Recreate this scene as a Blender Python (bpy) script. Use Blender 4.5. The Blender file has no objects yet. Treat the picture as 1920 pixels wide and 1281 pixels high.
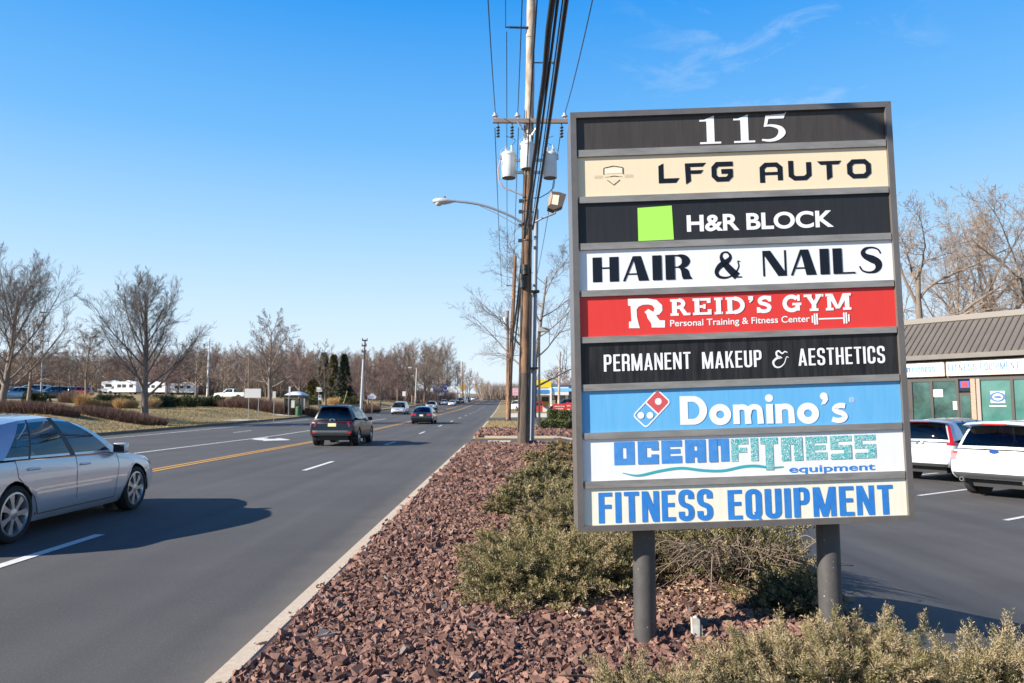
import bpy, bmesh, math, random
import numpy as np
from mathutils import Vector, Matrix
rad = math.radians
scn = bpy.context.scene
COL = scn.collection

# ------------------------------------------------------------ camera
F = 1380.0                                    # focal length in photo pixels (1920 wide)
PITCH = math.atan(124/F)
YAW = math.atan(13/(F/math.cos(PITCH)))
EYE = np.array([0, 0, 1.55])
cam = bpy.data.cameras.new('camera')
cam.sensor_width = 36.0
cam.lens = 36.0*F/1920
cam.clip_start = 0.1
cam.clip_end = 6000
cam.dof.use_dof = True
cam.dof.focus_distance = 4.7
cam.dof.aperture_fstop = 6.0
scn.cycles.use_denoising = True
camo = bpy.data.objects.new('camera', cam)
camo.location = EYE
camo.rotation_euler = (math.pi/2+PITCH, 0, -YAW)
COL.objects.link(camo)
scn.camera = camo

# ------------------------------------------------------------ sun and sky
SUN_AZ, SUN_EL = 22.0, 27.0                   # light travels to the right (+X), a little away (+Y)
sd = Vector((math.cos(rad(SUN_AZ))*math.cos(rad(SUN_EL)), math.sin(rad(SUN_AZ))*math.cos(rad(SUN_EL)), -math.sin(rad(SUN_EL))))
sl = bpy.data.lights.new('sun', 'SUN')
sl.energy = 5.0
sl.angle = rad(0.5)
sl.color = (1.0, 0.93, 0.82)
so = bpy.data.objects.new('sun', sl)
so.rotation_euler = sd.to_track_quat('-Z', 'Y').to_euler()
so.location = (-40, -15, 40)
COL.objects.link(so)

scn.view_settings.view_transform = 'Standard'
scn.view_settings.look = 'None'
scn.view_settings.exposure = 0.92
scn.view_settings.gamma = 1.0

w = bpy.data.worlds.new('World')
scn.world = w
w.use_nodes = True
nt = w.node_tree
N = nt.nodes
LK = nt.links
bg = N['Background']
bg.inputs['Strength'].default_value = 0.1
sky = N.new('ShaderNodeTexSky')
sky.sky_type = 'NISHITA'
sky.sun_disc = False
sky.sun_elevation = rad(SUN_EL)
sky.sun_rotation = math.atan2(-sd.x, -sd.y)
sky.air_density = 1.0
sky.dust_density = 0.6
sky.ozone_density = 2.0
hs = N.new('ShaderNodeHueSaturation')
hs.inputs['Saturation'].default_value = 1.25
hs.inputs['Value'].default_value = 1.0
LK.new(sky.outputs[0], hs.inputs['Color'])
# clear winter air: pale at the horizon, deep blue overhead, by height only
tcs = N.new('ShaderNodeTexCoord')
sxyz = N.new('ShaderNodeSeparateXYZ')
LK.new(tcs.outputs['Generated'], sxyz.inputs[0])
rs = N.new('ShaderNodeValToRGB')
def lin(c): return tuple(((v/255+.055)/1.055)**2.4 if v > 10 else v/255/12.92 for v in c)
stops = [(0, (232, 242, 252)), (.06, (222, 239, 254)), (.13, (204, 231, 253)), (.22, (170, 215, 252)), (.34, (116, 187, 248)), (.5, (50, 154, 240)), (.70, (14, 74, 160)), (1, (6, 34, 96))]
while len(rs.color_ramp.elements) < len(stops): rs.color_ramp.elements.new(.5)
for e_, (p_, c_) in zip(rs.color_ramp.elements, stops):
    e_.position = p_
    e_.color = (*lin(c_), 1)
LK.new(sxyz.outputs[2], rs.inputs[0])
sc_ = N.new('ShaderNodeVectorMath')
sc_.operation = 'SCALE'
sc_.inputs['Scale'].default_value = 5.75
LK.new(rs.outputs[0], sc_.inputs[0])
mxs_ = N.new('ShaderNodeMix')
mxs_.data_type = 'RGBA'
mxs_.inputs[0].default_value = .93
LK.new(hs.outputs[0], mxs_.inputs[6])
LK.new(sc_.outputs[0], mxs_.inputs[7])
# thin wisps of cirrus high on the right
tc = N.new('ShaderNodeTexCoord')
mp = N.new('ShaderNodeMapping')
mp.inputs['Rotation'].default_value = (0.2, 0.5, 0.5)
mp.inputs['Scale'].default_value = (3.0, 4.0, 9.0)
n1 = N.new('ShaderNodeTexNoise')
n1.inputs['Scale'].default_value = 2.6
n1.inputs['Detail'].default_value = 9
n1.inputs['Roughness'].default_value = 0.62
n1.inputs['Distortion'].default_value = 0.9
LK.new(tc.outputs['Generated'], mp.inputs[0])
LK.new(mp.outputs[0], n1.inputs['Vector'])
cr = N.new('ShaderNodeValToRGB')
cr.color_ramp.elements[0].position = 0.50
cr.color_ramp.elements[1].position = 0.74
LK.new(n1.outputs[0], cr.inputs[0])
dp = N.new('ShaderNodeVectorMath')
dp.operation = 'DISTANCE'
cdir = Vector((0.31, 0.84, 0.42)).normalized()
dp.inputs[1].default_value = cdir
LK.new(tc.outputs['Generated'], dp.inputs[0])
mr = N.new('ShaderNodeMapRange')
mr.inputs['From Min'].default_value = 0.24
mr.inputs['From Max'].default_value = 0.04
mr.interpolation_type = 'SMOOTHSTEP'
LK.new(dp.outputs['Value'], mr.inputs['Value'])
mu = N.new('ShaderNodeMath')
mu.operation = 'MULTIPLY'
LK.new(cr.outputs[0], mu.inputs[0])
LK.new(mr.outputs[0], mu.inputs[1])
mu2 = N.new('ShaderNodeMath')
mu2.operation = 'MULTIPLY'
mu2.inputs[1].default_value = 0.26
LK.new(mu.outputs[0], mu2.inputs[0])
mx = N.new('ShaderNodeMix')
mx.data_type = 'RGBA'
mx.inputs[7].default_value = (5.0, 5.3, 5.6, 1)
LK.new(mu2.outputs[0], mx.inputs[0])
LK.new(mxs_.outputs[2], mx.inputs[6])
LK.new(mx.outputs[2], bg.inputs['Color'])

# ------------------------------------------------------------ photo geometry -> world points
_f = np.array([math.sin(YAW)*math.cos(PITCH), math.cos(YAW)*math.cos(PITCH), math.sin(PITCH)])
_r = np.array([math.cos(YAW), -math.sin(YAW), 0])
_u = np.cross(_r, _f)
def ray(x, y):
    return _f+_r*(x-960)/F+_u*(640.5-y)/F
def atY(x, y, Y):
    d = ray(x, y)
    return EYE+d*(Y/d[1])
def xat(x, Y):
    return float(atY(x, 760, Y)[0])

# ------------------------------------------------------------ terrain
_ry = [-100, 0, 40, 60, 87, 121, 142, 180, 252, 400, 500, 700, 1000, 1600, 4000]
_rz = [0, 0, 0.02, .2, .5, .87, 1.2, 1.9, 3.4, 6.6, 8.8, 13.5, 19, 24, 30]
def R(Y):
    return np.interp(Y, _ry, _rz)
def sst(a, b, x):
    t = np.clip((x-a)/(b-a), 0, 1)
    return t*t*(3-2*t)
KL, KR = -22.0, -1.575
def H(X, Y, sheet=False):
    X = np.asarray(X, float)
    Y = np.asarray(Y, float)
    r = R(Y)
    d = KL-X
    left = r+.15+np.interp(d, [0, 2.5, 7, 15, 32, 60, 120, 400, 1500], [0, .06, .85, 1.15, 1.75, 2.6, 4, 8, 10])
    base = .12-.10*sst(29.0, 29.6, Y)*(1-sst(36.0, 36.6, Y))
    drop = sst(2.2, 5.4, X)*.57*(1-sst(30, 50, Y))
    right = r+base-drop
    z = np.where(X < KL, left, np.where(X > KR, right, r-(.08 if sheet else 0)))
    return z
def Hz(X, Y):
    return float(H(X, Y))

# ------------------------------------------------------------ object helpers
def put(o, label=None, cat=None, group=None, kind=None):
    if label: o['label'] = label
    if cat: o['category'] = cat
    if group: o['group'] = group
    if kind: o['kind'] = kind
    return o
def thing(name, label, cat, loc=(0, 0, 0), rz=0.0, group=None):
    o = bpy.data.objects.new(name, None)
    o.empty_display_size = .2
    o.location = loc
    o.rotation_euler = (0, 0, rz)
    COL.objects.link(o)
    return put(o, label, cat, group)
def copy_tree(o, parent=None):
    c = o.copy()
    COL.objects.link(c)
    if parent is not None:
        c.parent = parent
    for ch in list(o.children):
        copy_tree(ch, c)
    return c
class MB:
    def __init__(s):
        s.v, s.f, s.m = [], [], []
    def add(s, vs, fs, mi=0):
        b = len(s.v)
        s.v.extend([tuple(map(float, p)) for p in vs])
        s.f.extend([tuple(i+b for i in f) for f in fs])
        s.m.extend([mi]*len(fs))
        return s
    def box(s, x0, x1, y0, y1, z0, z1, mi=0, fn=None):
        vs = [(x, y, z) for z in (z0, z1) for y in (y0, y1) for x in (x0, x1)]
        if fn: vs = [fn(*p) for p in vs]
        return s.add(vs, [(0, 2, 3, 1), (4, 5, 7, 6), (0, 1, 5, 4), (2, 6, 7, 3), (0, 4, 6, 2), (1, 3, 7, 5)], mi)
    def bbox(s, x0, x1, y0, y1, z0, z1, b=.01, mi=0):
        """box with chamfered edges"""
        cx, cy, cz = (x0+x1)/2, (y0+y1)/2, (z0+z1)/2
        bm = bmesh.new()
        bmesh.ops.create_cube(bm, size=1)
        for v in bm.verts:
            v.co = Vector((cx+v.co.x*(x1-x0), cy+v.co.y*(y1-y0), cz+v.co.z*(z1-z0)))
        bmesh.ops.bevel(bm, geom=bm.edges[:], offset=b, segments=2, affect='EDGES', profile=.6)
        bm.verts.index_update()
        s.add([v.co for v in bm.verts], [[v.index for v in f.verts] for f in bm.faces], mi)
        bm.free()
        return s
    def tube(s, pts, rads, n=6, mi=0, cap=True):
        pts = [np.asarray(p, float) for p in pts]
        if not hasattr(rads, '__len__'): rads = [rads]*len(pts)
        b = len(s.v)
        t0 = pts[1]-pts[0]
        t0 = t0/(np.linalg.norm(t0)+1e-12)
        a = np.array([1., 0, 0]) if abs(t0[0]) < .8 else np.array([0, 1., 0])
        a = a-t0*(a@t0)
        a /= np.linalg.norm(a)
        k = len(pts)
        for i, p in enumerate(pts):
            t = (pts[min(i+1, k-1)]-pts[max(i-1, 0)])
            t = t/(np.linalg.norm(t)+1e-12)
            a = a-t*(a@t)
            a /= (np.linalg.norm(a)+1e-12)
            c = np.cross(t, a)
            for j in range(n):
                q = 2*math.pi*j/n
                s.v.append(tuple(p+rads[i]*(a*math.cos(q)+c*math.sin(q))))
        for i in range(k-1):
            for j in range(n):
                j2 = (j+1) % n
                s.f.append((b+i*n+j, b+i*n+j2, b+(i+1)*n+j2, b+(i+1)*n+j))
                s.m.append(mi)
        if cap:
            s.f.append(tuple(b+j for j in reversed(range(n))))
            s.f.append(tuple(b+(k-1)*n+j for j in range(n)))
            s.m += [mi, mi]
        return s
    def lathe(s, prof, n=16, c=(0, 0, 0), axis='z', mi=0):
        b = len(s.v)
        for r, h in prof:
            for j in range(n):
                q = 2*math.pi*j/n
                x, y = r*math.cos(q), r*math.sin(q)
                p = (x, y, h) if axis == 'z' else ((h, x, y) if axis == 'x' else (x, h, y))
                s.v.append((p[0]+c[0], p[1]+c[1], p[2]+c[2]))
        for i in range(len(prof)-1):
            for j in range(n):
                j2 = (j+1) % n
                s.f.append((b+i*n+j, b+i*n+j2, b+(i+1)*n+j2, b+(i+1)*n+j))
                s.m.append(mi)
        return s
    def grid(s, fn, nu, nv, mi=0):
        vs = [fn(i/nu, j/nv) for i in range(nu+1) for j in range(nv+1)]
        fs = [(i*(nv+1)+j, (i+1)*(nv+1)+j, (i+1)*(nv+1)+j+1, i*(nv+1)+j+1) for i in range(nu) for j in range(nv)]
        return s.add(vs, fs, mi)
    def prism(s, pts, h0, h1, fn, mi=0):
        """2-D outline extruded between depths h0 and h1; fn(u, v, h) -> xyz"""
        n = len(pts)
        vs = [fn(u, v, h0) for u, v in pts]+[fn(u, v, h1) for u, v in pts]
        fs = [tuple(range(n)), tuple(range(2*n-1, n-1, -1))]
        fs += [(i, i+n, (i+1) % n+n, (i+1) % n) for i in range(n)]
        return s.add(vs, fs, mi)
    def build(s, name, mats, parent=None, loc=(0, 0, 0), smooth=None, fix=True, rz=0.0):
        me = bpy.data.meshes.new(name)
        me.from_pydata(s.v, [], s.f)
        mats = mats if isinstance(mats, (list, tuple)) else [mats]
        for m in mats: me.materials.append(m)
        if len(mats) > 1: me.polygons.foreach_set('material_index', s.m)
        if fix:
            bm = bmesh.new()
            bm.from_mesh(me)
            bmesh.ops.recalc_face_normals(bm, faces=bm.faces[:])
            bm.to_mesh(me)
            bm.free()
        if smooth is not None:
            me.shade_smooth()
            if smooth < 180: me.set_sharp_from_angle(angle=rad(smooth))
        me.update()
        o = bpy.data.objects.new(name, me)
        o.location = loc
        o.rotation_euler = (0, 0, rz)
        COL.objects.link(o)
        if parent is not None: o.parent = parent
        return o
def build_np(name, V, Fc, mats, parent=None, loc=(0, 0, 0), mi=None, smooth=False):
    V = np.asarray(V, np.float32)
    Fc = np.asarray(Fc, np.int32)
    me = bpy.data.meshes.new(name)
    k = Fc.shape[1]
    me.vertices.add(len(V))
    me.vertices.foreach_set('co', V.ravel())
    me.loops.add(Fc.size)
    me.loops.foreach_set('vertex_index', Fc.ravel())
    me.polygons.add(len(Fc))
    me.polygons.foreach_set('loop_start', np.arange(0, Fc.size, k, dtype=np.int32))
    for m in (mats if isinstance(mats, (list, tuple)) else [mats]): me.materials.append(m)
    if mi is not None: me.polygons.foreach_set('material_index', np.asarray(mi, np.int32))
    me.polygons.foreach_set('use_smooth', np.full(len(Fc), bool(smooth)))
    me.update(calc_edges=True)
    me.validate()
    o = bpy.data.objects.new(name, me)
    o.location = loc
    COL.objects.link(o)
    if parent is not None: o.parent = parent
    return o
def sheet(name, mat, X, Y, off=0.0, zf=H, label=None, kind='structure'):
    """terrain-following sheet on a rectilinear grid"""
    X = np.asarray(X, float)
    Y = np.asarray(Y, float)
    gx, gy = np.meshgrid(X, Y)
    z = zf(gx, gy)+off
    V = np.stack([gx, gy, z], -1).reshape(-1, 3)
    nx, ny = len(X), len(Y)
    i, j = np.meshgrid(np.arange(nx-1), np.arange(ny-1))
    a = (j*nx+i).ravel()
    o = build_np(name, V, np.stack([a, a+1, a+nx+1, a+nx], 1), mat, smooth=True)
    return put(o, kind=kind)

# ------------------------------------------------------------ materials
MC = {}
def mat(name, col, rough=.6, metal=0., var=None, vscale=3., bump=0., bscale=40., coat=0., spec=.5, isl=None, stretch=None, detail=6, emit=None, obj=True):
    """principled material; var = second colour mixed in by noise, isl = second colour mixed per mesh island"""
    if name in MC: return MC[name]
    m = bpy.data.materials.new(name)
    m.use_nodes = True
    n, l = m.node_tree.nodes, m.node_tree.links
    b = n['Principled BSDF']
    b.inputs['Base Color'].default_value = (*col, 1)
    b.inputs['Roughness'].default_value = rough
    b.inputs['Metallic'].default_value = metal
    b.inputs['Coat Weight'].default_value = coat
    b.inputs['Coat Roughness'].default_value = .04
    b.inputs['Specular IOR Level'].default_value = spec
    tcn = n.new('ShaderNodeTexCoord')
    src = tcn.outputs['Object']
    if stretch:
        mpn = n.new('ShaderNodeMapping')
        mpn.inputs['Scale'].default_value = stretch
        l.new(src, mpn.inputs[0])
        src = mpn.outputs[0]
    cur = None
    if var:
        nz = n.new('ShaderNodeTexNoise')
        nz.inputs['Scale'].default_value = vscale
        nz.inputs['Detail'].default_value = detail
        nz.inputs['Roughness'].default_value = .65
        l.new(src, nz.inputs['Vector'])
        rp = n.new('ShaderNodeValToRGB')
        rp.color_ramp.elements[0].position = .35
        rp.color_ramp.elements[1].position = .65
        l.new(nz.outputs[0], rp.inputs[0])
        mxn = n.new('ShaderNodeMix')
        mxn.data_type = 'RGBA'
        mxn.inputs[6].default_value = (*col, 1)
        mxn.inputs[7].default_value = (*var, 1)
        l.new(rp.outputs[0], mxn.inputs[0])
        cur = mxn.outputs[2]
    if isl:
        g = n.new('ShaderNodeNewGeometry')
        mxi = n.new('ShaderNodeMix')
        mxi.data_type = 'RGBA'
        if cur: l.new(cur, mxi.inputs[6])
        else: mxi.inputs[6].default_value = (*col, 1)
        mxi.inputs[7].default_value = (*isl, 1)
        l.new(g.outputs['Random Per Island'], mxi.inputs[0])
        cur = mxi.outputs[2]
    if cur: l.new(cur, b.inputs['Base Color'])
    if bump:
        nb = n.new('ShaderNodeTexNoise')
        nb.inputs['Scale'].default_value = bscale
        nb.inputs['Detail'].default_value = 5
        l.new(src, nb.inputs['Vector'])
        bp = n.new('ShaderNodeBump')
        bp.inputs['Strength'].default_value = bump
        bp.inputs['Distance'].default_value = .02
        l.new(nb.outputs[0], bp.inputs['Height'])
        l.new(bp.outputs[0], b.inputs['Normal'])
    if emit:
        b.inputs['Emission Color'].default_value = (*emit, 1)
        b.inputs['Emission Strength'].default_value = 1.0
    MC[name] = m
    return m
def glass_mat(name, tint, refl=(1, 1, 1), base=.04):
    if name in MC: return MC[name]
    m = bpy.data.materials.new(name)
    m.use_nodes = True
    n, l = m.node_tree.nodes, m.node_tree.links
    n.remove(n['Principled BSDF'])
    t = n.new('ShaderNodeBsdfTransparent')
    t.inputs[0].default_value = (*tint, 1)
    g = n.new('ShaderNodeBsdfGlossy')
    g.inputs[0].default_value = (*refl, 1)
    g.inputs['Roughness'].default_value = .02
    fr = n.new('ShaderNodeFresnel')
    fr.inputs[0].default_value = 1.5
    ad = n.new('ShaderNodeMath')
    ad.operation = 'ADD'
    ad.use_clamp = True
    ad.inputs[1].default_value = base
    l.new(fr.outputs[0], ad.inputs[0])
    mxs = n.new('ShaderNodeMixShader')
    l.new(ad.outputs[0], mxs.inputs[0])
    l.new(t.outputs[0], mxs.inputs[1])
    l.new(g.outputs[0], mxs.inputs[2])
    l.new(mxs.outputs[0], n['Material Output'].inputs[0])
    MC[name] = m
    return m

# ------------------------------------------------------------ ground, road, markings
def asphalt(name, c1, c2, fleck, gutter=False, big=.25):
    m = mat(name, c1, .85, var=c2, vscale=big, detail=4)
    n, l = m.node_tree.nodes, m.node_tree.links
    b = n['Principled BSDF']
    cur = b.inputs['Base Color'].links[0].from_socket
    tcn = n.new('ShaderNodeTexCoord')
    v = n.new('ShaderNodeTexNoise')
    v.inputs['Scale'].default_value = 70
    v.inputs['Detail'].default_value = 6
    v.inputs['Roughness'].default_value = .8
    l.new(tcn.outputs['Object'], v.inputs['Vector'])
    rp = n.new('ShaderNodeValToRGB')
    rp.color_ramp.elements[0].position = .55
    rp.color_ramp.elements[1].position = .75
    l.new(v.outputs[0], rp.inputs[0])
    mxn = n.new('ShaderNodeMix')
    mxn.data_type = 'RGBA'
    mxn.inputs[7].default_value = (*fleck, 1)
    l.new(rp.outputs[0], mxn.inputs[0])
    l.new(cur, mxn.inputs[6])
    cur = mxn.outputs[2]
    # lengthwise wheel-track streaks
    mpn = n.new('ShaderNodeMapping')
    mpn.inputs['Scale'].default_value = (1.6, .03, 1)
    l.new(tcn.outputs['Object'], mpn.inputs[0])
    v2 = n.new('ShaderNodeTexNoise')
    v2.inputs['Scale'].default_value = 1.0
    v2.inputs['Detail'].default_value = 5
    l.new(mpn.outputs[0], v2.inputs['Vector'])
    r2 = n.new('ShaderNodeMapRange')
    r2.inputs['From Min'].default_value = .3
    r2.inputs['From Max'].default_value = .7
    r2.inputs['To Min'].default_value = .82
    r2.inputs['To Max'].default_value = 1.18
    l.new(v2.outputs[0], r2.inputs['Value'])
    mm = n.new('ShaderNodeMix')
    mm.data_type = 'RGBA'
    mm.blend_type = 'MULTIPLY'
    mm.inputs[0].default_value = 1
    l.new(cur, mm.inputs[6])
    l.new(r2.outputs[0], mm.inputs[7])
    cur = mm.outputs[2]
    if gutter:      # pale grit swept against the near kerb
        sx = n.new('ShaderNodeSeparateXYZ')
        l.new(tcn.outputs['Object'], sx.inputs[0])
        nz = n.new('ShaderNodeTexNoise')
        nz.inputs['Scale'].default_value = 2.2
        nz.inputs['Detail'].default_value = 8
        l.new(tcn.outputs['Object'], nz.inputs['Vector'])
        ad = n.new('ShaderNodeMath')
        ad.operation = 'MULTIPLY_ADD'
        ad.inputs[1].default_value = .5
        l.new(nz.outputs[0], ad.inputs[0])
        l.new(sx.outputs[0], ad.inputs[2])
        r3 = n.new('ShaderNodeMapRange')
        r3.inputs['From Min'].default_value = -1.80
        r3.inputs['From Max'].default_value = -1.30
        r3.inputs['To Max'].default_value = .4
        l.new(ad.outputs[0], r3.inputs['Value'])
        mg = n.new('ShaderNodeMix')
        mg.data_type = 'RGBA'
        mg.inputs[7].default_value = (.22, .19, .155, 1)
        l.new(r3.outputs[0], mg.inputs[0])
        l.new(cur, mg.inputs[6])
        cur = mg.outputs[2]
    l.new(cur, b.inputs['Base Color'])
    nb = n.new('ShaderNodeBump')
    nb.inputs['Strength'].default_value = .5
    nb.inputs['Distance'].default_value = .006
    l.new(v.outputs[0], nb.inputs['Height'])
    l.new(nb.outputs[0], b.inputs['Normal'])
    return m
M_road = asphalt('asphalt_road', (.061, .058, .057), (.080, .076, .074), (.21, .21, .21), gutter=True)
M_lot = asphalt('asphalt_lot', (.064, .060, .059), (.083, .078, .074), (.2, .2, .2), big=.5)
M_grass = mat('dry_grass', (.33, .225, .10), .95, var=(.20, .165, .070), vscale=.32, bump=.6, bscale=14, isl=None, detail=9)
M_conc = mat('concrete', (.42, .37, .30), .9, var=(.50, .46, .39), vscale=9, bump=.3, bscale=120)
M_kerb = mat('kerb_concrete', (.56, .44, .32), .9, var=(.64, .54, .42), vscale=22, bump=.5, bscale=160, detail=10)
M_white = mat('road_paint_white', (.74, .74, .72), .7, var=(.60, .60, .58), vscale=16)
M_yellow = mat('road_paint_yellow', (.72, .37, .055), .7, var=(.60, .31, .06), vscale=14)
M_soil = mat('bed_soil', (.085, .045, .038), .95, var=(.14, .075, .06), vscale=14, bump=1, bscale=60)

gx = np.unique(np.concatenate([np.linspace(-1600, -300, 12), np.linspace(-300, -60, 16), np.linspace(-60, -22.4, 40),
    [KL-.02, KL+.02, -16, -10, -5, KR-.02, KR+.02], np.linspace(-1.4, 8, 24), np.linspace(9, 60, 26), np.linspace(65, 300, 14), np.linspace(330, 1600, 10)]))
gy = np.unique(np.concatenate([np.linspace(-60, 0, 8), np.linspace(0, 60, 90), np.linspace(61, 260, 100), np.linspace(265, 1000, 60), np.linspace(1050, 4000, 20)]))
sheet('ground', M_grass, gx, gy, zf=lambda a, b: H(a, b, True))
ry = np.unique(np.concatenate([np.linspace(-40, 60, 60), np.linspace(61, 260, 100), np.linspace(265, 1200, 100)]))
sheet('road', M_road, np.linspace(KL, KR, 12), ry)
def strip(mb, x0, x1, y0, y1, off=.006):
    ys = np.linspace(y0, y1, max(2, int((y1-y0)/4)+1))
    for a, b in zip(ys[:-1], ys[1:]):
        mb.add([(x0, a, R(a)+off), (x1, a, R(a)+off), (x1, b, R(b)+off), (x0, b, R(b)+off)], [(0, 1, 2, 3)])
mb = MB()
LW = .13
y0 = 4.9
for k in range(-1, 36):                     # broken line between the two near lanes
    strip(mb, -4.94-.065, -4.94+.065, 6.15+12.19*k, 9.2+12.19*k)
for k in range(0, 30):
    strip(mb, -16.25-.065, -16.25+.065, 44.5+12.19*k, 47.6+12.19*k)
strip(mb, -12.5-.07, -12.5+.07, 8, 78)
strip(mb, -19.85-.07, -19.85+.07, 10, 75)
for a, b in ((84, 92), (100, 108)): strip(mb, -19.85-.07, -19.85+.07, a, b)
for k in range(0, 20): strip(mb, -12.5-.065, -12.5+.065, 330+12.19*k, 333+12.19*k)
o = mb.build('lane_marking', M_white, fix=False)
put(o, kind='structure')
mb = MB()
for c in (-8.66,):
    strip(mb, c-.19, c-.07, -20, 420)
    strip(mb, c+.07, c+.19, -20, 420)
for c in (-11.4,):
    strip(mb, c-.19, c-.07, 96, 420)
    strip(mb, c+.07, c+.19, 96, 420)
o = mb.build('centre_line', M_yellow, fix=False)
put(o, kind='structure')
# turn arrow in the middle lane: head to the left, straight head away
mb = MB()
def gnd(x, y):
    d = ray(x, y)
    return EYE+d*((.0-EYE[2])/d[2])
ar = [gnd(x, y)[:2] for x, y in ((470.5, 824.6), (480, 823.1), (502.5, 821.4), (503, 822.4), (494.5, 824.2), (515, 824.0), (521, 822.8), (526, 822.9), (544.5, 825.6), (540, 826.4), (514, 827.0), (494.5, 827.8), (493, 826.6), (484, 826.2))]
mb.add([(x, y, R(y)+.007) for x, y in ar], [tuple(range(len(ar)))])
put(mb.build('turn_arrow', M_white, fix=False), kind='structure')

def kerb(name, x0, x1, y0, y1, h=.13, mi=None):
    mb = MB()
    ys = np.arange(y0, y1+.01, 2.0 if y1 < 120 else 5.0)
    b = .02
    rng = random.Random(3)
    for a, c in zip(ys[:-1], ys[1:]):
        prof = [(x0, -.05), (x0, h-b), (x0+b, h), (x1-b, h), (x1, h-b), (x1, -.05)]
        g = .006
        va = [(x, a+g, R(a)+z) for x, z in prof]
        vc = [(x, c, R(c)+z) for x, z in prof]
        n = len(prof)
        mb.add(va+vc, [(i, i+1, i+1+n, i+n) for i in range(n-1)]+[tuple(range(n)), tuple(range(2*n-1, n-1, -1))])
    o = mb.build(name, M_kerb)
    return put(o, kind='structure')
kerb('kerb', KR, KR+.15, -6, 28)
kerb('kerb', KR, KR+.15, 37, 64)
kerb('kerb', KR, KR+.15, 78, 260)
M_kerbd = mat('kerb_dark', (.10, .09, .085), .9, var=(.2, .18, .15), vscale=5)
o = kerb('kerb', KL-.15, KL, 20, 260, .15)
o.data.materials[0] = M_kerbd
# paved strips on the near side
sheet('parking_lot', M_lot, np.unique(np.concatenate([np.linspace(2.36, 8, 28), np.linspace(8.5, 60, 40)])), np.linspace(-8, 64, 110), .03)
sheet('driveway', M_lot, np.linspace(KR+.01, 2.35, 10), np.linspace(29.8, 35.8, 8), .02)
sheet('driveway', M_lot, np.linspace(KR+.01, 30, 30), np.linspace(66.5, 76, 8), .03)
sheet('concrete_apron', mat('pale_concrete', (.62, .57, .50), .9, var=(.55, .5, .43), vscale=3), np.linspace(.6, 40, 30), np.linspace(77, 99, 12), .035)
sheet('concrete_patch', mat('pale_concrete', (.62, .57, .50)), np.linspace(-.75, .25, 5), np.linspace(30.3, 33.6, 5), .032)
kerb('kerb', .8, 2.6, 35.9, 36.15, .1)
def edge_kerb(xa, xb, y):
    mb = MB()
    xs = np.linspace(xa, xb, 24)
    for a, b in zip(xs[:-1], xs[1:]):
        za, zb = Hz(a, 36.9), Hz(b, 36.9)
        mb.add([(a, y, za-.2), (b, y, zb-.2), (b, y, zb+.04), (a, y, za+.04), (a, y+.15, za+.04), (b, y+.15, zb+.04)], [(0, 1, 2, 3), (3, 2, 5, 4)])
    put(mb.build('kerb', M_kerb), kind='structure')
edge_kerb(-1.0, 12, 36.1)
# stalls in the parking lot
mb = MB()
def lotline(xa, ya, xb, yb, wd=.1):
    d = np.array([xb-xa, yb-ya])
    L = np.linalg.norm(d)
    d /= L
    nrm = np.array([-d[1], d[0]])*wd/2
    k = int(L/.7)+2
    for i in range(k-1):
        q = [np.array([xa, ya])+d*L*t for t in (i/(k-1), (i+1)/(k-1))]
        ps = [q[0]-nrm, q[0]+nrm, q[1]+nrm, q[1]-nrm]
        mb.add([(p[0], p[1], Hz(*p)+.037) for p in ps], [(0, 1, 2, 3)])
# concrete pads and path on the far verge
def pad(xa, xb, ya, yb):
    sheet('path', M_conc, np.linspace(xa, xb, 8), np.linspace(ya, yb, 8), .05)
ld = np.array([.835, .55])
for xs, ys in ((9.24, 16.6), (8.74, 13.0), (9.9, 20.2), (8.2, 9.6)):
    lotline(xs, ys, xs+ld[0]*5.2, ys+ld[1]*5.2)
put(mb.build('parking_line', M_white, fix=False), kind='structure')
pad(-23.9, -22.2, 62.5, 66.5)
pad(-25.2, -22.2, 80, 92)

# ------------------------------------------------------------ the tenant sign
SQ = dict(X=1.42526, Z=2.13509, W=2.009, H=2.587, roll=.033896, sh=-.011195, yw=-.01605, Y=4.45)
s_ax = np.array([math.cos(SQ['yw'])*math.cos(SQ['roll']), math.sin(SQ['yw'])*math.cos(SQ['roll']), math.sin(SQ['roll'])])
s_up = np.array([math.sin(SQ['sh']), 0, math.cos(SQ['sh'])])
s_n = np.cross(s_ax, s_up)
s_n = s_n/np.linalg.norm(s_n)
if s_n[1] < 0: s_n = -s_n
SW, SH = SQ['W'], SQ['H']
s_c = np.array([SQ['X'], SQ['Y'], SQ['Z']])
SROOT = np.array([SQ['X'], SQ['Y']+.2, .06])
def SP(u, v, d):
    """point on the sign: u across, v up from its lower left corner, d back from its front"""
    return tuple(s_c+s_ax*(u-SW/2)+s_up*(v-SH/2)+s_n*d-SROOT)
def suv(x, y, dep=.05):
    d = ray(x, y)
    o = s_c+s_n*dep
    t = ((o-EYE)@s_n)/(d@s_n)
    P = EYE+d*t-o
    s = np.linalg.lstsq(np.stack([s_ax, s_up], 1), P, rcond=None)[0]
    return s[0]+SW/2, s[1]+SH/2

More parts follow.
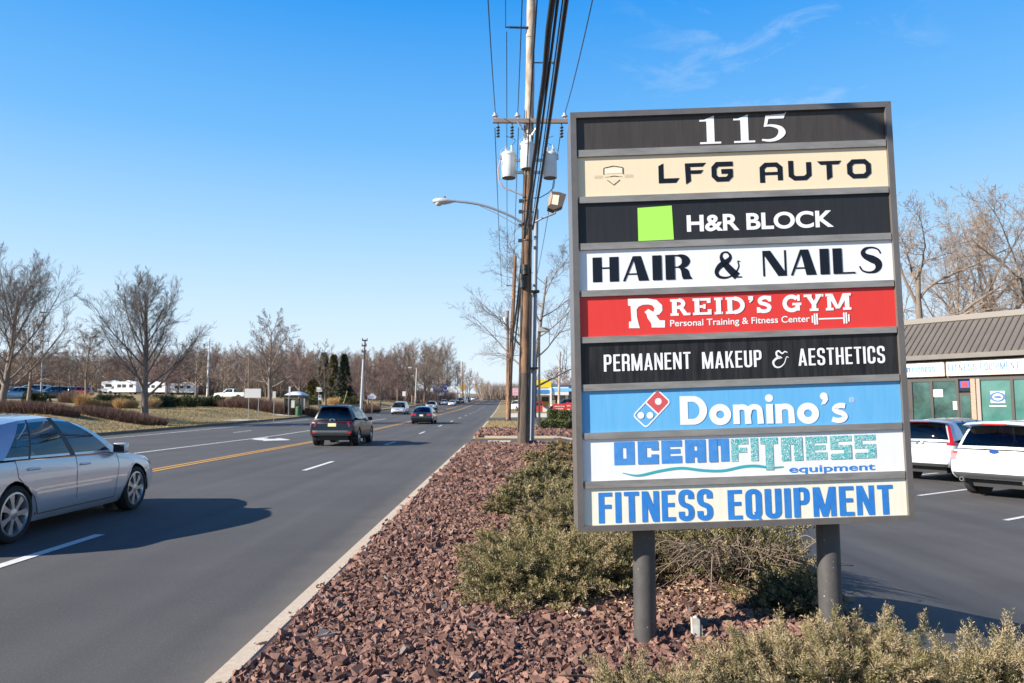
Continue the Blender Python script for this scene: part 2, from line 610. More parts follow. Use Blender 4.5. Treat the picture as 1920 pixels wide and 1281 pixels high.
# --- flat lettering: every glyph is a list of polygons in a unit cap-height box
def stroke(pts, wd, closed=False):
    pts = [np.array(p, float) for p in pts]
    n = len(pts)
    if not hasattr(wd, '__len__'): wd = [wd]*n
    L, Rr = [], []
    for i in range(n):
        a = pts[i-1] if (i > 0 or closed) else None
        c = pts[(i+1) % n] if (i < n-1 or closed) else None
        d1 = (pts[i]-a) if a is not None else (c-pts[i])
        d2 = (c-pts[i]) if c is not None else d1
        d1 = d1/(np.linalg.norm(d1)+1e-9)
        d2 = d2/(np.linalg.norm(d2)+1e-9)
        n1 = np.array([-d1[1], d1[0]])
        n2 = np.array([-d2[1], d2[0]])
        m = n1+n2
        m = m/(np.linalg.norm(m)+1e-9)
        k = 1/max(.45, float(m@n1))
        L.append(pts[i]+m*wd[i]/2*k)
        Rr.append(pts[i]-m*wd[i]/2*k)
    out = []
    for i in range(n if closed else n-1):
        j = (i+1) % n
        out.append([L[i], L[j], Rr[j], Rr[i]])
    return [('strip', out)]
def arc(cx, cy, rx, ry, a0, a1, n=14):
    return [(cx+rx*math.cos(rad(a0+(a1-a0)*i/n)), cy+ry*math.sin(rad(a0+(a1-a0)*i/n))) for i in range(n+1)]
def rnd(pts, r, closed=False, n=5):
    pts = [np.array(p, float) for p in pts]
    out = []
    N_ = len(pts)
    for i, p in enumerate(pts):
        if not closed and i in (0, N_-1):
            out.append(p)
            continue
        a, c = pts[i-1], pts[(i+1) % N_]
        da, dc = a-p, c-p
        ra = min(r, np.linalg.norm(da)*.49)
        rc = min(r, np.linalg.norm(dc)*.49)
        p0 = p+da/np.linalg.norm(da)*ra
        p1 = p+dc/np.linalg.norm(dc)*rc
        for k in range(n+1):
            t = k/n
            out.append((1-t)**2*p0+2*t*(1-t)*p+t*t*p1)
    return out
def crom(P, n=5):
    P = [np.array(p, float) for p in P]
    Q = [2*P[0]-P[1]]+P+[2*P[-1]-P[-2]]
    out = []
    for i in range(1, len(Q)-2):
        for k in range(n):
            t = k/n
            a, b, c, d = Q[i-1:i+3]
            out.append(.5*((2*b)+(-a+c)*t+(2*a-5*b+4*c-d)*t*t+(-a+3*b-3*c+d)*t**3))
    out.append(P[-1])
    return out
def rc(x0, y0, x1, y1): return [(x0, y0), (x1, y0), (x1, y1), (x0, y1)]
def cond(c, w_=.42, t=.14, r=.16):
    """condensed grotesque capitals"""
    h = t*.82
    a, b = t/2, w_-t/2
    if c == 'F': return w_*.88, [rc(0, 0, t, 1), rc(t, 1-h, w_*.88, 1), rc(t, .47, w_*.82, .47+h)]
    if c == 'E': return w_*.88, [rc(0, 0, t, 1), rc(t, 1-h, w_*.88, 1), rc(t, .46, w_*.82, .46+h), rc(t, 0, w_*.88, h)]
    if c == 'I': return t, [rc(0, 0, t, 1)]
    if c == 'T': return w_*.95, [rc(0, 1-h, w_*.95, 1), rc(w_*.475-t/2, 0, w_*.475+t/2, 1-h)]
    if c == 'L': return w_*.85, [rc(0, 0, t, 1), rc(t, 0, w_*.85, h)]
    if c == 'H': return w_, [rc(0, 0, t, 1), rc(w_-t, 0, w_, 1), rc(t, .44, w_-t, .44+h)]
    if c == 'N': return w_*1.08, [rc(0, 0, t*.9, 1), rc(w_*1.08-t*.9, 0, w_*1.08, 1), [(0, 1), (t*1.0, 1), (w_*1.08, 0), (w_*1.08-t*1.0, 0)]]
    if c == 'M':
        W = w_*1.4
        return W, [rc(0, 0, t*.9, 1), rc(W-t*.9, 0, W, 1), [(0, 1), (t*1.1, 1), (W/2+t*.45, 0), (W/2-t*.45, 0)], [(W, 1), (W-t*1.1, 1), (W/2-t*.45, 0), (W/2+t*.45, 0)]]
    if c == 'A':
        W = w_*1.1
        return W, [[(0, 0), (t, 0), (W/2+t*.35, 1), (W/2-t*.5, 1)], [(W, 0), (W-t, 0), (W/2-t*.35, 1), (W/2+t*.5, 1)], rc(W*.24, .2, W*.76, .2+h*.9)]
    if c == 'K': return w_*1.05, [rc(0, 0, t, 1), [(t, .33), (t, .55), (w_*1.0-t, 1), (w_*1.0, 1)], [(t*1.5, .55), (w_*.62, .68), (w_*1.08, 0), (w_*1.08-t*1.1, 0)]]
    if c == 'V': return w_*1.05, [[(0, 1), (t, 1), (w_*.52+t*.4, 0), (w_*.52-t*.4, 0)], [(w_*1.05, 1), (w_*1.05-t, 1), (w_*.52-t*.4, 0), (w_*.52+t*.4, 0)]]
    if c in 'PRB':
        o = [rc(0, 0, t, 1)]
        bot = .42 if c != 'R' else .44
        o += stroke(rnd([(t*.9, 1-h/2), (b, 1-h/2), (b, bot+h/2), (t*.9, bot+h/2)], r), t*.95)
        if c == 'R': o += stroke(rnd([(w_*.4, bot+h/2), (b, bot+h/2-.02), (b, .0)], r*.8), t)
        if c == 'B': o += stroke(rnd([(t*.9, bot+h/2), (b+.02, bot+h/2), (b+.02, h/2), (t*.9, h/2)], r), t*.95)
        return w_, o
    if c == 'U': return w_, stroke(rnd([(a, 1), (a, a*.9), (b, a*.9), (b, 1)], r), t)
    if c in 'OQ':
        o = stroke(rnd([(a, 1-h/2), (b, 1-h/2), (b, h/2), (a, h/2)], r, True), t, True)
        if c == 'Q': o += [[(w_*.5, .22), (w_*.68, .27), (w_*1.06, -.1), (w_*.86, -.1)]]
        return w_, o
    if c == 'C': return w_, stroke(rnd([(b, .64), (b, 1-h/2), (a, 1-h/2), (a, h/2), (b, h/2), (b, .36)], r), t)
    if c == 'S': return w_, stroke(rnd([(b, .70), (b, 1-h/2), (a, 1-h/2), (a, .53), (b, .45), (b, h/2), (a, h/2), (a, .30)], r), t)
    if c == ' ': return w_*.5, []
    return w_, []
def layout(txt, fn, gap=.09):
    x, out = 0, []
    for c in txt:
        ww, ps = fn(c)
        for p in ps: out.append((x, p))
        x += ww+gap
    return x-gap, out
def letter_mesh(name, mats, parent, items, pf, d0, thick=.0016):
    """items: list of (transform, polygons, material index); pf(u, v, d) -> xyz. Overlapping pieces sit on staggered levels"""
    mb = MB()
    k = 0
    for tf, polys, mi in items:
        for p in polys:
            d = d0-thick-.00022*(k % 9)
            k += 1
            if isinstance(p, tuple):          # strip of quads sharing edges
                for q in p[1]:
                    mb.add([pf(*tf(x, y), d) for x, y in q], [tuple(range(len(q)))], mi)
            else:
                mb.add([pf(*tf(x, y), d) for x, y in p], [tuple(range(len(p)))], mi)
    o = mb.build(name, mats, parent, fix=False)
    return o
def fit_items(txt, fn, u0, v0, u1, v1, gap=.09, mi=0):
    W_, out = layout(txt, fn, gap)
    sx = (u1-u0)/W_
    return [((lambda x, y, ox=ox: (u0+(x+ox)*sx, v0+y*(v1-v0))), [p], mi) for ox, p in out]
def font_polys(txt, off=0.0, space=1.0):
    """built-in font as triangles, cap height 1"""
    c = bpy.data.curves.new('t', 'FONT')
    c.body = txt
    c.offset = off
    c.space_character = space
    o = bpy.data.objects.new('t', c)
    COL.objects.link(o)
    bpy.context.view_layer.update()
    me = bpy.data.meshes.new_from_object(o.evaluated_get(bpy.context.evaluated_depsgraph_get()))
    vs = [(v.co.x, v.co.y) for v in me.vertices]
    fs = [tuple(p.vertices) for p in me.polygons]
    bpy.data.objects.remove(o)
    bpy.data.curves.remove(c)
    bpy.data.meshes.remove(me)
    return vs, fs
def font_items(txt, u0, v0, u1, v1, off=.0, mi=0, ybox=None, space=1.0):
    vs, fs = font_polys(txt, off, space)
    xs = [v[0] for v in vs]
    ys = [v[1] for v in vs]
    x0, x1 = min(xs), max(xs)
    yb, yt = ybox if ybox else (min(ys), max(ys))
    tf = lambda x, y: (u0+(x-x0)/(x1-x0)*(u1-u0), v0+(y-yb)/(yt-yb)*(v1-v0))
    return [(tf, [('strip', [[vs[i] for i in f] for f in fs])], mi)]

M_frame = mat('sign_frame_metal', (.135, .122, .116), .42, metal=.25, var=(.165, .150, .142), vscale=6, bump=.05, bscale=30)
M_bar = mat('sign_bar_metal', (.20, .19, .18), .5, metal=.2, var=(.30, .285, .27), vscale=7, stretch=(.6, 1, 3))
M_post = mat('sign_post_paint', (.062, .058, .058), .5, var=(.08, .074, .072), vscale=14, bump=.07, bscale=60)
def face(name, c, c2, rough=.3): return mat(name, c, rough, var=c2, vscale=5, stretch=(7, 1, .6), bump=.015, bscale=10, spec=.22)
PW = face('panel_white', (.80, .80, .81), (.74, .75, .76))
PCR = face('panel_cream', (.83, .79, .66), (.77, .73, .60))
PBE = face('panel_beige', (.80, .66, .46), (.78, .645, .45))
PBR = face('panel_brown', (.050, .044, .041), (.064, .056, .052), .45)
PBK = face('panel_black', (.022, .023, .026), (.028, .028, .03), .35)
PBK2 = face('panel_streaked_black', (.009, .0095, .012), (.034, .032, .033), .3)
PRD = face('panel_red', (.68, .050, .042), (.66, .045, .04))
PBL = face('panel_blue', (.115, .40, .71), (.145, .43, .72))
I_w = mat('vinyl_white', (.82, .82, .82), .45)
I_k = mat('vinyl_navy', (.009, .012, .021), .4, spec=.2)
I_b = mat('vinyl_blue', (.020, .18, .55), .45, var=(.035, .22, .60), vscale=14)
I_b2 = mat('vinyl_light_blue', (.045, .22, .60), .45, var=(.07, .27, .62), vscale=20)
I_g = mat('vinyl_green', (.38, .80, .10), .45)
I_r = mat('vinyl_red_faded', (.60, .09, .10), .5)
I_t = mat('vinyl_teal', (.02, .36, .36), .5, var=(.03, .40, .38), vscale=30)
# crackled teal film: white shows through a net of cracks
nt_ = I_t.node_tree
b_ = nt_.nodes['Principled BSDF']
vn = nt_.nodes.new('ShaderNodeTexVoronoi')
vn.feature = 'DISTANCE_TO_EDGE'
vn.inputs['Scale'].default_value = 75
tcx = nt_.nodes.new('ShaderNodeTexCoord')
nzx = nt_.nodes.new('ShaderNodeTexNoise')
nzx.inputs['Scale'].default_value = 30
nt_.links.new(tcx.outputs['Object'], nzx.inputs['Vector'])
vmx = nt_.nodes.new('ShaderNodeMix')
vmx.data_type = 'RGBA'
vmx.blend_type = 'LINEAR_LIGHT'
vmx.inputs[0].default_value = .04
nt_.links.new(tcx.outputs['Object'], vmx.inputs[6])
nt_.links.new(nzx.outputs[1], vmx.inputs[7])
nt_.links.new(vmx.outputs[2], vn.inputs['Vector'])
rpx = nt_.nodes.new('ShaderNodeValToRGB')
rpx.color_ramp.elements[0].position = .025
rpx.color_ramp.elements[0].color = (.8, .84, .84, 1)
rpx.color_ramp.elements[1].position = .075
rpx.color_ramp.elements[1].color = (.012, .36, .37, 1)
nt_.links.new(vn.outputs[0], rpx.inputs[0])
nt_.links.new(rpx.outputs[0], b_.inputs['Base Color'])

sign = thing('tenant_sign', 'tall grey framed tenant sign of nine stacked coloured panels on two round dark posts', 'sign', tuple(SROOT))
# cabinet behind, frame in front
mb = MB()
FW = .036
mb.box(.003, FW*.8, .003, SH-.003, .05, .36, fn=SP)
mb.box(SW-FW*.8, SW-.003, .003, SH-.003, .05, .36, fn=SP)
mb.box(FW*.8, SW-FW*.8, SH-FW*.8, SH-.003, .05, .358, fn=SP)
mb.box(FW*.8, SW-FW*.8, .003, FW*.8, .05, .358, fn=SP)
mb.box(FW*.8, SW-FW*.8, FW*.8, SH-FW*.8, .32, .354, fn=SP)
mb.build('cabinet', M_frame, sign)
def bar(pts, d0, d1):
    mb = MB()
    mb.prism(pts, d0, d1, lambda u, v, h: SP(u, v, h))
    return mb
g = .0012
for pts in ([(0, 0), (FW, FW), (FW, SH-FW), (0, SH)], [(SW, 0), (SW, SH), (SW-FW, SH-FW), (SW-FW, FW)],
            [(g, 0-0), (SW-g, 0), (SW-FW-g, FW), (FW+g, FW)], [(g, SH), (FW+g, SH-FW), (SW-FW-g, SH-FW), (SW-g, SH)]):
    bar(pts, 0, .0495).build('frame_bar', M_frame, sign)
for v in np.linspace(.3, 2.3, 5):       # rivets on the side
    for d in (.11, .27):
        mb = MB()
        mb.add([SP(-.0015, v+.006*math.cos(a), d+.006*math.sin(a)) for a in np.linspace(0, 2*math.pi, 9)[:-1]], [tuple(range(8))])
        mb.build('rivet', mat('rivet_dark', (.03, .03, .03), .5), sign, fix=False)
rows = [(2.345, 2.558), (2.046, 2.300), (1.752, 2.004), (1.458, 1.709), (1.171, 1.417), (.881, 1.131), (.588, .838), (.299, .548), (.036, .256)]
div = [(2.301, 2.344), (2.005, 2.045), (1.710, 1.751), (1.418, 1.457), (1.132, 1.170), (.839, .880), (.549, .587), (.257, .298)]
pm = [PBR, PBE, PBK, PW, PRD, PBK2, PBL, PW, PCR]
PD = .022
panels = []
for (a, b), m in zip(rows, pm):
    mb = MB()
    mb.box(FW-.006, SW-FW+.006, a-.012, b+.012, PD, PD+.006, fn=SP)
    panels.append(mb.build('panel', m, sign))
for a, b in div:
    mb = MB()
    mb.box(FW+.007, SW-FW-.007, a, b, .006, PD-.001, fn=SP)
    mb.build('divider_bar', M_bar, sign)
lab = ['brown panel with white street number 115', 'beige panel with black chamfered letters and a small shield', 'black panel with green square and white letters',
       'white panel with black letters HAIR & NAILS', 'red gym panel with white slab letters', 'streaked black panel with condensed white letters',
       'blue pizza panel with domino tile mark', 'white panel with blue and teal block letters', 'cream panel with blue letters FITNESS EQUIPMENT']
for p, t in zip(panels, lab): p['label'] = t
def lets(i, items, mats, name='lettering'):
    return letter_mesh(name, mats, panels[i], items, SP, PD)
def box_tf(u0, v0, sx, sy): return lambda x, y: (u0+x*sx, v0+y*sy)
# 1: 115
one = [[(.0, .86), (.12, .86), (.36, 1.0), (.36, .0+.06), (.17, .06), (.17, .80), (.0, .80)], rc(.0, 0, .52, .065)]
five = [[(.12, 1.0), (.62, 1.04), (.68, 1.12), (.60, .86), (.2, .86)], [(.12, 1.0), (.2, .9), (.14, .56), (.06, .56)]]
c5 = crom([(.06, .57), (.25, .60), (.48, .50), (.54, .30), (.42, .10), (.22, .02), (.0, .05)], 6)
five += stroke(c5, list(np.interp(np.linspace(0, 1, len(c5)), [0, .2, .5, .75, 1], [.04, .10, .2, .12, .07])))
it = [(box_tf(.812, 2.360, .255, .182), one, 0), (box_tf(1.025, 2.360, .255, .182), one, 0), (box_tf(1.20, 2.365, .235, .166), five, 0)]
lets(0, it, [I_w])
# 2: chamfered letters and shield
A_ = {}
A_['L'] = (1.0, [[(0, 0), (0, .87), (.24, 1), (.24, .235), (1.0, .235), (.83, 0)]])
A_['F'] = (1.0, [[(0, .96), (1.02, .96), (.85, .77), (0, .77)], [(0, .765), (.25, .765), (.27, .06), (.03, -.1)], [(.26, .60), (.88, .60), (.74, .42), (.27, .42)]])
A_['G'] = (1.0, stroke([(1.02, .86), (.27, .86), (.11, .68), (.11, .28), (.27, .10), (.74, .10), (.89, .26), (.89, .49), (.46, .49)], .235))
A_['A'] = (1.05, stroke([(.11, -.08), (.11, .70), (.28, .87), (.76, .87), (.93, .70), (.93, .02)], .235)+[rc(.2, .32, .84, .48)])
A_['U'] = (1.05, stroke([(.11, 1.04), (.11, .25), (.28, .10), (.76, .10), (.93, .27), (.93, .94)], .235))
A_['T'] = (1.1, [[(0, .96), (1.12, .96), (.98, .77), (.15, .77)], [(.42, .765), (.67, .765), (.67, .10), (.42, -.06)]])
A_['O'] = (1.1, stroke([(.28, .88), (.80, .88), (.97, .70), (.97, .28), (.80, .10), (.28, .10), (.11, .28), (.11, .70)], .235, True))
it = fit_items('LFG', lambda c: A_[c], .546, 2.118, 1.008, 2.245, .27)
lets(1, it, [I_k])
lets(1, fit_items('AUTO', lambda c: A_[c], 1.178, 2.108, 1.872, 2.228, .27), [I_k])
sh = stroke(rnd([(0, .55), (0, .9), (.5, 1.0), (1, .9), (1, .55)], .06), .035)+stroke([(.18, .26), (.5, 0), (.82, .26)], .035)
sh += stroke(crom([(.04, .42), (.3, .44), (.5, .47), (.75, .44), (.96, .42)]), [.015]*6+[.03]*9+[.015]*6)
for yy in (.38, .44, .50): sh += stroke([(-.5, yy), (-.05, yy)], .008)+stroke([(1.05, yy), (1.5, yy)], .008)
lets(1, [(box_tf(.204, 2.118, .122, .122), sh, 0), (box_tf(.204, 2.118, .122, .122), [rc(.06, .60, .94, .88)], 1)], [I_k, mat('vinyl_cream', (.84, .74, .58), .5)], 'shield_logo')
# 3
lets(2, font_items('H&R BLOCK', .712, 1.803, 1.622, 1.910, off=.029), [I_w])
lets(2, [(box_tf(0, 0, 1, 1), [[(.409, 1.757), (.629, 1.759), (.622, 1.974), (.409, 1.966)]], 0)], [I_g], 'green_square')
# 4: high-contrast letters
B_ = {}
B_['H'] = (.9, [rc(0, 0, .32, 1), rc(.58, 0, .9, 1), rc(.32, .53, .58, .59)])
B_['A'] = (.9, [[(.36, 1), (.64, 1), (.9, 0), (.55, 0)], [(.36, 1), (.42, .9), (.08, 0), (0, 0)], rc(.16, .255, .62, .31)])
B_['I'] = (.32, [rc(0, 0, .32, 1)])
pr = arc(.42, .73, .29, .235, 90, -90)
B_['R'] = (.92, [rc(0, 0, .32, 1), rc(.32, .94, .44, .995), rc(.32, .47, .44, .52)]+stroke(pr, list(np.interp(np.linspace(-1, 1, len(pr)), [-1, -.4, 0, .4, 1], [.06, .24, .3, .24, .06])))
           + [[(.40, .495), (.52, .49), (.62, .47), (.74, .42), (.80, .34), (.84, .15), (.92, 0), (.60, 0), (.56, .12), (.53, .36), (.48, .45)]])
B_['N'] = (.82, [rc(0, 0, .07, 1), rc(.75, 0, .82, 1), [(0, 1), (.27, 1), (.82, .06), (.82, 0), (.52, 0), (.07, .80), (0, .92)]])
B_['L'] = (.76, [rc(0, 0, .32, 1), rc(.32, 0, .76, .06)])
cs = crom([(.78, .74), (.70, .90), (.50, .985), (.27, .95), (.17, .80), (.26, .65), (.48, .53), (.66, .40), (.68, .20), (.55, .05), (.32, .02), (.12, .10), (.03, .27)], 4)
B_['S'] = (.82, stroke(cs, list(np.interp(np.linspace(0, 1, len(cs)), [0, .2, .38, .5, .62, .8, 1], [.05, .07, .19, .29, .25, .08, .05]))))
ca = crom([(1.0, .60), (.90, .62), (.93, .42), (.76, .16), (.46, .02), (.16, .06), (.06, .24), (.20, .46), (.50, .64), (.62, .80), (.52, .96), (.34, .96), (.26, .80), (.38, .56), (.62, .28), (.86, .05)], 4)
B_['&'] = (1.02, stroke(ca, list(np.interp(np.linspace(0, 1, len(ca)), [0, .1, .25, .4, .5, .62, .72, .8, .9, 1], [.03, .05, .06, .16, .23, .09, .06, .12, .26, .30])))+[rc(.76, 0, 1.04, .05)])
lets(3, fit_items('HAIR', lambda c: B_[c], .122, 1.508, .736, 1.663, .13), [I_k])
lets(3, fit_items('&', lambda c: B_[c], .876, 1.506, 1.038, 1.672), [I_k])
lets(3, fit_items('NAILS', lambda c: B_[c], 1.172, 1.508, 1.908, 1.668, .13), [I_k])
# 5: slab letters
Sb = .15
C_ = {}
def sstem(x, s=.26, e=.09): return [rc(x, 0, x+s, 1), rc(x-e, 0, x+s+e, Sb), rc(x-e, 1-Sb, x+s+e, 1)]
C_['R'] = (1.05, sstem(.09)+stroke(arc(.45, .715, .24, .21, 90, -90), .22)+[rc(.35, .82, .47, 1), rc(.35, .40, .47, .58), [(.42, .5), (.66, .5), (.98, 0), (.70, 0)], rc(.72, 0, 1.05, Sb)])
C_['E'] = (.98, sstem(.09)+[rc(.35, 1-Sb, .95, 1), rc(.75, .70, .95, 1), rc(.35, .42, .66, .58), rc(.55, .36, .68, .64), rc(.35, 0, .98, Sb), rc(.78, 0, .98, .32)])
C_['I'] = (.48, sstem(.11))
C_['D'] = (1.04, sstem(.09)+stroke(arc(.45, .5, .44, .41, 90, -90, 20), .24)+[rc(.35, .83, .47, 1), rc(.35, 0, .47, .17)])
C_["'"] = (.3, [[(.02, 1.02), (.28, 1.02), (.28, .80), (.12, .62), (.05, .68), (.12, .78), (.02, .80)]])
c6 = crom([(.72, .78), (.58, .90), (.36, .90), (.20, .78), (.24, .60), (.50, .50), (.68, .36), (.62, .16), (.42, .09), (.22, .12), (.10, .24)], 4)
C_['S'] = (.86, stroke(c6, .22)+[rc(.64, .66, .80, 1), rc(.02, 0, .18, .34)])
C_['G'] = (1.1, stroke(arc(.52, .5, .40, .41, 40, 330, 24), .24)+[rc(.56, .38, 1.08, .53), rc(.74, .06, .98, .40), rc(.84, .64, 1.0, 1)])
C_['Y'] = (1.1, [rc(.42, 0, .68, .45), rc(.30, 0, .80, Sb), [(.06, 1), (.36, 1), (.66, .4), (.42, .4)], [(1.04, 1), (.78, 1), (.44, .4), (.68, .4)], rc(-.02, 1-Sb, .44, 1), rc(.66, 1-Sb, 1.12, 1)])
C_['M'] = (1.4, [rc(.08, 0, .30, 1), rc(1.08, 0, 1.34, 1), [(.08, 1), (.40, 1), (.76, .1), (.56, .1)], [(1.34, 1), (.98, 1), (.60, .1), (.78, .1)], rc(-.02, 0, .42, Sb), rc(.96, 0, 1.44, Sb), rc(-.02, 1-Sb, .34, 1), rc(1.06, 1-Sb, 1.44, 1)])
lets(4, fit_items("REID'S", lambda c: C_[c], .594, 1.283, 1.222, 1.386, .14), [I_w])
lets(4, fit_items('GYM', lambda c: C_[c], 1.283, 1.283, 1.699, 1.386, .14), [I_w])
lets(4, font_items('Personal Training & Fitness Center', .590, 1.205, 1.446, 1.258, off=.012), [I_w])
px = lambda L_: [suv(1100+x/3.558, 280+y/3.558) for x, y in L_]
rl = px([(270, 1003), (400, 1000), (460, 1010), (497, 1045), (499, 1080), (480, 1105), (456, 1112), (482, 1145), (516, 1145), (516, 1193), (428, 1193), (425, 1165), (400, 1130), (394, 1105), (380, 1090), (405, 1070), (440, 1090), (447, 1065), (430, 1045), (405, 1040), (370, 1042), (340, 1055), (328, 1075), (330, 1120), (340, 1165), (350, 1197), (278, 1197), (278, 1155), (294, 1150), (288, 1050), (272, 1048)])
lets(4, [(box_tf(0, 0, 1, 1), [rl], 0)], [I_w], 'gym_logo')
bb = [rc(1.50, 1.2285, 1.655, 1.2375)]
for x_, h_ in ((1.462, .022), (1.476, .034), (1.490, .034), (1.655, .034), (1.669, .034), (1.684, .022)): bb.append(rc(x_-.005, 1.233-h_, x_+.005, 1.233+h_))
lets(4, [(box_tf(0, 0, 1, 1), bb, 0)], [I_w], 'barbell_logo')
# 6
fn6 = lambda c: cond(c, .40, .130, .15)
esc = crom([(.92, .80), (.78, .86), (.62, .76), (.44, .90), (.30, .82), (.34, .62), (.52, .54), (.30, .50), (.10, .30), (.20, .06), (.46, .02), (.72, .22), (.86, .56), (.98, .52)], 4)
lets(5, fit_items('PERMANENT', fn6, .178, .955, .708, 1.058, .09), [I_w])
lets(5, fit_items('MAKEUP', fn6, .778, .952, 1.141, 1.054, .09), [I_w])
lets(5, fit_items('AESTHETICS', fn6, 1.364, .950, 1.892, 1.054, .09), [I_w])
lets(5, [(box_tf(1.20, .944, .108, .112), stroke(esc, list(np.interp(np.linspace(0, 1, len(esc)), [0, .3, .6, .8, 1], [.05, .10, .12, .06, .03]))), 0)], [I_w])
# 7
def ring(cx, cy, r, t): return stroke(arc(cx, cy, r-t/2, r-t/2, 0, 360, 28)[:-1], t, True)
def disc(cx, cy, r): return [arc(cx, cy, r, r, 0, 360, 22)[:-1]]
D_ = {}
D_['D'] = (.92, [rc(0, 0, .27, 1), rc(.27, .8, .42, 1), rc(.27, 0, .42, .2)]+stroke(arc(.42, .5, .37, .40, 90, -90, 20), list(np.interp(np.linspace(-1, 1, 21), [-1, 0, 1], [.2, .26, .2]))))
D_['o'] = (.72, ring(.36, .34, .37, .235))
D_['m'] = (1.04, [rc(0, 0, .22, .68)]+stroke([(.11, .3)]+arc(.30, .46, .18, .135, 170, 0, 10)+[(.50, .0)], [.15]+[.19]*11+[.22])+stroke([(.52, .3)]+arc(.72, .46, .18, .135, 170, 0, 10)+[(.92, .0)], [.15]+[.19]*11+[.22]))
D_['i'] = (.24, [rc(0, 0, .235, .68)]+disc(.118, .89, .135))
D_['n'] = (.66, [rc(0, 0, .22, .68)]+stroke([(.11, .3)]+arc(.325, .44, .205, .155, 170, 0, 10)+[(.54, .0)], [.15]+[.2]*11+[.22]))
c7 = crom([(.50, .58), (.34, .60), (.19, .55), (.14, .46), (.24, .38), (.40, .32), (.48, .21), (.38, .10), (.20, .08), (.04, .13)], 4)
D_["'"] = (.25, disc(.12, .93, .13)+[[(.24, .98), (.26, .80), (.16, .66), (.02, .63), (.07, .76), (.10, .86)]])
D_['s'] = (.6, stroke(c7, .18))
W_, out = layout("Domino's", lambda c: D_[c], .075)
lets(6, [((lambda x, y, ox=ox: (.633+(x+ox)*(1.652-.633)/W_, .617+y*.173-(x+ox)/W_*.02)), [p], 0) for ox, p in out], [I_w])
lets(6, font_items('®', 1.66, .718, 1.692, .748), [I_w], 'registered_mark')
ang = math.atan2(.838-.684, .5-.346)
q0 = np.array([.346, .690])
# tile: long axis up to the right
P_l, P_t, P_r, P_b = [np.array(suv(x, y)) for x, y in ((1184, 779.5), (1231, 729.5), (1256.5, 752.5), (1209.5, 803.5))]
def tl(s, t): return tuple(P_l+(P_b-P_l)*t+(P_t-P_l)*s)
rr = rnd([tl(.02, .03), tl(.98, .03), tl(.98, .97), tl(.02, .97)], .022, True)
domino = stroke(rr, .0085, True)+stroke([tl(.51, .03), tl(.51, .97)], .0085)
d1 = [tl(.52, .05), tl(.955, .05), tl(.97, .10), tl(.97, .90), tl(.955, .95), tl(.52, .95)]
cc = [np.array(suv(x, y)) for x, y in ((1232.6, 753), (1200, 779), (1217, 779))]
lets(6, [(box_tf(0, 0, 1, 1), [d1], 1)]+[(box_tf(0, 0, 1, 1), domino, 0)]+[(box_tf(0, 0, 1, 1), disc(*c, .0205), 0) for c in cc], [I_w, I_r], 'tile_logo')
# 8: block letters
bl = []
def blk(x, w_, holes): return x
def O8(h): return h
def block(c):
    r_ = lambda *a: rc(*a)
    o = {'O': [r_(0, 0, .42, 1), r_(.60, 0, 1, 1), r_(.42, 0, .60, .28), r_(.42, .74, .60, 1)],
         'C': [r_(0, 0, .42, 1), r_(.42, 0, 1, .30), r_(.42, .72, 1, 1), r_(.66, .30, 1, .42), r_(.66, .60, 1, .72)],
         'E': [r_(0, 0, .42, 1), r_(.42, 0, 1, .32), r_(.42, .42, .92, .62), r_(.42, .72, 1, 1)],
         'A': [r_(0, 0, .43, 1), r_(.59, 0, 1, 1), r_(.43, .24, .59, .52), r_(.43, .72, .59, 1)],
         'N': [r_(0, 0, .42, 1), r_(.59, 0, 1, 1), r_(.42, .70, .59, 1)],
         'F': [r_(0, 0, .40, 1), r_(.40, .74, 1, 1), r_(.40, .38, .9, .60)],
         'I': [r_(0, 0, .42, 1)],
         'T': [r_(0, .72, 1, 1), r_(.28, -.42, .72, .72)],
         'S': [r_(0, .42, .36, 1), r_(.36, .76, 1, 1), r_(.36, .42, 1, .60), r_(.64, 0, 1, .42), r_(0, 0, .64, .24)]}[c]
    return ({'I': .42}.get(c, 1.0)), o
lets(7, fit_items('OCEAN', block, .228, .388, .922, .526, .16), [I_b2])
lets(7, fit_items('FIT', block, .934, .386, 1.215, .523, .14)+fit_items('NESS', block, 1.236, .380, 1.806, .520, .16), [I_t], 'teal_lettering')
lets(7, font_items('equipment', 1.279, .309, 1.796, .352, off=.016, ybox=(.0, .72)), [I_b])
wv = crom([(.275, .345), (.36, .325), (.48, .345), (.62, .378), (.78, .370), (.92, .348), (1.05, .362), (1.16, .345), (1.15, .338)], 5)
wv = crom([(.275, .341), (.37, .322), (.50, .345), (.63, .358), (.76, .340), (.88, .334), (1.0, .354), (1.08, .356), (1.17, .343), (1.245, .345)], 5)
lets(7, [(box_tf(0, 0, 1, 1), stroke(wv, list(np.interp(np.linspace(0, 1, len(wv)), [0, .15, .8, 1], [.004, .016, .016, .008]))), 0)], [mat('vinyl_wave', (.04, .36, .40), .5)], 'wave_logo')
# 9
fn9 = lambda c: cond(c, .44, .165, .17)
lets(8, fit_items('FITNESS', fn9, .127, .046, .811, .228, .085), [I_b])
lets(8, fit_items('EQUIPMENT', fn9, .902, .043, 1.892, .218, .085), [I_b])
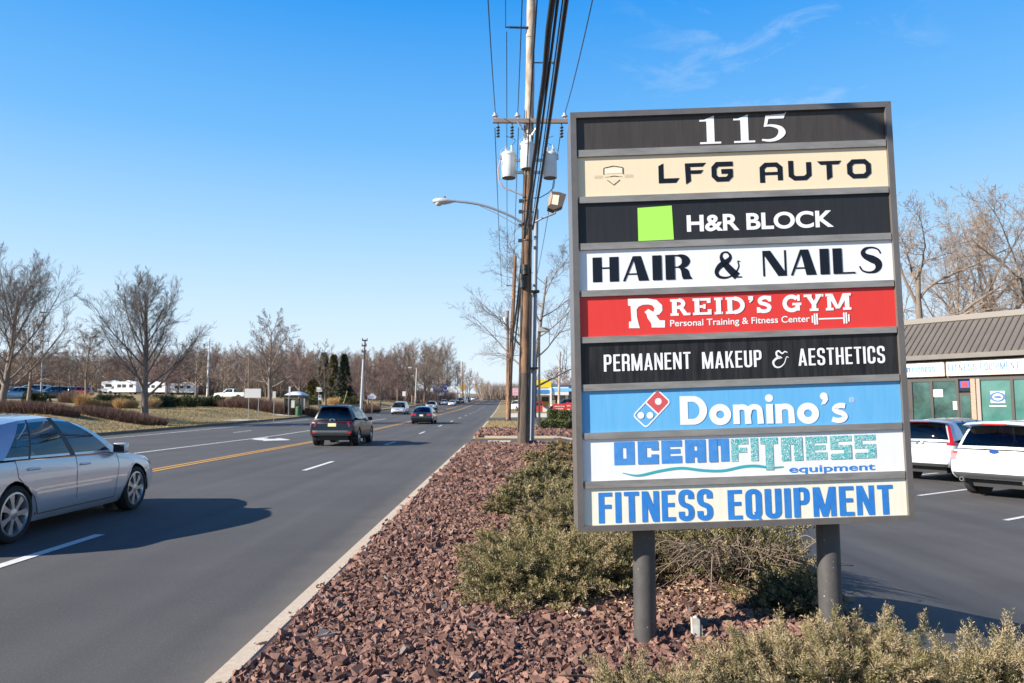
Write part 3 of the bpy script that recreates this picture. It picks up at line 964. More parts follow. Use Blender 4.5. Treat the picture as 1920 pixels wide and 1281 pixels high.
# posts
for xp in (1207.5, 1553.5):
    b = atY(xp, 1000, 4.45+.19)
    mb = MB()
    zt = (s_c+s_ax*(b[0]-SQ['X'])-s_up*SH/2)[2]+.08
    x0, y0 = b[0]-SROOT[0], .0
    ng = 32
    mb.lathe([(.069, -.4), (.069, zt-SROOT[2])], ng, (x0, y0, 0))
    rng = random.Random(int(xp))
    for k in range(9):
        a = rng.uniform(200, 300)
        z = rng.uniform(.15, .75)
        s_ = rng.uniform(.0015, .004)
        pts = []
        for j in range(7):
            q = 2*math.pi*j/7
            aa = rad(a)+s_*rng.uniform(.5, 1.3)*math.cos(q)/.069
            pts.append((x0+.0698*math.cos(aa), .0698*math.sin(aa), z+s_*rng.uniform(.5, 1.3)*math.sin(q)))
        mb.add(pts, [tuple(range(7))], 1)
    mb.build('post', [M_post, mat('chip_pale', (.40, .38, .35), .8)], sign, smooth=60, fix=False)

# ------------------------------------------------------------ planting bed: crushed red stone, fallen leaves
sheet('planting_bed', M_soil, np.linspace(KR+.15, 2.38, 26), np.linspace(-3, 29.4, 120), .012)
sheet('planting_bed', M_soil, np.linspace(KR+.15, 3.0, 20), np.linspace(36.3, 46, 30), .015)
M_stone = mat('red_stone', (.085, .038, .028), .9, isl=(.285, .158, .120))
M_stone2 = mat('grey_stone', (.10, .085, .08), .9, isl=(.27, .22, .20))
def stones(name, mats, n, xr, yr, s0, s1, seed, zoff=.02, keep=None, label=None, greyfrac=.03):
    rng = np.random.default_rng(seed)
    # prototype: octahedron-ish angular chips from jittered cubes with a clipped corner
    X = rng.uniform(*xr, n)
    Y = rng.uniform(*yr, n)
    if keep is not None:
        k = keep(X, Y, rng)
        X, Y = X[k], Y[k]
        n = len(X)
    base = np.array([(x, y, z) for z in (-1, 1) for y in (-1, 1) for x in (-1, 1)], float)*.5
    fc = np.array([(0, 2, 3, 1), (4, 5, 7, 6), (0, 1, 5, 4), (2, 6, 7, 3), (0, 4, 6, 2), (1, 3, 7, 5)])
    tri = np.concatenate([fc[:, [0, 1, 2]], fc[:, [0, 2, 3]]])
    V = np.repeat(base[None], n, 0)+rng.normal(0, .225, (n, 8, 3))
    V[:, 4:, :2] *= rng.uniform(.35, .95, (n, 1, 1))
    sz = rng.lognormal(-.05, .36, n)
    sz = np.clip(sz, .45, 1.75)*(s0+(s1-s0)*rng.random(n))
    V *= (sz[:, None]*rng.uniform(.55, 1.5, (n, 3)))[:, None, :]*np.array([1.15, 1.15, .72])
    q = rng.normal(size=(n, 4))
    q[:, 1:3] *= .42
    q /= np.linalg.norm(q, axis=1, keepdims=True)
    a, b, c, d = q.T
    Rm = np.stack([np.stack([1-2*(c*c+d*d), 2*(b*c-a*d), 2*(b*d+a*c)], -1), np.stack([2*(b*c+a*d), 1-2*(b*b+d*d), 2*(c*d-a*b)], -1), np.stack([2*(b*d-a*c), 2*(c*d+a*b), 1-2*(b*b+c*c)], -1)], 1)
    V = np.einsum('nij,nkj->nki', Rm, V)
    Z = H(X, Y)+zoff+rng.random(n)**1.5*sz*.55+.02*np.sin(X*3.1+Y*1.3)*np.sin(Y*2.3)
    V += np.stack([X, Y, Z], -1)[:, None, :]
    Fc = (np.arange(n)[:, None, None]*8+tri[None]).reshape(-1, 3)
    mi = np.repeat((rng.random(n) < greyfrac).astype(int), 12)
    return build_np(name, V.reshape(-1, 3), Fc, mats, mi=mi)
def bedkeep(X, Y, rng):
    xl = KR+.17+.05*rng.random(len(X))**2-.12*(rng.random(len(X)) < .012)
    return (X > xl) & (X < 2.28+.06*np.sin(Y*1.7)+.05*rng.random(len(X)))
for nm, n, yr, s0, s1, sd_ in (('near', 54000, (3.0, 7.0), .016, .027, 1), ('mid', 52000, (6.8, 14.5), .019, .032, 2), ('far', 30000, (14, 29.3), .034, .052, 3)):
    o = stones('red_stones', [M_stone, M_stone2], n, (KR+.05, 3.0), yr, s0, s1, sd_, keep=bedkeep)
    put(o, {'near': 'coarse broken red stones beside the sign post and near kerb', 'mid': 'red stones along the kerb left of the juniper shrubs', 'far': 'red stones running up to the foot of the utility pole'}[nm], 'gravel', kind='stuff')
o = stones('red_stones', [M_stone, M_stone2], 12000, (KR+.1, 9), (36.3, 46), .06, .10, 5, greyfrac=.04)
put(o, 'pinkish red stones beyond the driveway around the grey lamp post', 'gravel', kind='stuff')
# dry leaves caught under the shrubs
def leaf_litter(n, pts, seed):
    rng = np.random.default_rng(seed)
    k = rng.integers(0, len(pts), n)
    C_ = np.array(pts)[k]
    X = C_[:, 0]+rng.normal(0, 1, n)*C_[:, 2]
    Y = C_[:, 1]+rng.normal(0, 1, n)*C_[:, 3]
    Z = H(X, Y)+.05+.03*rng.random(n)
    L = rng.uniform(.018, .042, n)
    th = rng.uniform(0, 6.28, n)
    pr_ = np.stack([np.cos(th), np.sin(th), rng.uniform(-.4, .5, n)], -1)
    cr_ = np.stack([-np.sin(th), np.cos(th), rng.uniform(-.5, .5, n)], -1)
    P = np.stack([X, Y, Z], -1)
    V = np.stack([P-pr_*L[:, None]*.6, P+cr_*L[:, None]*.35+[0, 0, .006], P+pr_*L[:, None]*.6, P-cr_*L[:, None]*.35+[0, 0, .01]], 1)
    Fc = np.arange(n*4).reshape(n, 4)
    return build_np('fallen_leaves', V.reshape(-1, 3), Fc, mat('dead_leaf', (.30, .17, .085), .9, isl=(.50, .36, .22)))
put(leaf_litter(900, [(.15, 6.0, .35, .25), (.9, 5.2, .35, .2), (1.6, 5.0, .4, .3), (1.9, 4.7, .3, .25), (-.3, 9.5, .2, .7), (-.1, 12.5, .2, .8), (.5, 16.5, .4, .5), (1.4, 5.6, .3, .2)], 4),
    'scattered tan dead leaves lying on the stones at the edge of the junipers', 'leaves', kind='stuff')

# ------------------------------------------------------------ juniper shrubs
M_jun = mat('juniper_green', (.11, .112, .030), .75, isl=(.225, .195, .075), var=(.225, .17, .08), vscale=3.2)
M_junt = mat('juniper_tip', (.25, .19, .095), .8, isl=(.42, .33, .19))
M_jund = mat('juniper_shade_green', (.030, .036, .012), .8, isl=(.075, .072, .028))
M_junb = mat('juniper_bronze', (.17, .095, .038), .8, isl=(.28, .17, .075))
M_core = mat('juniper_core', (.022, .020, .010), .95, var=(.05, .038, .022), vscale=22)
M_twig = mat('dead_twig', (.13, .095, .07), .9, isl=(.32, .25, .19))
M_stem = mat('juniper_stem', (.11, .075, .05), .9)
def sprays(P, D, L, rng, nb, bl, bw, tipfrac, mats_w, pick=None):
    """feathery sprays: base points P, directions D, lengths L -> verts, faces, material ids"""
    n = len(P)
    D = D/np.linalg.norm(D, axis=1, keepdims=True)
    ref = rng.normal(size=(n, 3))
    A = np.cross(D, ref)
    A /= np.linalg.norm(A, axis=1, keepdims=True)
    B = np.cross(D, A)
    m = nb
    t = np.tile((np.arange(m)+.5)/m, (n, 1))+rng.normal(0, .03, (n, m))
    az = np.arange(m)[None]*2.4+rng.uniform(0, 6.28, (n, 1))+rng.normal(0, .4, (n, m))
    side = A[:, None]*np.cos(az)[..., None]+B[:, None]*np.sin(az)[..., None]*.75
    el = .75+.35*rng.random((n, m))
    bd = D[:, None]*np.cos(el)[..., None]+side*np.sin(el)[..., None]+np.array([0, 0, .12])
    bd[:, -1] = D
    bd /= np.linalg.norm(bd, axis=2, keepdims=True)
    droop = np.array([0, 0, -.10])
    Q = P[:, None]+D[:, None]*(t*L[:, None])[..., None]+droop*(t**2*L[:, None])[..., None]
    ln = bl*(1.15-.7*t)*rng.uniform(.7, 1.3, (n, m))
    wv_ = np.cross(bd, rng.normal(size=(n, m, 3)))
    wv_ /= np.linalg.norm(wv_, axis=2, keepdims=True)
    hw = (bw*rng.uniform(.7, 1.2, (n, m)))[..., None]*wv_
    tip = Q+bd*ln[..., None]
    mid = Q+bd*(ln*.55)[..., None]
    V = np.stack([Q, mid+hw, tip, mid-hw], 2).reshape(-1, 3)
    Fc = np.arange(n*m*4).reshape(-1, 4)
    if pick is None: pick = rng.choice(len(mats_w), size=n, p=mats_w)
    mi = np.repeat(pick[:, None], m, 1)
    mi[(t > .78) & (rng.random((n, m)) < tipfrac)] = 1
    return V, Fc, mi.ravel()
def juniper(label, cx, cy, rx, ry, h, npl, seed, ns=15, nb=12, bl=.028, bw=.0038, L0=.20, L1=.38, tip=.6, w=(.62, .12, .26, 0.), lean=(0, 0), gap=None, stems=30, up=.35):
    """npl plumes over a low lumpy dome; each plume carries ns short sprays of nb scale blades"""
    rng = np.random.default_rng(seed)
    zg = Hz(cx, cy)
    root = thing('juniper_shrub', label, 'shrub', (cx, cy, zg), 0)
    k = 10
    mr_ = rng.uniform(.28, .50, k)
    a_ = rng.uniform(0, 6.28, k)
    q_ = np.sqrt(rng.random(k))*(1-mr_)
    mx_ = np.stack([np.cos(a_)*q_*rx, np.sin(a_)*q_*ry], -1)
    mh = h*rng.uniform(.55, 1.0, k)
    mx_[0], mr_[0], mh[0] = 0, .62, h*.85
    pk = rng.choice(k, npl, p=(mr_**2)/np.sum(mr_**2))
    u = rng.normal(size=(npl, 3))
    u[:, 2] = np.abs(u[:, 2])*.9
    u /= np.linalg.norm(u, axis=1, keepdims=True)
    rr_ = rng.uniform(.35, 1.0, npl)**.5
    P = np.stack([mx_[pk, 0]+u[:, 0]*rx*mr_[pk]*rr_, mx_[pk, 1]+u[:, 1]*ry*mr_[pk]*rr_, u[:, 2]*mh[pk]*rr_*.82], -1)
    D = np.stack([u[:, 0]*.9, u[:, 1]*.9, u[:, 2]*.35+up], -1)+rng.normal(0, .28, (npl, 3))
    D[:, :2] += P[:, :2]/np.array([rx, ry])*.45+np.array(lean)
    D /= np.linalg.norm(D, axis=1, keepdims=True)
    if gap is not None:
        kk = gap(P, rng)
        P, D, pk = P[kk], D[kk], pk[kk]
    npl = len(P)
    P[:, 2] = np.maximum(P[:, 2], .02)+(H(cx+P[:, 0], cy+P[:, 1])-zg)
    L = rng.uniform(L0, L1, npl)
    P0 = P-D*L[:, None]*.55
    # sprays along each plume, alternating left and right in a flattish fan
    t = np.linspace(.08, 1, ns)[None]+rng.normal(0, .02, (npl, ns))
    A = np.cross(D, rng.normal(size=(npl, 3))+np.array([0, 0, 1.2]))
    A /= np.linalg.norm(A, axis=1, keepdims=True)
    B = np.cross(D, A)
    az = np.arange(ns)[None]*2.4+rng.normal(0, .5, (npl, ns))
    sd_ = A[:, None]*np.cos(az)[..., None]+B[:, None]*(np.sin(az)*.6)[..., None]
    el = (.85-.55*t)+rng.normal(0, .12, (npl, ns))
    SD = D[:, None]*np.cos(el)[..., None]+sd_*np.sin(el)[..., None]+np.array([0, 0, .10])
    SP_ = P0[:, None]+D[:, None]*(t*L[:, None])[..., None]+np.array([0, 0, -.06])*(t**2*L[:, None])[..., None]
    SL = L[:, None]*(.42-.20*t)*rng.uniform(.7, 1.25, (npl, ns))
    pick = np.repeat(rng.choice(4, size=npl, p=w)[:, None], ns, 1)
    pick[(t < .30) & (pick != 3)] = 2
    sw = rng.random((npl, ns))
    pick[(t > .55) & (sw < tip*.45)] = 1
    V, Fc, mi = sprays(SP_.reshape(-1, 3), SD.reshape(-1, 3), SL.ravel(), rng, nb, bl, bw, tip, (1, 0, 0, 0), pick.ravel())
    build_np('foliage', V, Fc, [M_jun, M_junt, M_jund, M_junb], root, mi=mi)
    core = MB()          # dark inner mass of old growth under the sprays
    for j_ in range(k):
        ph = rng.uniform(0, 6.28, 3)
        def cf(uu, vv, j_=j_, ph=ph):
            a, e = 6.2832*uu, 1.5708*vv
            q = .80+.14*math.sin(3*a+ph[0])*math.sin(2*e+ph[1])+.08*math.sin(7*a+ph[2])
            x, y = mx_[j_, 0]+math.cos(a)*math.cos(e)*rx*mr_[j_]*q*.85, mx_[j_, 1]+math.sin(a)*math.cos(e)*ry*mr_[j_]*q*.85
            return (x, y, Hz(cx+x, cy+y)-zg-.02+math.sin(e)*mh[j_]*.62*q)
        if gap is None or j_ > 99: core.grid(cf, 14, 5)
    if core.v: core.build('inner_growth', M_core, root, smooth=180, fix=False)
    mb = MB()
    for i in range(stems):
        a = rng.uniform(0, 6.28)
        r0 = rng.uniform(0, .25)
        r1 = rng.uniform(.5, .95)
        zz = rng.uniform(.3, .8)*h
        p0 = np.array([math.cos(a)*rx*r0, math.sin(a)*ry*r0, 0.0])
        p2 = np.array([math.cos(a+.3)*rx*r1, math.sin(a+.3)*ry*r1, zz*(1.1-r1*.6)+.03])
        p1 = (p0+p2)/2+np.array([rng.normal(0, .05), rng.normal(0, .05), .12*h])
        pts = crom([p0, p1, p2], 4)
        for q_ in pts: q_[2] += Hz(cx+q_[0], cy+q_[1])-zg
        mb.tube(pts, list(np.linspace(.011, .004, len(pts))), 5)
    mb.build('stem', M_stem, root, smooth=180, fix=False)
    return root
# close shrub along the bottom edge of the picture
NEAR = dict(bl=.024, bw=.0017, nb=19, ns=18, tip=.8)
juniper('tan tipped juniper nearest the camera, left of the sign post bottom edge', .62, 3.30, .66, .36, .40, 430, 11, w=(.45, .35, .20, 0), stems=14, L0=.14, L1=.26, **NEAR)
juniper('tan tipped juniper in front of the right sign post', 1.50, 3.45, .62, .50, .54, 760, 12, w=(.42, .40, .18, 0), stems=20, up=.5, L0=.18, L1=.34, **NEAR)
juniper('tan tipped juniper at the bottom right corner beside the lot', 2.25, 3.35, .62, .48, .48, 560, 13, w=(.42, .40, .18, 0), stems=14, lean=(.25, .1), L0=.18, L1=.34, **NEAR)
# the spreading mass behind the sign
MIDJ = dict(bl=.036, bw=.0030, nb=16, ns=17, tip=.45)
juniper('spreading green juniper with its left edge on the red stones', .50, 6.30, 1.08, 1.25, .42, 1050, 14, w=(.62, .13, .25, 0), **MIDJ)
juniper('olive juniper mound behind the sign between the left post and the mid bed', .85, 8.2, 1.0, 1.1, .62, 640, 15, w=(.64, .14, .22, 0), **MIDJ)
def gapf(P, rng):       # open side facing the sign shows bare stems
    return ~((P[:, 1] < -.02) & (P[:, 0] < .30) & (P[:, 0] > -.62) & (rng.random(len(P)) < .96))
jr = juniper('dark juniper under the sign with bare twisted stems showing', 1.85, 6.15, .85, 1.0, .68, 640, 16, gap=gapf, w=(.56, .06, .38, 0), stems=44, lean=(.25, 0), bl=.030, bw=.0045, tip=.3)
rng = np.random.default_rng(8)
mb = MB()
for i in range(64):
    p0 = np.array([rng.uniform(-.15, .25), rng.uniform(-.2, .15), .02])
    a = rng.uniform(3.3, 5.6)
    r1 = rng.uniform(.4, .85)
    p2 = p0+np.array([math.cos(a)*r1, math.sin(a)*r1*.8, rng.uniform(.0, .35)])
    p1 = (p0+p2)/2+np.array([rng.normal(0, .07), rng.normal(0, .07), rng.uniform(.1, .28)])
    pts = crom([p0, p1, p2], 5)
    mb.tube(pts, list(np.linspace(.007, .0022, len(pts))), 4)
    for j in range(3):
        q_ = pts[rng.integers(3, len(pts)-1)]
        mb.tube([q_, q_+rng.normal(0, .09, 3), q_+rng.normal(0, .12, 3)+[0, -.04, -.03]], [.003, .002, .001], 3)
mb.build('bare_stem', M_twig, jr, smooth=180, fix=False)
juniper('olive juniper patch beyond the spreading one, left of the sign edge', .48, 10.4, .90, 1.8, .46, 620, 17, bl=.040, bw=.0065, w=(.66, .16, .18, 0), tip=.4)
juniper('low green juniper halfway to the utility pole', .80, 14.2, .95, 1.7, .46, 460, 18, bl=.045, bw=.008, w=(.68, .12, .2, 0), tip=.3)
juniper('bronze juniper just in front of the utility pole', 1.30, 18.6, .95, 1.5, .40, 260, 19, bl=.06, bw=.011, w=(.25, .15, .15, .45), tip=.5)
juniper('bronze juniper right of the utility pole behind the sign frame', 2.0, 23.0, 1.1, 1.8, .42, 240, 20, bl=.07, bw=.013, w=(.30, .15, .15, .40), tip=.5)
juniper('small juniper at the lot edge behind the sign', 2.35, 9.4, .6, .9, .42, 200, 21, bl=.04, bw=.0065, w=(.66, .16, .18, 0), tip=.4)

juniper('small dark juniper tucked against the right sign post', 2.0, 5.25, .38, .42, .36, 150, 22, w=(.5, .08, .42, 0), bl=.028, bw=.004, tip=.3)
# short broken stake beside the left post
p = atY(1305, 1236, 4.62)
t = MB()
t.prism([(-.021, -.05), (.021, -.05), (.024, .11), (.006, .128), (-.012, .118), (-.024, .122)], -.018, .018, lambda u, v, h: (u, h, v))
t.prism([(.026, -.05), (.040, -.05), (.040, .075), (.028, .088)], -.012, .014, lambda u, v, h: (u, h, v))
put(t.build('marker_stub', mat('weathered_white', (.66, .64, .58), .8, var=(.45, .40, .33), vscale=20), None, (p[0], 4.62, Hz(p[0], 4.62)+.03)), 'short broken white stub standing in the stones right of the left sign post', 'stake')

# ------------------------------------------------------------ utility pole with its hardware
M_wood = mat('pole_wood', (.33, .18, .095), .9, var=(.085, .055, .040), vscale=1.6, stretch=(2.5, 2.5, .5), bump=.9, bscale=22)
M_wood2 = mat('pole_wood_pale', (.55, .46, .37), .9, var=(.20, .14, .10), vscale=1.4, stretch=(2.5, 2.5, .6), bump=.8, bscale=22)
M_char = mat('pole_wood_dark', (.055, .045, .04), .9, var=(.17, .12, .085), vscale=1.5, stretch=(3, 3, .4), bump=.9, bscale=22)
M_galv = mat('galvanised', (.46, .48, .50), .45, metal=.6, var=(.36, .38, .40), vscale=7)
M_conduit = mat('conduit_grey', (.27, .30, .35), .5, metal=.2)
M_cangrey = mat('transformer_paint', (.62, .64, .64), .4, var=(.55, .57, .57), vscale=3)
M_canbot = mat('transformer_bottom', (.20, .17, .14), .7)
M_blk = mat('cable_black', (.012, .012, .013), .5)
M_wire = mat('wire_dark', (.035, .04, .05), .5)
M_porc = mat('porcelain', (.55, .56, .58), .25)
M_dkmetal = mat('dark_metal', (.035, .034, .034), .5)
PY = 27.9
pb = atY(981, 838, PY)
pole = thing('utility_pole', 'tall brown wooden utility pole with three grey transformers and a crossarm', 'utility pole', (pb[0], PY, Hz(pb[0], PY)))
PB = np.array([pb[0], PY, Hz(pb[0], PY)])
def PP(x, y, dy=0.0): return atY(x, y, PY+dy)-PB
top = PP(999, -150)
def polept(z): return np.array([top[0]*z/top[2], 0, z])
def poleshaft(z0, z1, r0, r1, m, rough=.012):
    mb = MB()
    rng = random.Random(int(z0*7))
    zs = np.linspace(z0, z1, max(3, int((z1-z0)/.35)))
    n = 20
    for i, z in enumerate(zs):
        c = polept(z)
        r = r0+(r1-r0)*i/(len(zs)-1)
        for j in range(n):
            q = 2*math.pi*j/n
            rr_ = r+rng.uniform(-1, 1)*rough
            mb.v.append((c[0]+rr_*math.cos(q), rr_*math.sin(q), z))
    for i in range(len(zs)-1):
        for j in range(n):
            mb.f.append((i*n+j, i*n+(j+1) % n, (i+1)*n+(j+1) % n, (i+1)*n+j))
            mb.m.append(0)
    return mb
zt = top[2]
z1, z2 = PP(985, 700)[2], PP(990, 330)[2]
for a, b, m, ra, rb in ((-.3, z1, M_char, .235, .215), (z1, z2, M_wood, .215, .185), (z2, zt, M_wood2, .185, .155)):
    poleshaft(a, b, ra, rb, m).build('shaft', m, pole, smooth=50)
# crossarm
za = PP(990, 232)[2]
xa, xb = PP(924, 232)[0], PP(1064, 230)[0]
mb = MB()
mb.bbox(xa, xb, -.32, -.20, za-.085, za+.085, .012)
mb.build('crossarm', mat('crossarm_wood', (.20, .15, .13), .85, var=(.28, .22, .19), vscale=4, stretch=(.5, 4, 4)), pole)
mb = MB()
mb.tube([(PP(970, 240)[0], -.36, za-.05), (polept(za-.75)[0], -.22, za-.75)], .035, 4)
mb.tube([(PP(1012, 240)[0], -.36, za-.05), (polept(za-.75)[0], -.22, za-.75)], .035, 4)
mb.build('crossarm_brace', M_galv, pole)
def insul(x, z, up=True, y=-.26):
    s_ = 1 if up else -1
    mb = MB()
    if up: mb.lathe([(.02, 0), (.02, .08), (.11, .09), (.115, .13), (.05, .16), (.07, .18), (.07, .22), (.03, .24), (0, .25)], 12, (x, y, z))
    else:
        mb.lathe([(.025, -.0), (.025, -.12)], 8, (x, y, z))
        for k in range(4): mb.lathe([(.02, -.12-k*.12), (.075, -.15-k*.12), (.075, -.18-k*.12), (.02, -.22-k*.12)], 10, (x, y, z))
    mb.build('insulator', M_porc if up else M_dkmetal, pole, smooth=40)
ins = [PP(x, 222)[0] for x in (929, 970.5, 1058)]
for x in ins: insul(x, za+.085)
for x in (934, 960, 1052): insul(PP(x, 240)[0], za-.085, False)
# long insulator near the top, with its small fittings
mb = MB()
zi = PP(995, 55)[2]
x0_, x1_ = PP(948, 53)[0], polept(zi)[0]
mb.tube([(x0_, -.1, zi+.03), (x1_, -.1, zi-.02)], .03, 8)
for k in range(14): mb.lathe([(.02, -.02), (.07, 0), (.02, .02)], 10, (x0_+.15+(x1_-x0_-.3)*k/13, -.1, zi+.02), axis='x')
mb.build('line_insulator', M_dkmetal, pole, smooth=50)
for yy in (120, 122):
    mb = MB()
    zf = PP(1000, yy)[2]
    mb.tube([(polept(zf)[0], -.1, zf), (PP(1040, yy)[0], -.1, zf)], .025, 6)
    mb.lathe([(.05, -.05), (.07, 0), (.05, .05)], 10, (PP(1038, yy)[0], -.1, zf), axis='x')
    if yy == 120: mb.build('side_bracket', M_dkmetal, pole)
# transformers
def transformer(xc, ytop, ybot, wpx, dy, lug):
    a, b = PP(xc, ytop), PP(xc, ybot)
    r = wpx/2*PY/F*.99
    hgt = a[2]-b[2]
    mb = MB()
    mb.lathe([(0, b[2]+.03), (r*.9, b[2]+.03), (r*.96, b[2]), (r, b[2]+.02), (r, b[2]+hgt*.5), (r, a[2]-.02)], 24, (a[0], dy, 0))
    o = mb.build('transformer', M_cangrey, pole, smooth=45)
    mb = MB()
    mb.lathe([(r*1.06, a[2]-.06), (r*1.08, a[2]-.0), (r*.95, a[2]+.06), (r*.5, a[2]+.11), (0, a[2]+.13)], 24, (a[0], dy, 0))
    mb.build('lid', M_cangrey, o, smooth=50)
    mb = MB()
    mb.lathe([(0, b[2]-.001), (r*.93, b[2]-.001)], 24, (a[0], dy, 0))
    mb.build('base', M_canbot, o, fix=False)
    mb = MB()
    for q, hh in ((.12, .3), (-.1, .26)):
        mb.lathe([(.05, a[2]+.05), (.07, a[2]+.1), (.05, a[2]+.14), (.07, a[2]+.18), (.04, a[2]+.22), (.045, a[2]+.05+hh), (0, a[2]+.06+hh)], 10, (a[0]+q, dy-.05, 0))
    mb.build('bushing', M_porc, o, smooth=50)
    mb = MB()
    for zz in (a[2]-.2, b[2]+.25):
        mb.box(min(a[0], polept(zz)[0]), max(a[0], polept(zz)[0]), dy+.02, dy+.12, zz-.05, zz+.05)
    mb.build('mounting_bracket', M_cangrey, o)
    mb = MB()
    mb.box(a[0]+lug*r-.06, a[0]+lug*r+.06, dy-.1, dy+.02, a[2]-.2, a[2]-.06)
    mb.tube([(a[0]+lug*(r+.05), dy-.05, a[2]-.12), (a[0]+lug*(r+.02), dy-.1, a[2]+.12), (a[0]+lug*.1, dy-.1, a[2]+.32)], .014, 5)
    mb.build('lug', M_galv, o)
    # jumper up to the crossarm
    mb = MB()
    mb.tube(crom([(a[0]+.1, dy-.05, a[2]+.34), (a[0]-lug*.25, dy-.1, a[2]+.55), (a[0]+lug*.12, -.26, za-.6)], 5), .011, 5)
    mb.build('jumper_wire', M_wire, o)
transformer(954, 291, 335, 28, -.05, -1)
transformer(988, 279, 325, 26, -.48, -1)
transformer(1031, 291, 335, 27, -.05, 1)
# wires down the shaft and clamps
for sx, z0_, z1_, r_ in ((-.20, .5, zt*.62, .018), (.16, .8, zt*.75, .016), (-.13, .2, zt*.55, .014)):
    mb = MB()
    mb.tube([(polept(z)[0]+sx*(1-.02*z/3)+.01*math.sin(z*2), -.16, z) for z in np.linspace(z0_, z1_, 14)], r_, 5)
    mb.build('riser_wire', M_blk, pole)
for y_ in (378, 398, 424, 452):
    mb = MB()
    zf = PP(985, y_)[2]
    c = polept(zf)
    mb.lathe([(.21, -.03), (.215, 0), (.21, .03)], 16, (c[0], 0, zf))
    mb.box(c[0]-.34, c[0]-.2, -.12, -.02, zf-.06, zf+.06)
    mb.build('clamp', M_dkmetal, pole)
mb = MB()
for k in range(5):
    c = PP(984-k*1.5, 505+k*8)
    mb.lathe([(.0, -.12), (.13, -.1), (.13, .1), (0, .12)], 10, (c[0]+.05*math.sin(k*2.1), -.28-.05*math.cos(k), c[2]))
mb.build('splice_cluster', M_blk, pole, smooth=50)
mb = MB()
mb.tube([PP(*q_, -.22) for q_ in ((938, 300), (934, 318), (936, 340), (944, 352), (960, 358), (980, 366))], .03, 6)
mb.build('service_lead', mat('lead_pink', (.45, .33, .32), .6), pole, smooth=60)
mb = MB()
mb.tube([PP(*q_, -.22) for q_ in ((1040, 338), (1038, 352), (1028, 362), (1014, 370), (1000, 372))], .018, 6)
mb.build('service_lead', M_blk, pole, smooth=60)
# street lamp on a long curved arm
mb = MB()
mb.tube(crom([PP(980, 418, -.2), PP(955, 404, -.25), PP(915, 388, -.3), PP(885, 381, -.3), PP(850, 377, -.3)], 4), .045, 8)
mb.tube([PP(980, 428, -.2), PP(930, 400, -.25), PP(900, 386, -.3)], .015, 5)
o = mb.build('lamp_arm', M_galv, pole, smooth=60)
c = PP(831, 377.5, -.3)
mb = MB()
mb.lathe([(0, -.40), (.07, -.39), (.12, -.30), (.15, -.12), (.15, .05), (.11, .22), (.06, .38), (.05, .42)], 14, (0, 0, 0), axis='x')
mb.v = [(x*1.0+c[0], y*1.3+c[1], z*.85+c[2]) for x, y, z in mb.v]
o2 = mb.build('lamp_head', mat('lamp_grey', (.60, .60, .58), .4, metal=.2), pole, smooth=50)
mb = MB()
mb.lathe([(.15, 0), (.14, -.07), (.09, -.12), (0, -.14)], 14, (c[0]-.17, c[1], c[2]-.05))
mb.build('lamp_lens', mat('lens_clear', (.55, .55, .50), .15), o2, smooth=60)
mb = MB()
mb.lathe([(.05, 0), (.05, .08), (0, .09)], 8, (c[0]+.05, c[1], c[2]+.10))
mb.build('photocell', M_dkmetal, o2)
# flood light on the other side
mb = MB()
mb.tube([PP(1002, 417, -.2), PP(1020, 408, -.3), PP(1036, 402, -.35), PP(1041, 400, -.35), PP(1041, 393, -.35)], .04, 8)
mb.build('bracket_arm', M_galv, pole, smooth=60)
fl = PP(1043, 380, -.35)
mb = MB()
bx = [(-.30, .10), (-.20, .38), (.10, .33), (.36, .22), (.22, -.22), (-.12, -.34), (-.34, -.24)]
def flf(u, v, h): return (fl[0]+u, fl[1]+h-.25*u, fl[2]+v)
mb.prism(bx, -.26, .26, flf)
hd = mb.build('flood_light', mat('flood_bronze', (.07, .05, .04), .5, metal=.3), pole)
mb = MB()
mb.prism([(-.14, .24), (.10, .20), (.04, -.18), (-.20, -.12)], -.275, -.262, flf)
mb.build('flood_lens', mat('flood_glass', (.62, .55, .44), .12), hd)
mb = MB()
mb.prism([(-.34, -.20), (-.31, .10), (-.20, .36), (-.16, .24), (-.24, -.12)], -.270, -.261, flf)
mb.build('flood_side', mat('flood_tan', (.50, .34, .22), .5), hd)
# grey conduit standing off the shaft
mb = MB()
c0, c1 = PP(997.5, 830, .5), PP(1006, 395, .5)
mb.tube([c0, c0+(c1-c0)*.5, c1, c1+[-.05, 0, .15]], .085, 10)
o = mb.build('conduit', M_conduit, pole, smooth=60)
for y_ in (545, 690, 828):
    zz = PP(998, y_)[2]
    t_ = (zz-c0[2])/(c1[2]-c0[2])
    q_ = c0+(c1-c0)*t_
    mb = MB()
    mb.box(polept(zz)[0], q_[0]+.16, .05, .45, zz-.03, zz+.03)
    mb.build('conduit_strap', M_dkmetal, pole)
mb = MB()
c0, c1 = PP(991.5, 822, .35), PP(996, 552, .35)
mb.tube([c0, c1], .05, 8)
mb.build('conduit', mat('conduit_pale', (.40, .42, .45), .5), pole, smooth=60)

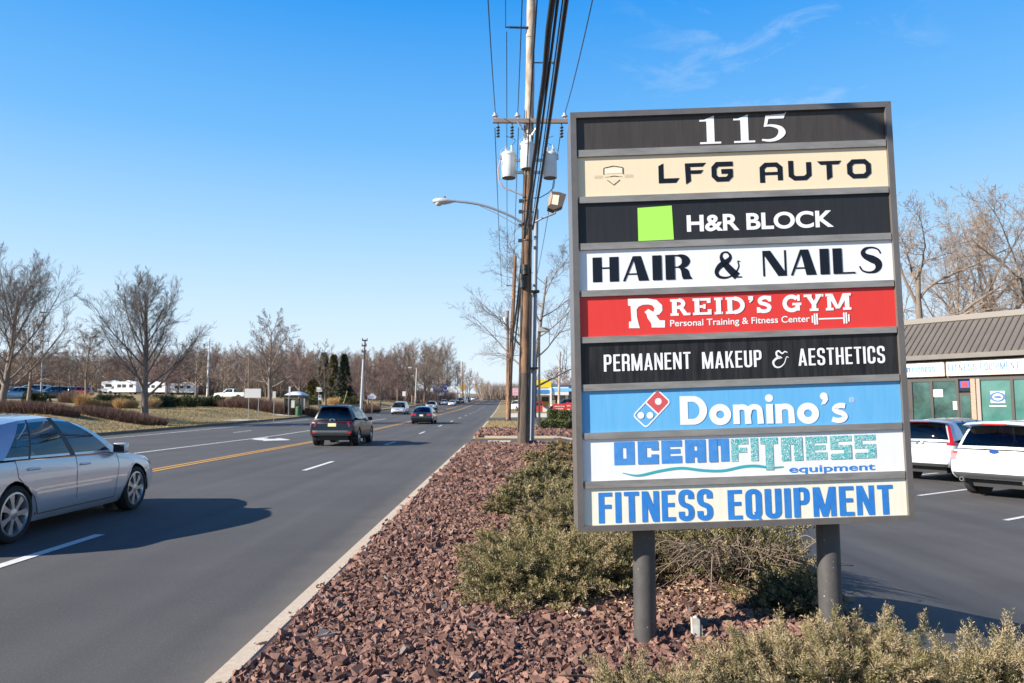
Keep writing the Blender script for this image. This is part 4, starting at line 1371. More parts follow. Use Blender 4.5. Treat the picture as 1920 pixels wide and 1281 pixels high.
# ------------------------------------------------------------ overhead cables (each span is a thing of its own)
def cable(label, pA, pN, r, mat_=M_blk, name='overhead_cable', cat='cable', y_end=-16, ymid=7.0, wob=0.0, n=26, group=None):
    """from the pole point pA through pN (near) and on over the camera, as a shallow sag"""
    pA, pN = np.array(pA), np.array(pN)
    k = (pA[2]-pN[2])/((pA[1]-ymid)**2-(pN[1]-ymid)**2)
    z0 = pN[2]-k*(pN[1]-ymid)**2
    sx = (pA[0]-pN[0])/(pA[1]-pN[1])
    pts = []
    for i in range(n+1):
        Y = pA[1]+(y_end-pA[1])*i/n
        pts.append((pA[0]+sx*(Y-pA[1])+wob*math.sin(i*1.3), Y, z0+k*(Y-ymid)**2+wob*math.cos(i*1.9)))
    mb = MB()
    mb.tube(pts, r, 7)
    o = mb.build(name, mat_, None, smooth=60)
    return put(o, label, cat, group)
def PA(x, y, dy=-.25): return atY(x, y, PY+dy)
cable('thick black cable bundle, left and heaviest of those passing overhead', PA(983, 447, -.35), atY(1036, 0, 10), .050, wob=.010, n=60)
cable('black cable lashed along the right flank of the heaviest bundle', PA(988, 440, -.4), atY(1046, 0, 10.0), .024)
cable('thick black cable, right hand one of the overhead pair', PA(999, 430, -.3), atY(1062, 0, 10.3), .038, n=40)
cable('thin black cable hugging the right hand overhead cable', PA(996, 425, -.2), atY(1055, 0, 10.6), .014)
cable('thin black cable running down the left face of the pole top', PA(984, 395, -.3), atY(1007, 0, 17), .020)
M_th = M_wire
cable('thin bare wire ending at the leftmost crossarm insulator', np.array([ins[0], -.26, za+.3])+PB, atY(915, 0, 17), .016, M_th, 'power_line', 'wire')
cable('thin bare wire ending at the second crossarm insulator', np.array([ins[1], -.26, za+.3])+PB, atY(979, 0, 17), .016, M_th, 'power_line', 'wire')
cable('thin bare wire ending at the crossarm insulator by the sign corner', np.array([ins[2], -.26, za+.3])+PB, atY(1111, 0, 17), .016, M_th, 'power_line', 'wire')
cable('thin wire passing the tip of the long top insulator', np.array([x0_, -.1, zi])+PB, atY(948, 0, 26.5), .016, M_th, 'power_line', 'wire')

# ------------------------------------------------------------ the poles farther up the road
def simple_pole(name, label, xb_, Y, xt, yt, r0, r1, m, cat='utility pole', parts=None):
    b = atY(xb_, 760, Y)
    z = Hz(b[0], Y)
    t_ = atY(xt, yt, Y)
    root = thing(name, label, cat, (b[0], Y, z))
    mb = MB()
    d = t_-np.array([b[0], Y, z])
    mb.tube([d*k for k in (-.02, .25, .5, .75, 1)], list(np.linspace(r0, r1, 5)), 10)
    mb.build('shaft', m, root, smooth=60)
    if parts: parts(root, lambda x, y, dy=0.: atY(x, y, Y+dy)-np.array([b[0], Y, z]))
    return root, d+np.array([b[0], Y, z])
def p2(root, q):
    mb = MB()
    mb.tube([q(949, 535), q(968, 537)], .06, 5)
    mb.build('crossarm', M_wood, root)
    mb = MB()
    for k in range(4): mb.tube([q(961-k*1.6, 560+k*55, -.3), q(956-k*1.5, 640+k*40, -.35), q(956, 760, -.3)], .03, 5)
    mb.build('riser_wire', M_blk, root)
    mb = MB()
    mb.lathe([(.30, -.05), (.5, -.05), (.5, 0.02), (.25, .06)], 12, (0, 0, .05))
    mb.build('base_ring', M_dkmetal, root)
pole2, t2 = simple_pole('utility_pole', 'second wooden utility pole up the road, standing on the grass strip', 953, 66, 966, 480, .22, .16, M_wood, parts=p2)
def p3(root, q):
    a = q(947, 605)
    mb = MB()
    mb.lathe([(0, -.75), (.28, -.75), (.28, .6), (.15, .75), (0, .8)], 12, (a[0], -.35, a[2]))
    mb.build('transformer', M_cangrey, root, smooth=50)
pole3, t3 = simple_pole('utility_pole', 'third wooden utility pole with one grey transformer, half hidden by the second', 951.5, 104, 952, 583, .24, .17, M_wood, parts=p3)
simple_pole('utility_pole', 'bare wooden pole behind the red banner at the fuel station', 1047, 95, 1050, 660, .16, .13, M_wood2)
def span(label, a, b, r, sag, name='power_line', m=M_wire):
    a, b = np.array(a), np.array(b)
    mb = MB()
    mb.tube([a+(b-a)*t_-np.array([0, 0, sag*4*t_*(1-t_)]) for t_ in np.linspace(0, 1, 12)], r, 5)
    put(mb.build(name, m, None, smooth=60), label, 'wire')
for i, (xs_, ys_, xe, ye, lb) in enumerate([(928, 240, 941, 540, 'leftmost thin wire hanging below the crossarm towards the second pole'), (950, 60, 951, 540, 'thin wire from the long top insulator to the second pole'),
                                (972, 240, 962, 500, 'thin wire dropping close beside the pole to the second pole'), (1052, 245, 1000, 545, 'thin wire from the right end of the crossarm slanting to the second pole')]):
    a = atY(xs_, ys_, PY-.26)
    b = atY(xe, ye, 66)
    span(lb, a, b, .018, .6)
span('black cable bundle from the tall pole down to the second pole', PA(983, 450, .1), atY(959, 640, 65.7), .07, .5, 'overhead_cable', M_blk)
span('black cable from the splice cluster to the second pole', PA(979, 520, .1), atY(958, 690, 65.7), .05, .4, 'overhead_cable', M_blk)

# ------------------------------------------------------------ bare winter trees
M_bark = mat('bark_grey', (.15, .115, .095), .9, var=(.24, .19, .155), vscale=3, stretch=(2, 2, .5), bump=.6, bscale=14)
M_bark_l = mat('bark_pale', (.27, .215, .17), .9, var=(.17, .13, .10), vscale=3, stretch=(2, 2, .5), bump=.6, bscale=14)
M_tw = mat('twig_brown', (.13, .095, .078), .9, isl=(.22, .165, .135))
M_tw_l = mat('twig_pale', (.22, .165, .13), .9, isl=(.35, .27, .21))
M_tw_r = mat('twig_wood_red', (.175, .110, .092), .9, isl=(.30, .205, .175))
M_tw_b = mat('twig_wood_brown', (.155, .118, .092), .9, isl=(.28, .22, .18))
def unit(v): return v/(np.linalg.norm(v)+1e-9)
def grow(rng, mt, mc, p, d, L, r, lev, S):
    nseg = S['seg'][lev]
    pts, rs = [p], [r]
    for i in range(nseg):
        d = unit(d+rng.normal(0, S['wob'][lev], 3)+np.array([0, 0, S['trop'][lev]]))
        p = p+d*L/nseg
        pts.append(p)
        rs.append(max(S['rmin'], r*(1-(i+1)/nseg*(1-S['taper'][lev]))))
    (mt if lev <= S['tl'] else mc).tube(pts, rs, S['sides'][lev], cap=lev <= 1)
    if lev >= S['max']: return
    nc = S['n'][lev]
    P = np.array(pts)
    for k in range(nc):
        t = S['t0'][lev]+(S['t1'][lev]-S['t0'][lev])*((k+rng.random())/nc)
        x = t*nseg
        i = min(int(x), nseg-1)
        q = P[i]+(P[i+1]-P[i])*(x-i)
        dd = unit(P[i+1]-P[i])
        a = unit(np.cross(dd, rng.normal(size=3)))
        if lev == 0:
            az = k*2.4+rng.uniform(-.4, .4)
            a = np.array([math.cos(az), math.sin(az), 0])
        elif S.get('planar'):
            a = unit(a-np.array([0, 0, a[2]*.3]))
        ang = rad(S['a0'][lev]+(S['a1'][lev]-S['a0'][lev])*t+rng.normal(0, 7))
        cd = unit(dd*math.cos(ang)+a*math.sin(ang))
        cl = L*S['ratio'][lev]*(1-S['fall'][lev]*t)*rng.uniform(.75, 1.2)
        cr_ = max(S['rmin'], (rs[i]+(rs[i+1]-rs[i])*(x-i))*S['rr'][lev])
        grow(rng, mt, mc, q, cd, cl, cr_, lev+1, S)
def base_spec(**k):
    S = dict(seg=[7, 6, 4, 3, 2], wob=[.035, .055, .075, .085, .10], trop=[.03, .05, .04, .03, .02], taper=[.25, .25, .3, .4, .5], rmin=.008, tl=1,
             sides=[10, 6, 4, 3, 3], max=4, n=[14, 9, 7, 4], t0=[.18, .15, .15, .2], t1=[1, 1, 1, 1], a0=[48, 45, 45, 45], a1=[18, 30, 35, 35],
             ratio=[.62, .42, .45, .55], fall=[.45, .5, .4, .3], rr=[.5, .5, .5, .6])
    S.update(k)
    return S
def tree(name, label, x, Y, h, r, seed, S, m1, m2, group=None, z=None, lean=(0, 0), rz=0):
    zz = Hz(x, Y) if z is None else z
    root = thing(name, label, 'tree', (x, Y, zz-.05), rz, group)
    rng = np.random.default_rng(seed)
    mt, mc = MB(), MB()
    grow(rng, mt, mc, np.array([0., 0, 0]), unit(np.array([lean[0], lean[1], 1.])), h*S.get('hk', .9), r, 0, S)
    # root flare
    mt.lathe([(r*1.5, -.05), (r*1.2, .12), (r*1.0, .4)], 10, (0, 0, 0))
    mt.build('trunk', m1, root, smooth=70, fix=False)
    mc.build('crown', m2, root, smooth=180, fix=False)
    return root
OVAL = base_spec(n=[22, 12, 8, 5], seg=[7, 7, 5, 4, 3], a0=[66, 36, 36, 36], a1=[20, 26, 28, 30], wob=[.03, .04, .05, .06, .07], trop=[.0, .10, .05, .03, .02], ratio=[.74, .50, .52, .60], fall=[.52, .5, .4, .3], t1=[.92, 1, 1, 1], t0=[.14, .2, .15, .2], rmin=.0058, rr=[.40, .40, .5, .6], hk=.86)
SPREAD = base_spec(n=[15, 11, 9, 5], a0=[72, 45, 45, 45], a1=[25, 32, 38, 38], trop=[.0, .06, .04, .03, .02], ratio=[.62, .42, .42, .5], fall=[.4, .5, .4, .3], t0=[.20, .15, .15, .2], rmin=.0095)
LOWSP = base_spec(n=[15, 10, 8, 3], a0=[86, 45, 45, 45], a1=[40, 35, 38, 38], trop=[.0, .02, .03, .02, .02], ratio=[.66, .42, .42, .5], fall=[.45, .5, .4, .3], t0=[.26, .15, .15, .2], rmin=.014)
OAK = base_spec(n=[8, 10, 9, 5], seg=[5, 8, 6, 4, 3], a0=[70, 48, 48, 45], a1=[28, 40, 40, 40], wob=[.06, .13, .17, .18, .18], trop=[0, .05, .05, .04, .03], ratio=[.85, .5, .48, .5], fall=[.25, .4, .4, .3], t0=[.28, .2, .15, .2], rmin=.013, rr=[.62, .55, .5, .6], hk=.75)
SPARSE = base_spec(n=[13, 10, 8, 4], seg=[7, 7, 5, 3, 2], a0=[82, 42, 45, 45], a1=[40, 35, 38, 38], wob=[.04, .08, .11, .12, .14], trop=[0, .055, .035, .03, .02], ratio=[.72, .45, .46, .5], fall=[.42, .45, .4, .3], t0=[.20, .25, .2, .2], rmin=.009, rr=[.48, .5, .5, .6], hk=.95)
WOODS = base_spec(n=[20, 11, 8], max=3, seg=[6, 5, 3, 2], a0=[55, 42, 42, 40], a1=[20, 30, 34, 30], trop=[0, .09, .06, .03], ratio=[.5, .42, .5, .5], fall=[.45, .5, .3, .3], t0=[.16, .1, .1, .2], rmin=.019, sides=[6, 4, 3, 3], tl=0, hk=.9)
WIDE = base_spec(n=[18, 11, 8], max=3, seg=[6, 5, 3, 2], a0=[70, 45, 45, 40], a1=[25, 35, 38, 30], trop=[0, .06, .05, .03], ratio=[.62, .42, .5, .5], fall=[.4, .5, .3, .3], t0=[.2, .1, .1, .2], rmin=.021, sides=[6, 4, 3, 3], tl=0, hk=.88)

M_tw_g = mat('twig_grey', (.10, .082, .074), .9, isl=(.19, .16, .145))
tree('bare_tree', 'tall bare tree at the far left with its trunk cut by the picture edge', xat(3, 52), 52, 9.5, .24, 21, base_spec(**{**OVAL, 'ratio': [.86, .50, .52, .60]}), M_bark, M_tw_g, lean=(.03, 0))
tree('bare_tree', 'large oval bare tree rising from the brown hedge on the lawn', xat(272, 56), 56, 10.3, .27, 36, OVAL, M_bark, M_tw_g)
tree('bare_tree', 'broad bare tree behind the white sign back and bus shelter', xat(505, 100), 100, 11.4, .30, 23, SPREAD, M_bark, M_tw)
tree('bare_tree', 'low spreading bare tree between the far left trunk and the dark parked vehicle', xat(52, 66), 66, 6.6, .16, 24, LOWSP, M_bark_l, M_tw_l)
tree('bare_tree', 'bare tree behind the red parked car', xat(160, 98), 98, 8.6, .20, 25, SPREAD, M_bark_l, M_tw)
tree('bare_tree', 'small bare tree by the white light pole in the far lot', xat(368, 112), 112, 8.0, .2, 26, LOWSP, M_bark_l, M_tw_l)
tree('bare_tree', 'reddish bare tree just behind the bus shelter', xat(560, 118), 118, 9.6, .2, 27, SPREAD, M_bark, M_tw_r)
tree('bare_tree', 'slim bare tree in front of the evergreens', xat(611, 104), 104, 8.6, .18, 28, base_spec(n=[11, 8, 6, 3], rmin=.011), M_bark, M_tw_l)
tree('bare_tree', 'small bare tree beside the white crest shaped sign', xat(690, 112), 112, 6.8, .15, 29, SPREAD, M_bark_l, M_tw_r)
tree('bare_tree', 'small bare tree right of the steel pole on the verge', xat(712, 125), 125, 7.5, .15, 30, SPREAD, M_bark, M_tw_r)
tree('bare_tree', 'bare tree with wide open limbs behind the utility poles', xat(1000, 74), 74, 15.8, .30, 63, SPARSE, M_bark, M_tw)
tree('bare_tree', 'large pale limbed bare tree over the shop roof, nearest the sign', xat(1735, 62), 62, 17.5, .55, 41, OAK, M_bark_l, M_tw_l)
tree('bare_tree', 'large pale limbed bare tree over the middle of the shop roof', xat(1850, 66), 66, 18.0, .55, 44, OAK, M_bark_l, M_tw_l)
tree('bare_tree', 'large bare tree at the right picture edge behind the shop', xat(1965, 60), 60, 17, .5, 47, OAK, M_bark_l, M_tw_l)
tree('bare_tree', 'slender bare tree between the two large ones behind the shop', xat(1800, 78), 78, 19.0, .35, 48, SPREAD, M_bark_l, M_tw_l)

# the wood along the back: a few grown shapes, each tree its own object
protos = []
for i, (S, h, m2, nm) in enumerate(((WOODS, 14, M_tw_r, 'reddish brown'), (WOODS, 15, M_tw_b, 'dull brown'), (WIDE, 14, M_tw_b, 'broad brown'), (WIDE, 13, M_tw_r, 'broad reddish'), (WOODS, 16, M_tw_l, 'pale grey brown'))):
    protos.append((tree('woodland_tree', 'bare %s tree standing in the wood across the road' % nm, -60-i*9, 210+i*5, h, .24, 70+i, S, M_bark if i < 4 else M_bark_l, m2, 'bare trees of the wood across the road'), nm))
rng = random.Random(12)
spots = []
prof = [(-60, 652), (60, 650), (160, 655), (250, 652), (330, 650), (420, 645), (480, 650), (540, 640), (600, 652), (680, 655), (720, 646), (760, 640), (800, 634), (838, 640), (862, 668), (885, 690), (905, 705), (925, 718), (945, 720)]
for row, (Y0_, step, x0_, x1_, dy_) in enumerate(((186, 20, -45, 735, 14), (205, 15, -50, 835, 4), (250, 17, -45, 858, 0))):
    x = x0_
    while x < x1_:
        spots.append((x+rng.uniform(-6, 6), Y0_+rng.uniform(-12, 15), dy_+rng.uniform(-5, 12)))
        x += step*rng.uniform(.8, 1.2)
for x in (868, 880, 893, 905, 916, 928): spots.append((x, 420+rng.uniform(-20, 60), rng.uniform(0, 6)))
first = [True]*5
for (x, Y, dy_) in spots:
    k = rng.randrange(5)
    if 640 < x < 735 and rng.random() < .6: k = rng.choice((0, 3))
    X = xat(x, Y)
    z = Hz(X, Y)
    ytop = np.interp(x, [p_[0] for p_ in prof], [p_[1] for p_ in prof])+dy_
    hh = atY(x, ytop, Y)[2]-z
    src = protos[k][0]
    ph = (14, 15, 14, 13, 16)[k]
    o = src if first[k] else copy_tree(src)
    first[k] = False
    o.location = (X, Y, z-.1)
    s_ = hh/ph*.86
    o.scale = (max(s_, .75)*rng.uniform(.95, 1.3), max(s_, .75)*rng.uniform(.95, 1.3), s_)
    o.rotation_euler = (0, 0, rng.uniform(0, 6.28))
k = 1
for (x, Y, ytop) in ((965, 480, 722), (1025, 240, 700), (1048, 230, 694), (1062, 250, 700), (1008, 260, 706), (985, 300, 712), (1085, 240, 690), (1110, 240, 695)):
    o = copy_tree(protos[k % 5][0])
    X = xat(x, Y)
    o.location = (X, Y, Hz(X, Y)-.1)
    s_ = (atY(x, ytop, Y)[2]-Hz(X, Y))/(14, 15, 14, 13, 16)[k % 5]
    o.scale = (s_*1.4, s_*1.4, s_)
    o.rotation_euler = (0, 0, k*1.3)
    o['label'] = 'bare tree behind the fuel station and the far end of the road'
    o['group'] = 'bare trees behind the fuel station'
    k += 1

# ------------------------------------------------------------ twiggy brown hedges, grass clumps, evergreens
def strands(n, rx, ry, h, rng, wd, spread=.25, zf=None, dome=.5):
    a = rng.uniform(0, 6.28, n)
    q = np.sqrt(rng.random(n))
    x = np.cos(a)*q*rx
    y = np.sin(a)*q*ry
    z0 = np.zeros(n)
    top = h*(1-dome*q**3)*rng.uniform(.55, 1.05, n)
    d = np.stack([rng.normal(0, spread, n)+x/rx*spread, rng.normal(0, spread, n)+y/ry*spread, np.ones(n)], -1)
    d /= np.linalg.norm(d, axis=1, keepdims=True)
    st = rng.random(n)**1.5*.5
    P = np.stack([x, y, z0], -1)+d*(top*st)[:, None]
    Tp = np.stack([x, y, z0], -1)+d*top[:, None]
    s_ = np.cross(d, rng.normal(size=(n, 3)))
    s_ /= np.linalg.norm(s_, axis=1, keepdims=True)
    s_ *= (wd*rng.uniform(.6, 1.3, n))[:, None]
    return np.stack([P-s_, P+s_, Tp], 1)
M_hedge = mat('hedge_twig', (.095, .050, .036), .95, isl=(.21, .125, .095))
M_hedge2 = mat('hedge_twig_pale', (.16, .10, .07), .95, isl=(.27, .18, .13))
M_tan = mat('dry_grass_blade', (.40, .25, .10), .9, isl=(.62, .42, .20))
M_eg = mat('evergreen_leaf', (.030, .042, .012), .85, isl=(.085, .095, .028))
M_eg2 = mat('evergreen_olive', (.085, .075, .02), .85, isl=(.15, .125, .04))
M_ego = mat('evergreen_dark', (.022, .034, .018), .85, isl=(.055, .07, .03))
def clump(name, label, cat, x, Y, wpx, ry, h, n, wd, m, seed, spread=.22, dome=.45, part='twigs', group=None, dz=0):
    X = xat(x, Y)
    rx = abs(xat(x+wpx/2, Y)-X)
    rng = np.random.default_rng(seed)
    V = strands(n, rx, ry, h, rng, wd, spread, dome=dome)
    V[..., 2] += H(X+V[:, 0:1, 0], Y+V[:, 0:1, 1])-Hz(X, Y)
    o = build_np(name, V.reshape(-1, 3), np.arange(n*3).reshape(n, 3), m, loc=(X, Y, Hz(X, Y)+dz))
    return put(o, label, cat, group)
clump('hedge', 'low brown twiggy hedge across the lawn at the far left', 'hedge', 40, 48.5, 215, 1.3, .95, 16000, .012, M_hedge, 51, dome=.3)
clump('hedge', 'low brown twiggy hedge around the foot of the large oval tree', 'hedge', 226, 51.5, 175, 1.2, .85, 13000, .012, M_hedge, 52, dome=.3)
clump('hedge', 'reddish brown hedge behind the white sign back and shelter', 'hedge', 505, 85, 190, 2.2, 1.75, 16000, .016, M_hedge, 53, dome=.35, dz=-.15)
clump('hedge', 'clipped brown hedge mound left of the steel pole', 'hedge', 648, 106, 62, 2.0, 1.5, 7000, .018, M_hedge, 54, dome=.5)
clump('hedge', 'clipped brown hedge mound right of the steel pole', 'hedge', 688, 112, 48, 2.0, 1.6, 6000, .018, M_hedge, 55, dome=.5)
clump('hedge', 'brown bush between the dark vehicle and the tan grasses', 'hedge', 134, 80, 40, 1.2, 1.5, 5000, .014, M_hedge2, 56, dome=.4)
for i, (x, Y, w_, h_) in enumerate(((156, 66, 14, 1.5), (178, 67, 26, .8), (205, 68, 24, .75), (228, 67, 18, 1.15), (245, 68, 18, 1.0), (285, 72, 16, 1.2))):
    clump('ornamental_grass', 'clump of tall tan ornamental grass, %s' % ['leftmost and tallest of the row before the grey lot', 'low one beside the tallest', 'low one in the middle of the row', 'one with feathery heads right of the middle', 'right of the feathery one', 'one in front of the dark junipers behind the oval tree'][i],
          'grass clump', x, Y, w_, .7, h_, 1500, .014, M_tan, 60+i, spread=.3, dome=.2)
for i, (x, Y, w_, h_) in enumerate(((640, 135, 60, 1.6), (690, 140, 40, 1.4))):
    clump('ornamental_grass', 'tan grasses under the evergreens, %s' % ['left patch', 'right patch'][i], 'grass clump', x, Y, w_, 1.5, h_, 2500, .025, M_tan, 70+i, spread=.3, dome=.3)
def undergrowth(label, x0, x1, Ya, Yb, h, n, wd, m, seed):
    rng = np.random.default_rng(seed)
    xs, Y = rng.uniform(x0, x1, n), rng.uniform(Ya, Yb, n)
    X = (xs-947)/F*Y
    Z = H(X, Y)
    d = np.stack([rng.normal(0, .3, n), rng.normal(0, .3, n), np.ones(n)], -1)
    d /= np.linalg.norm(d, axis=1, keepdims=True)
    L = h*rng.uniform(.35, 1.1, n)
    P = np.stack([X, Y, Z], -1)+d*(L*rng.random(n)*.4)[:, None]
    T_ = np.stack([X, Y, Z], -1)+d*L[:, None]
    s_ = np.cross(d, rng.normal(size=(n, 3)))
    s_ /= np.linalg.norm(s_, axis=1, keepdims=True)
    s_ *= (wd*rng.uniform(.5, 1.3, n))[:, None]
    V = np.stack([P-s_, P+s_, T_], 1)
    put(build_np('undergrowth', V.reshape(-1, 3), np.arange(n*3).reshape(n, 3), m), label, 'undergrowth', kind='stuff')
undergrowth('tangle of bare brown brush filling the foot of the wood on the left', -70, 560, 195, 245, 4.6, 50000, .07, M_tw_b, 5)
undergrowth('tangle of bare brown brush filling the foot of the wood in the middle', 540, 850, 205, 260, 4.2, 26000, .07, M_tw_r, 6)
undergrowth('brown brush behind the fuel station and the far road', 900, 1140, 300, 420, 8.0, 16000, .12, M_tw_b, 7)
def leafdome(name, label, cat, x, Y, wpx, ry, h, n, sz, m, seed, cone=False, trunk=False, z0=.0):
    X = xat(x, Y)
    rx = abs(xat(x+wpx/2, Y)-X)
    rng = np.random.default_rng(seed)
    if cone:
        t = rng.random(n)**.75
        a = rng.uniform(0, 6.28, n)
        lay = .75+.25*np.cos(t*h*5.5+a*2)
        q = (1-t)**.8*np.sqrt(rng.uniform(.35, 1, n))*lay
        P = np.stack([np.cos(a)*q*rx, np.sin(a)*q*ry, z0+(h-z0)*t], -1)
        out = np.stack([np.cos(a), np.sin(a), rng.uniform(-.5, .25, n)], -1)
    else:
        k = 14
        c = np.stack([rng.uniform(-.8, .8, k)*rx, rng.uniform(-.7, .7, k)*ry], -1)
        rr_ = rng.uniform(.35, .6, k)
        rr_ *= 1
        pk = rng.integers(0, k, n)
        u = rng.normal(size=(n, 3))
        u[:, 2] = np.abs(u[:, 2])
        u /= np.linalg.norm(u, axis=1, keepdims=True)
        q = rng.uniform(.6, 1, n)
        hr = h*(.6+.4*rng.random(k))
        P = np.stack([c[pk, 0]+u[:, 0]*q*min(rx, 3*ry)*rr_[pk], c[pk, 1]+u[:, 1]*q*ry*rr_[pk], u[:, 2]*hr[pk]*q], -1)
        out = u+np.array([0, 0, .3])
    d = out+rng.normal(0, .5, (n, 3))
    d /= np.linalg.norm(d, axis=1, keepdims=True)
    s_ = np.cross(d, rng.normal(size=(n, 3)))
    s_ /= np.linalg.norm(s_, axis=1, keepdims=True)
    L = sz*rng.uniform(.6, 1.5, n)
    V = np.stack([P-s_*L[:, None]*.3, P+s_*L[:, None]*.3, P+d*L[:, None]], 1)
    z = Hz(X, Y)
    if trunk:
        root = thing(name, label, cat, (X, Y, z))
        build_np('crown', V.reshape(-1, 3), np.arange(n*3).reshape(n, 3), m, root)
        mb = MB()
        mb.tube([(0, 0, -.1), (0, 0, h*.5), (0, 0, h*.92)], [.22, .14, .03], 8)
        mb.build('trunk', M_bark, root)
        return root
    if not cone: V[..., 2] += H(X+V[:, 0:1, 0], Y+V[:, 0:1, 1])-z
    return put(build_np(name, V.reshape(-1, 3), np.arange(n*3).reshape(n, 3), m, loc=(X, Y, z)), label, cat)
leafdome('conifer', 'olive green conifer, left of the pair behind the shelter', 'tree', 606, 158, 30, 2.6, 10.2, 9000, .55, M_eg2, 81, True, True, .8)
leafdome('conifer', 'olive green conifer touching the dark one', 'tree', 624, 156, 28, 2.6, 9.8, 8000, .55, M_eg2, 82, True, True, .8)
leafdome('conifer', 'dark green conifer right of the olive pair', 'tree', 644, 148, 36, 2.6, 9.6, 10000, .5, M_ego, 83, True, True, .6)
leafdome('conifer', 'small dark conifer behind the reddish bare tree', 'tree', 585, 160, 24, 2.0, 7.4, 6000, .5, M_eg2, 84, True, True, .6)
for i, (x, Y, w_, h_) in enumerate(((305, 76, 40, 1.35), (335, 80, 50, 1.4), (290, 74, 26, 1.1), (362, 84, 40, 1.3), (398, 86, 40, 1.45), (442, 90, 26, 1.3), (198, 88, 40, 1.0), (232, 92, 40, 1.0), (68, 74, 30, 1.3), (56, 76, 26, 1.2))):
    leafdome('evergreen_shrub', 'dark spreading evergreen shrub ' + ['just right of the oval tree trunk', 'under the white motor homes', 'tucked behind the oval tree trunk', 'in front of the white motor home cab', 'at the foot of the white light pole', 'beside the white pickup', 'below the first camper', 'between the camper and the tan grass', 'before the light blue van', 'left of the dark parked vehicle'][i],
             'shrub', x, Y, w_, 1.2, h_, 4500, .16, M_eg if i % 3 else M_ego, 90+i)
leafdome('evergreen_shrub', 'round yellowish green shrub by the white pickup', 'shrub', 448, 88, 24, 1.0, 1.15, 2500, .15, M_eg2, 101)
leafdome('evergreen_shrub', 'dark evergreen shrub under the conifers', 'shrub', 660, 132, 50, 2, 1.9, 4000, .25, M_eg, 102)
leafdome('evergreen_shrub', 'dark evergreen shrub left of the small white box sign', 'shrub', 580, 122, 40, 2, 1.6, 3500, .22, M_eg, 103)
# clipped hedges near the lamp post
def boxhedge(label, x0, x1, Y, dY, h, n, sz, m, seed):
    xa, xb = xat(x0, Y), xat(x1, Y)
    rng = np.random.default_rng(seed)
    P = np.stack([rng.uniform(0, xb-xa, n), rng.uniform(0, dY, n), rng.uniform(0, h, n)], -1)
    f_ = rng.integers(0, 4, n)
    P[f_ == 0, 1] = rng.normal(0, .03, (f_ == 0).sum())
    P[f_ == 1, 2] = h+rng.normal(0, .04, (f_ == 1).sum())
    P[f_ == 2, 0] = rng.normal(0, .04, (f_ == 2).sum())
    d = rng.normal(size=(n, 3))+np.array([-.2, -.6, .6])
    d /= np.linalg.norm(d, axis=1, keepdims=True)
    s_ = np.cross(d, rng.normal(size=(n, 3)))
    s_ /= np.linalg.norm(s_, axis=1, keepdims=True)
    L = sz*rng.uniform(.6, 1.4, n)
    V = np.stack([P-s_*L[:, None]*.35, P+s_*L[:, None]*.35, P+d*L[:, None]], 1)
    V[..., 2] += H(xa+V[:, 0:1, 0], Y+V[:, 0:1, 1])-Hz(xa, Y)
    put(build_np('clipped_hedge', V.reshape(-1, 3), np.arange(n*3).reshape(n, 3), m, loc=(xa, Y, Hz(xa, Y))), label, 'hedge')
M_box = mat('hedge_leaf', (.055, .075, .018), .8, isl=(.13, .14, .05))
boxhedge('taller block of clipped hedge, left one behind the lamp post', 1030, 1047, 53, 1.4, 1.05, 5000, .11, M_box, 1)
boxhedge('taller block of clipped hedge, right one running behind the sign', 1050, 1100, 52, 1.4, 1.0, 7000, .11, M_box, 2)
boxhedge('low clipped hedge beside the foot of the lamp post', 1014, 1110, 45.5, 1.2, .52, 9000, .10, M_box, 3)

# texture of the winter lawn: short straw blades and blown leaves
def lawn(n, x0, x1, y0, y1, h, wd, m, seed, name, label, cat):
    rng = np.random.default_rng(seed)
    X, Y = rng.uniform(x0, x1, n), y0+(y1-y0)*rng.random(n)**1.3
    keep = np.sin(X*.9+2*np.sin(Y*.23))*np.sin(Y*.31)+rng.normal(0, .6, n) > -.35
    X, Y = X[keep], Y[keep]
    n = len(X)
    P = np.stack([X, Y, H(X, Y)-.01], -1)
    d = np.stack([rng.normal(0, .7, n), rng.normal(0, .7, n), np.ones(n)], -1)
    d /= np.linalg.norm(d, axis=1, keepdims=True)
    s_ = np.cross(d, rng.normal(size=(n, 3)))
    s_ /= np.linalg.norm(s_, axis=1, keepdims=True)
    s_ *= (wd*rng.uniform(.5, 1.4, n))[:, None]
    V = np.stack([P-s_, P+s_, P+d*(h*rng.uniform(.4, 1.3, n))[:, None]], 1)
    put(build_np(name, V.reshape(-1, 3), np.arange(n*3).reshape(n, 3), m), label, cat, kind='stuff')
lawn(70000, -36, -22.25, 33, 120, .10, .022, mat('straw_blade', (.22, .16, .07), .95, isl=(.46, .33, .15)), 3, 'lawn_grass', 'short straw coloured winter grass on the far verge', 'grass')
lawn(14000, -36, -22.25, 33, 110, .10, .030, mat('green_blade', (.12, .13, .04), .95, isl=(.22, .20, .08)), 4, 'lawn_grass', 'greener tufts mixed in the winter grass of the far verge', 'grass')
lawn(5000, -1.3, 2.4, 46.5, 66, .09, .022, mat('straw_blade', (.22, .16, .07)), 5, 'lawn_grass', 'straw coloured grass strip around the second utility pole', 'grass')

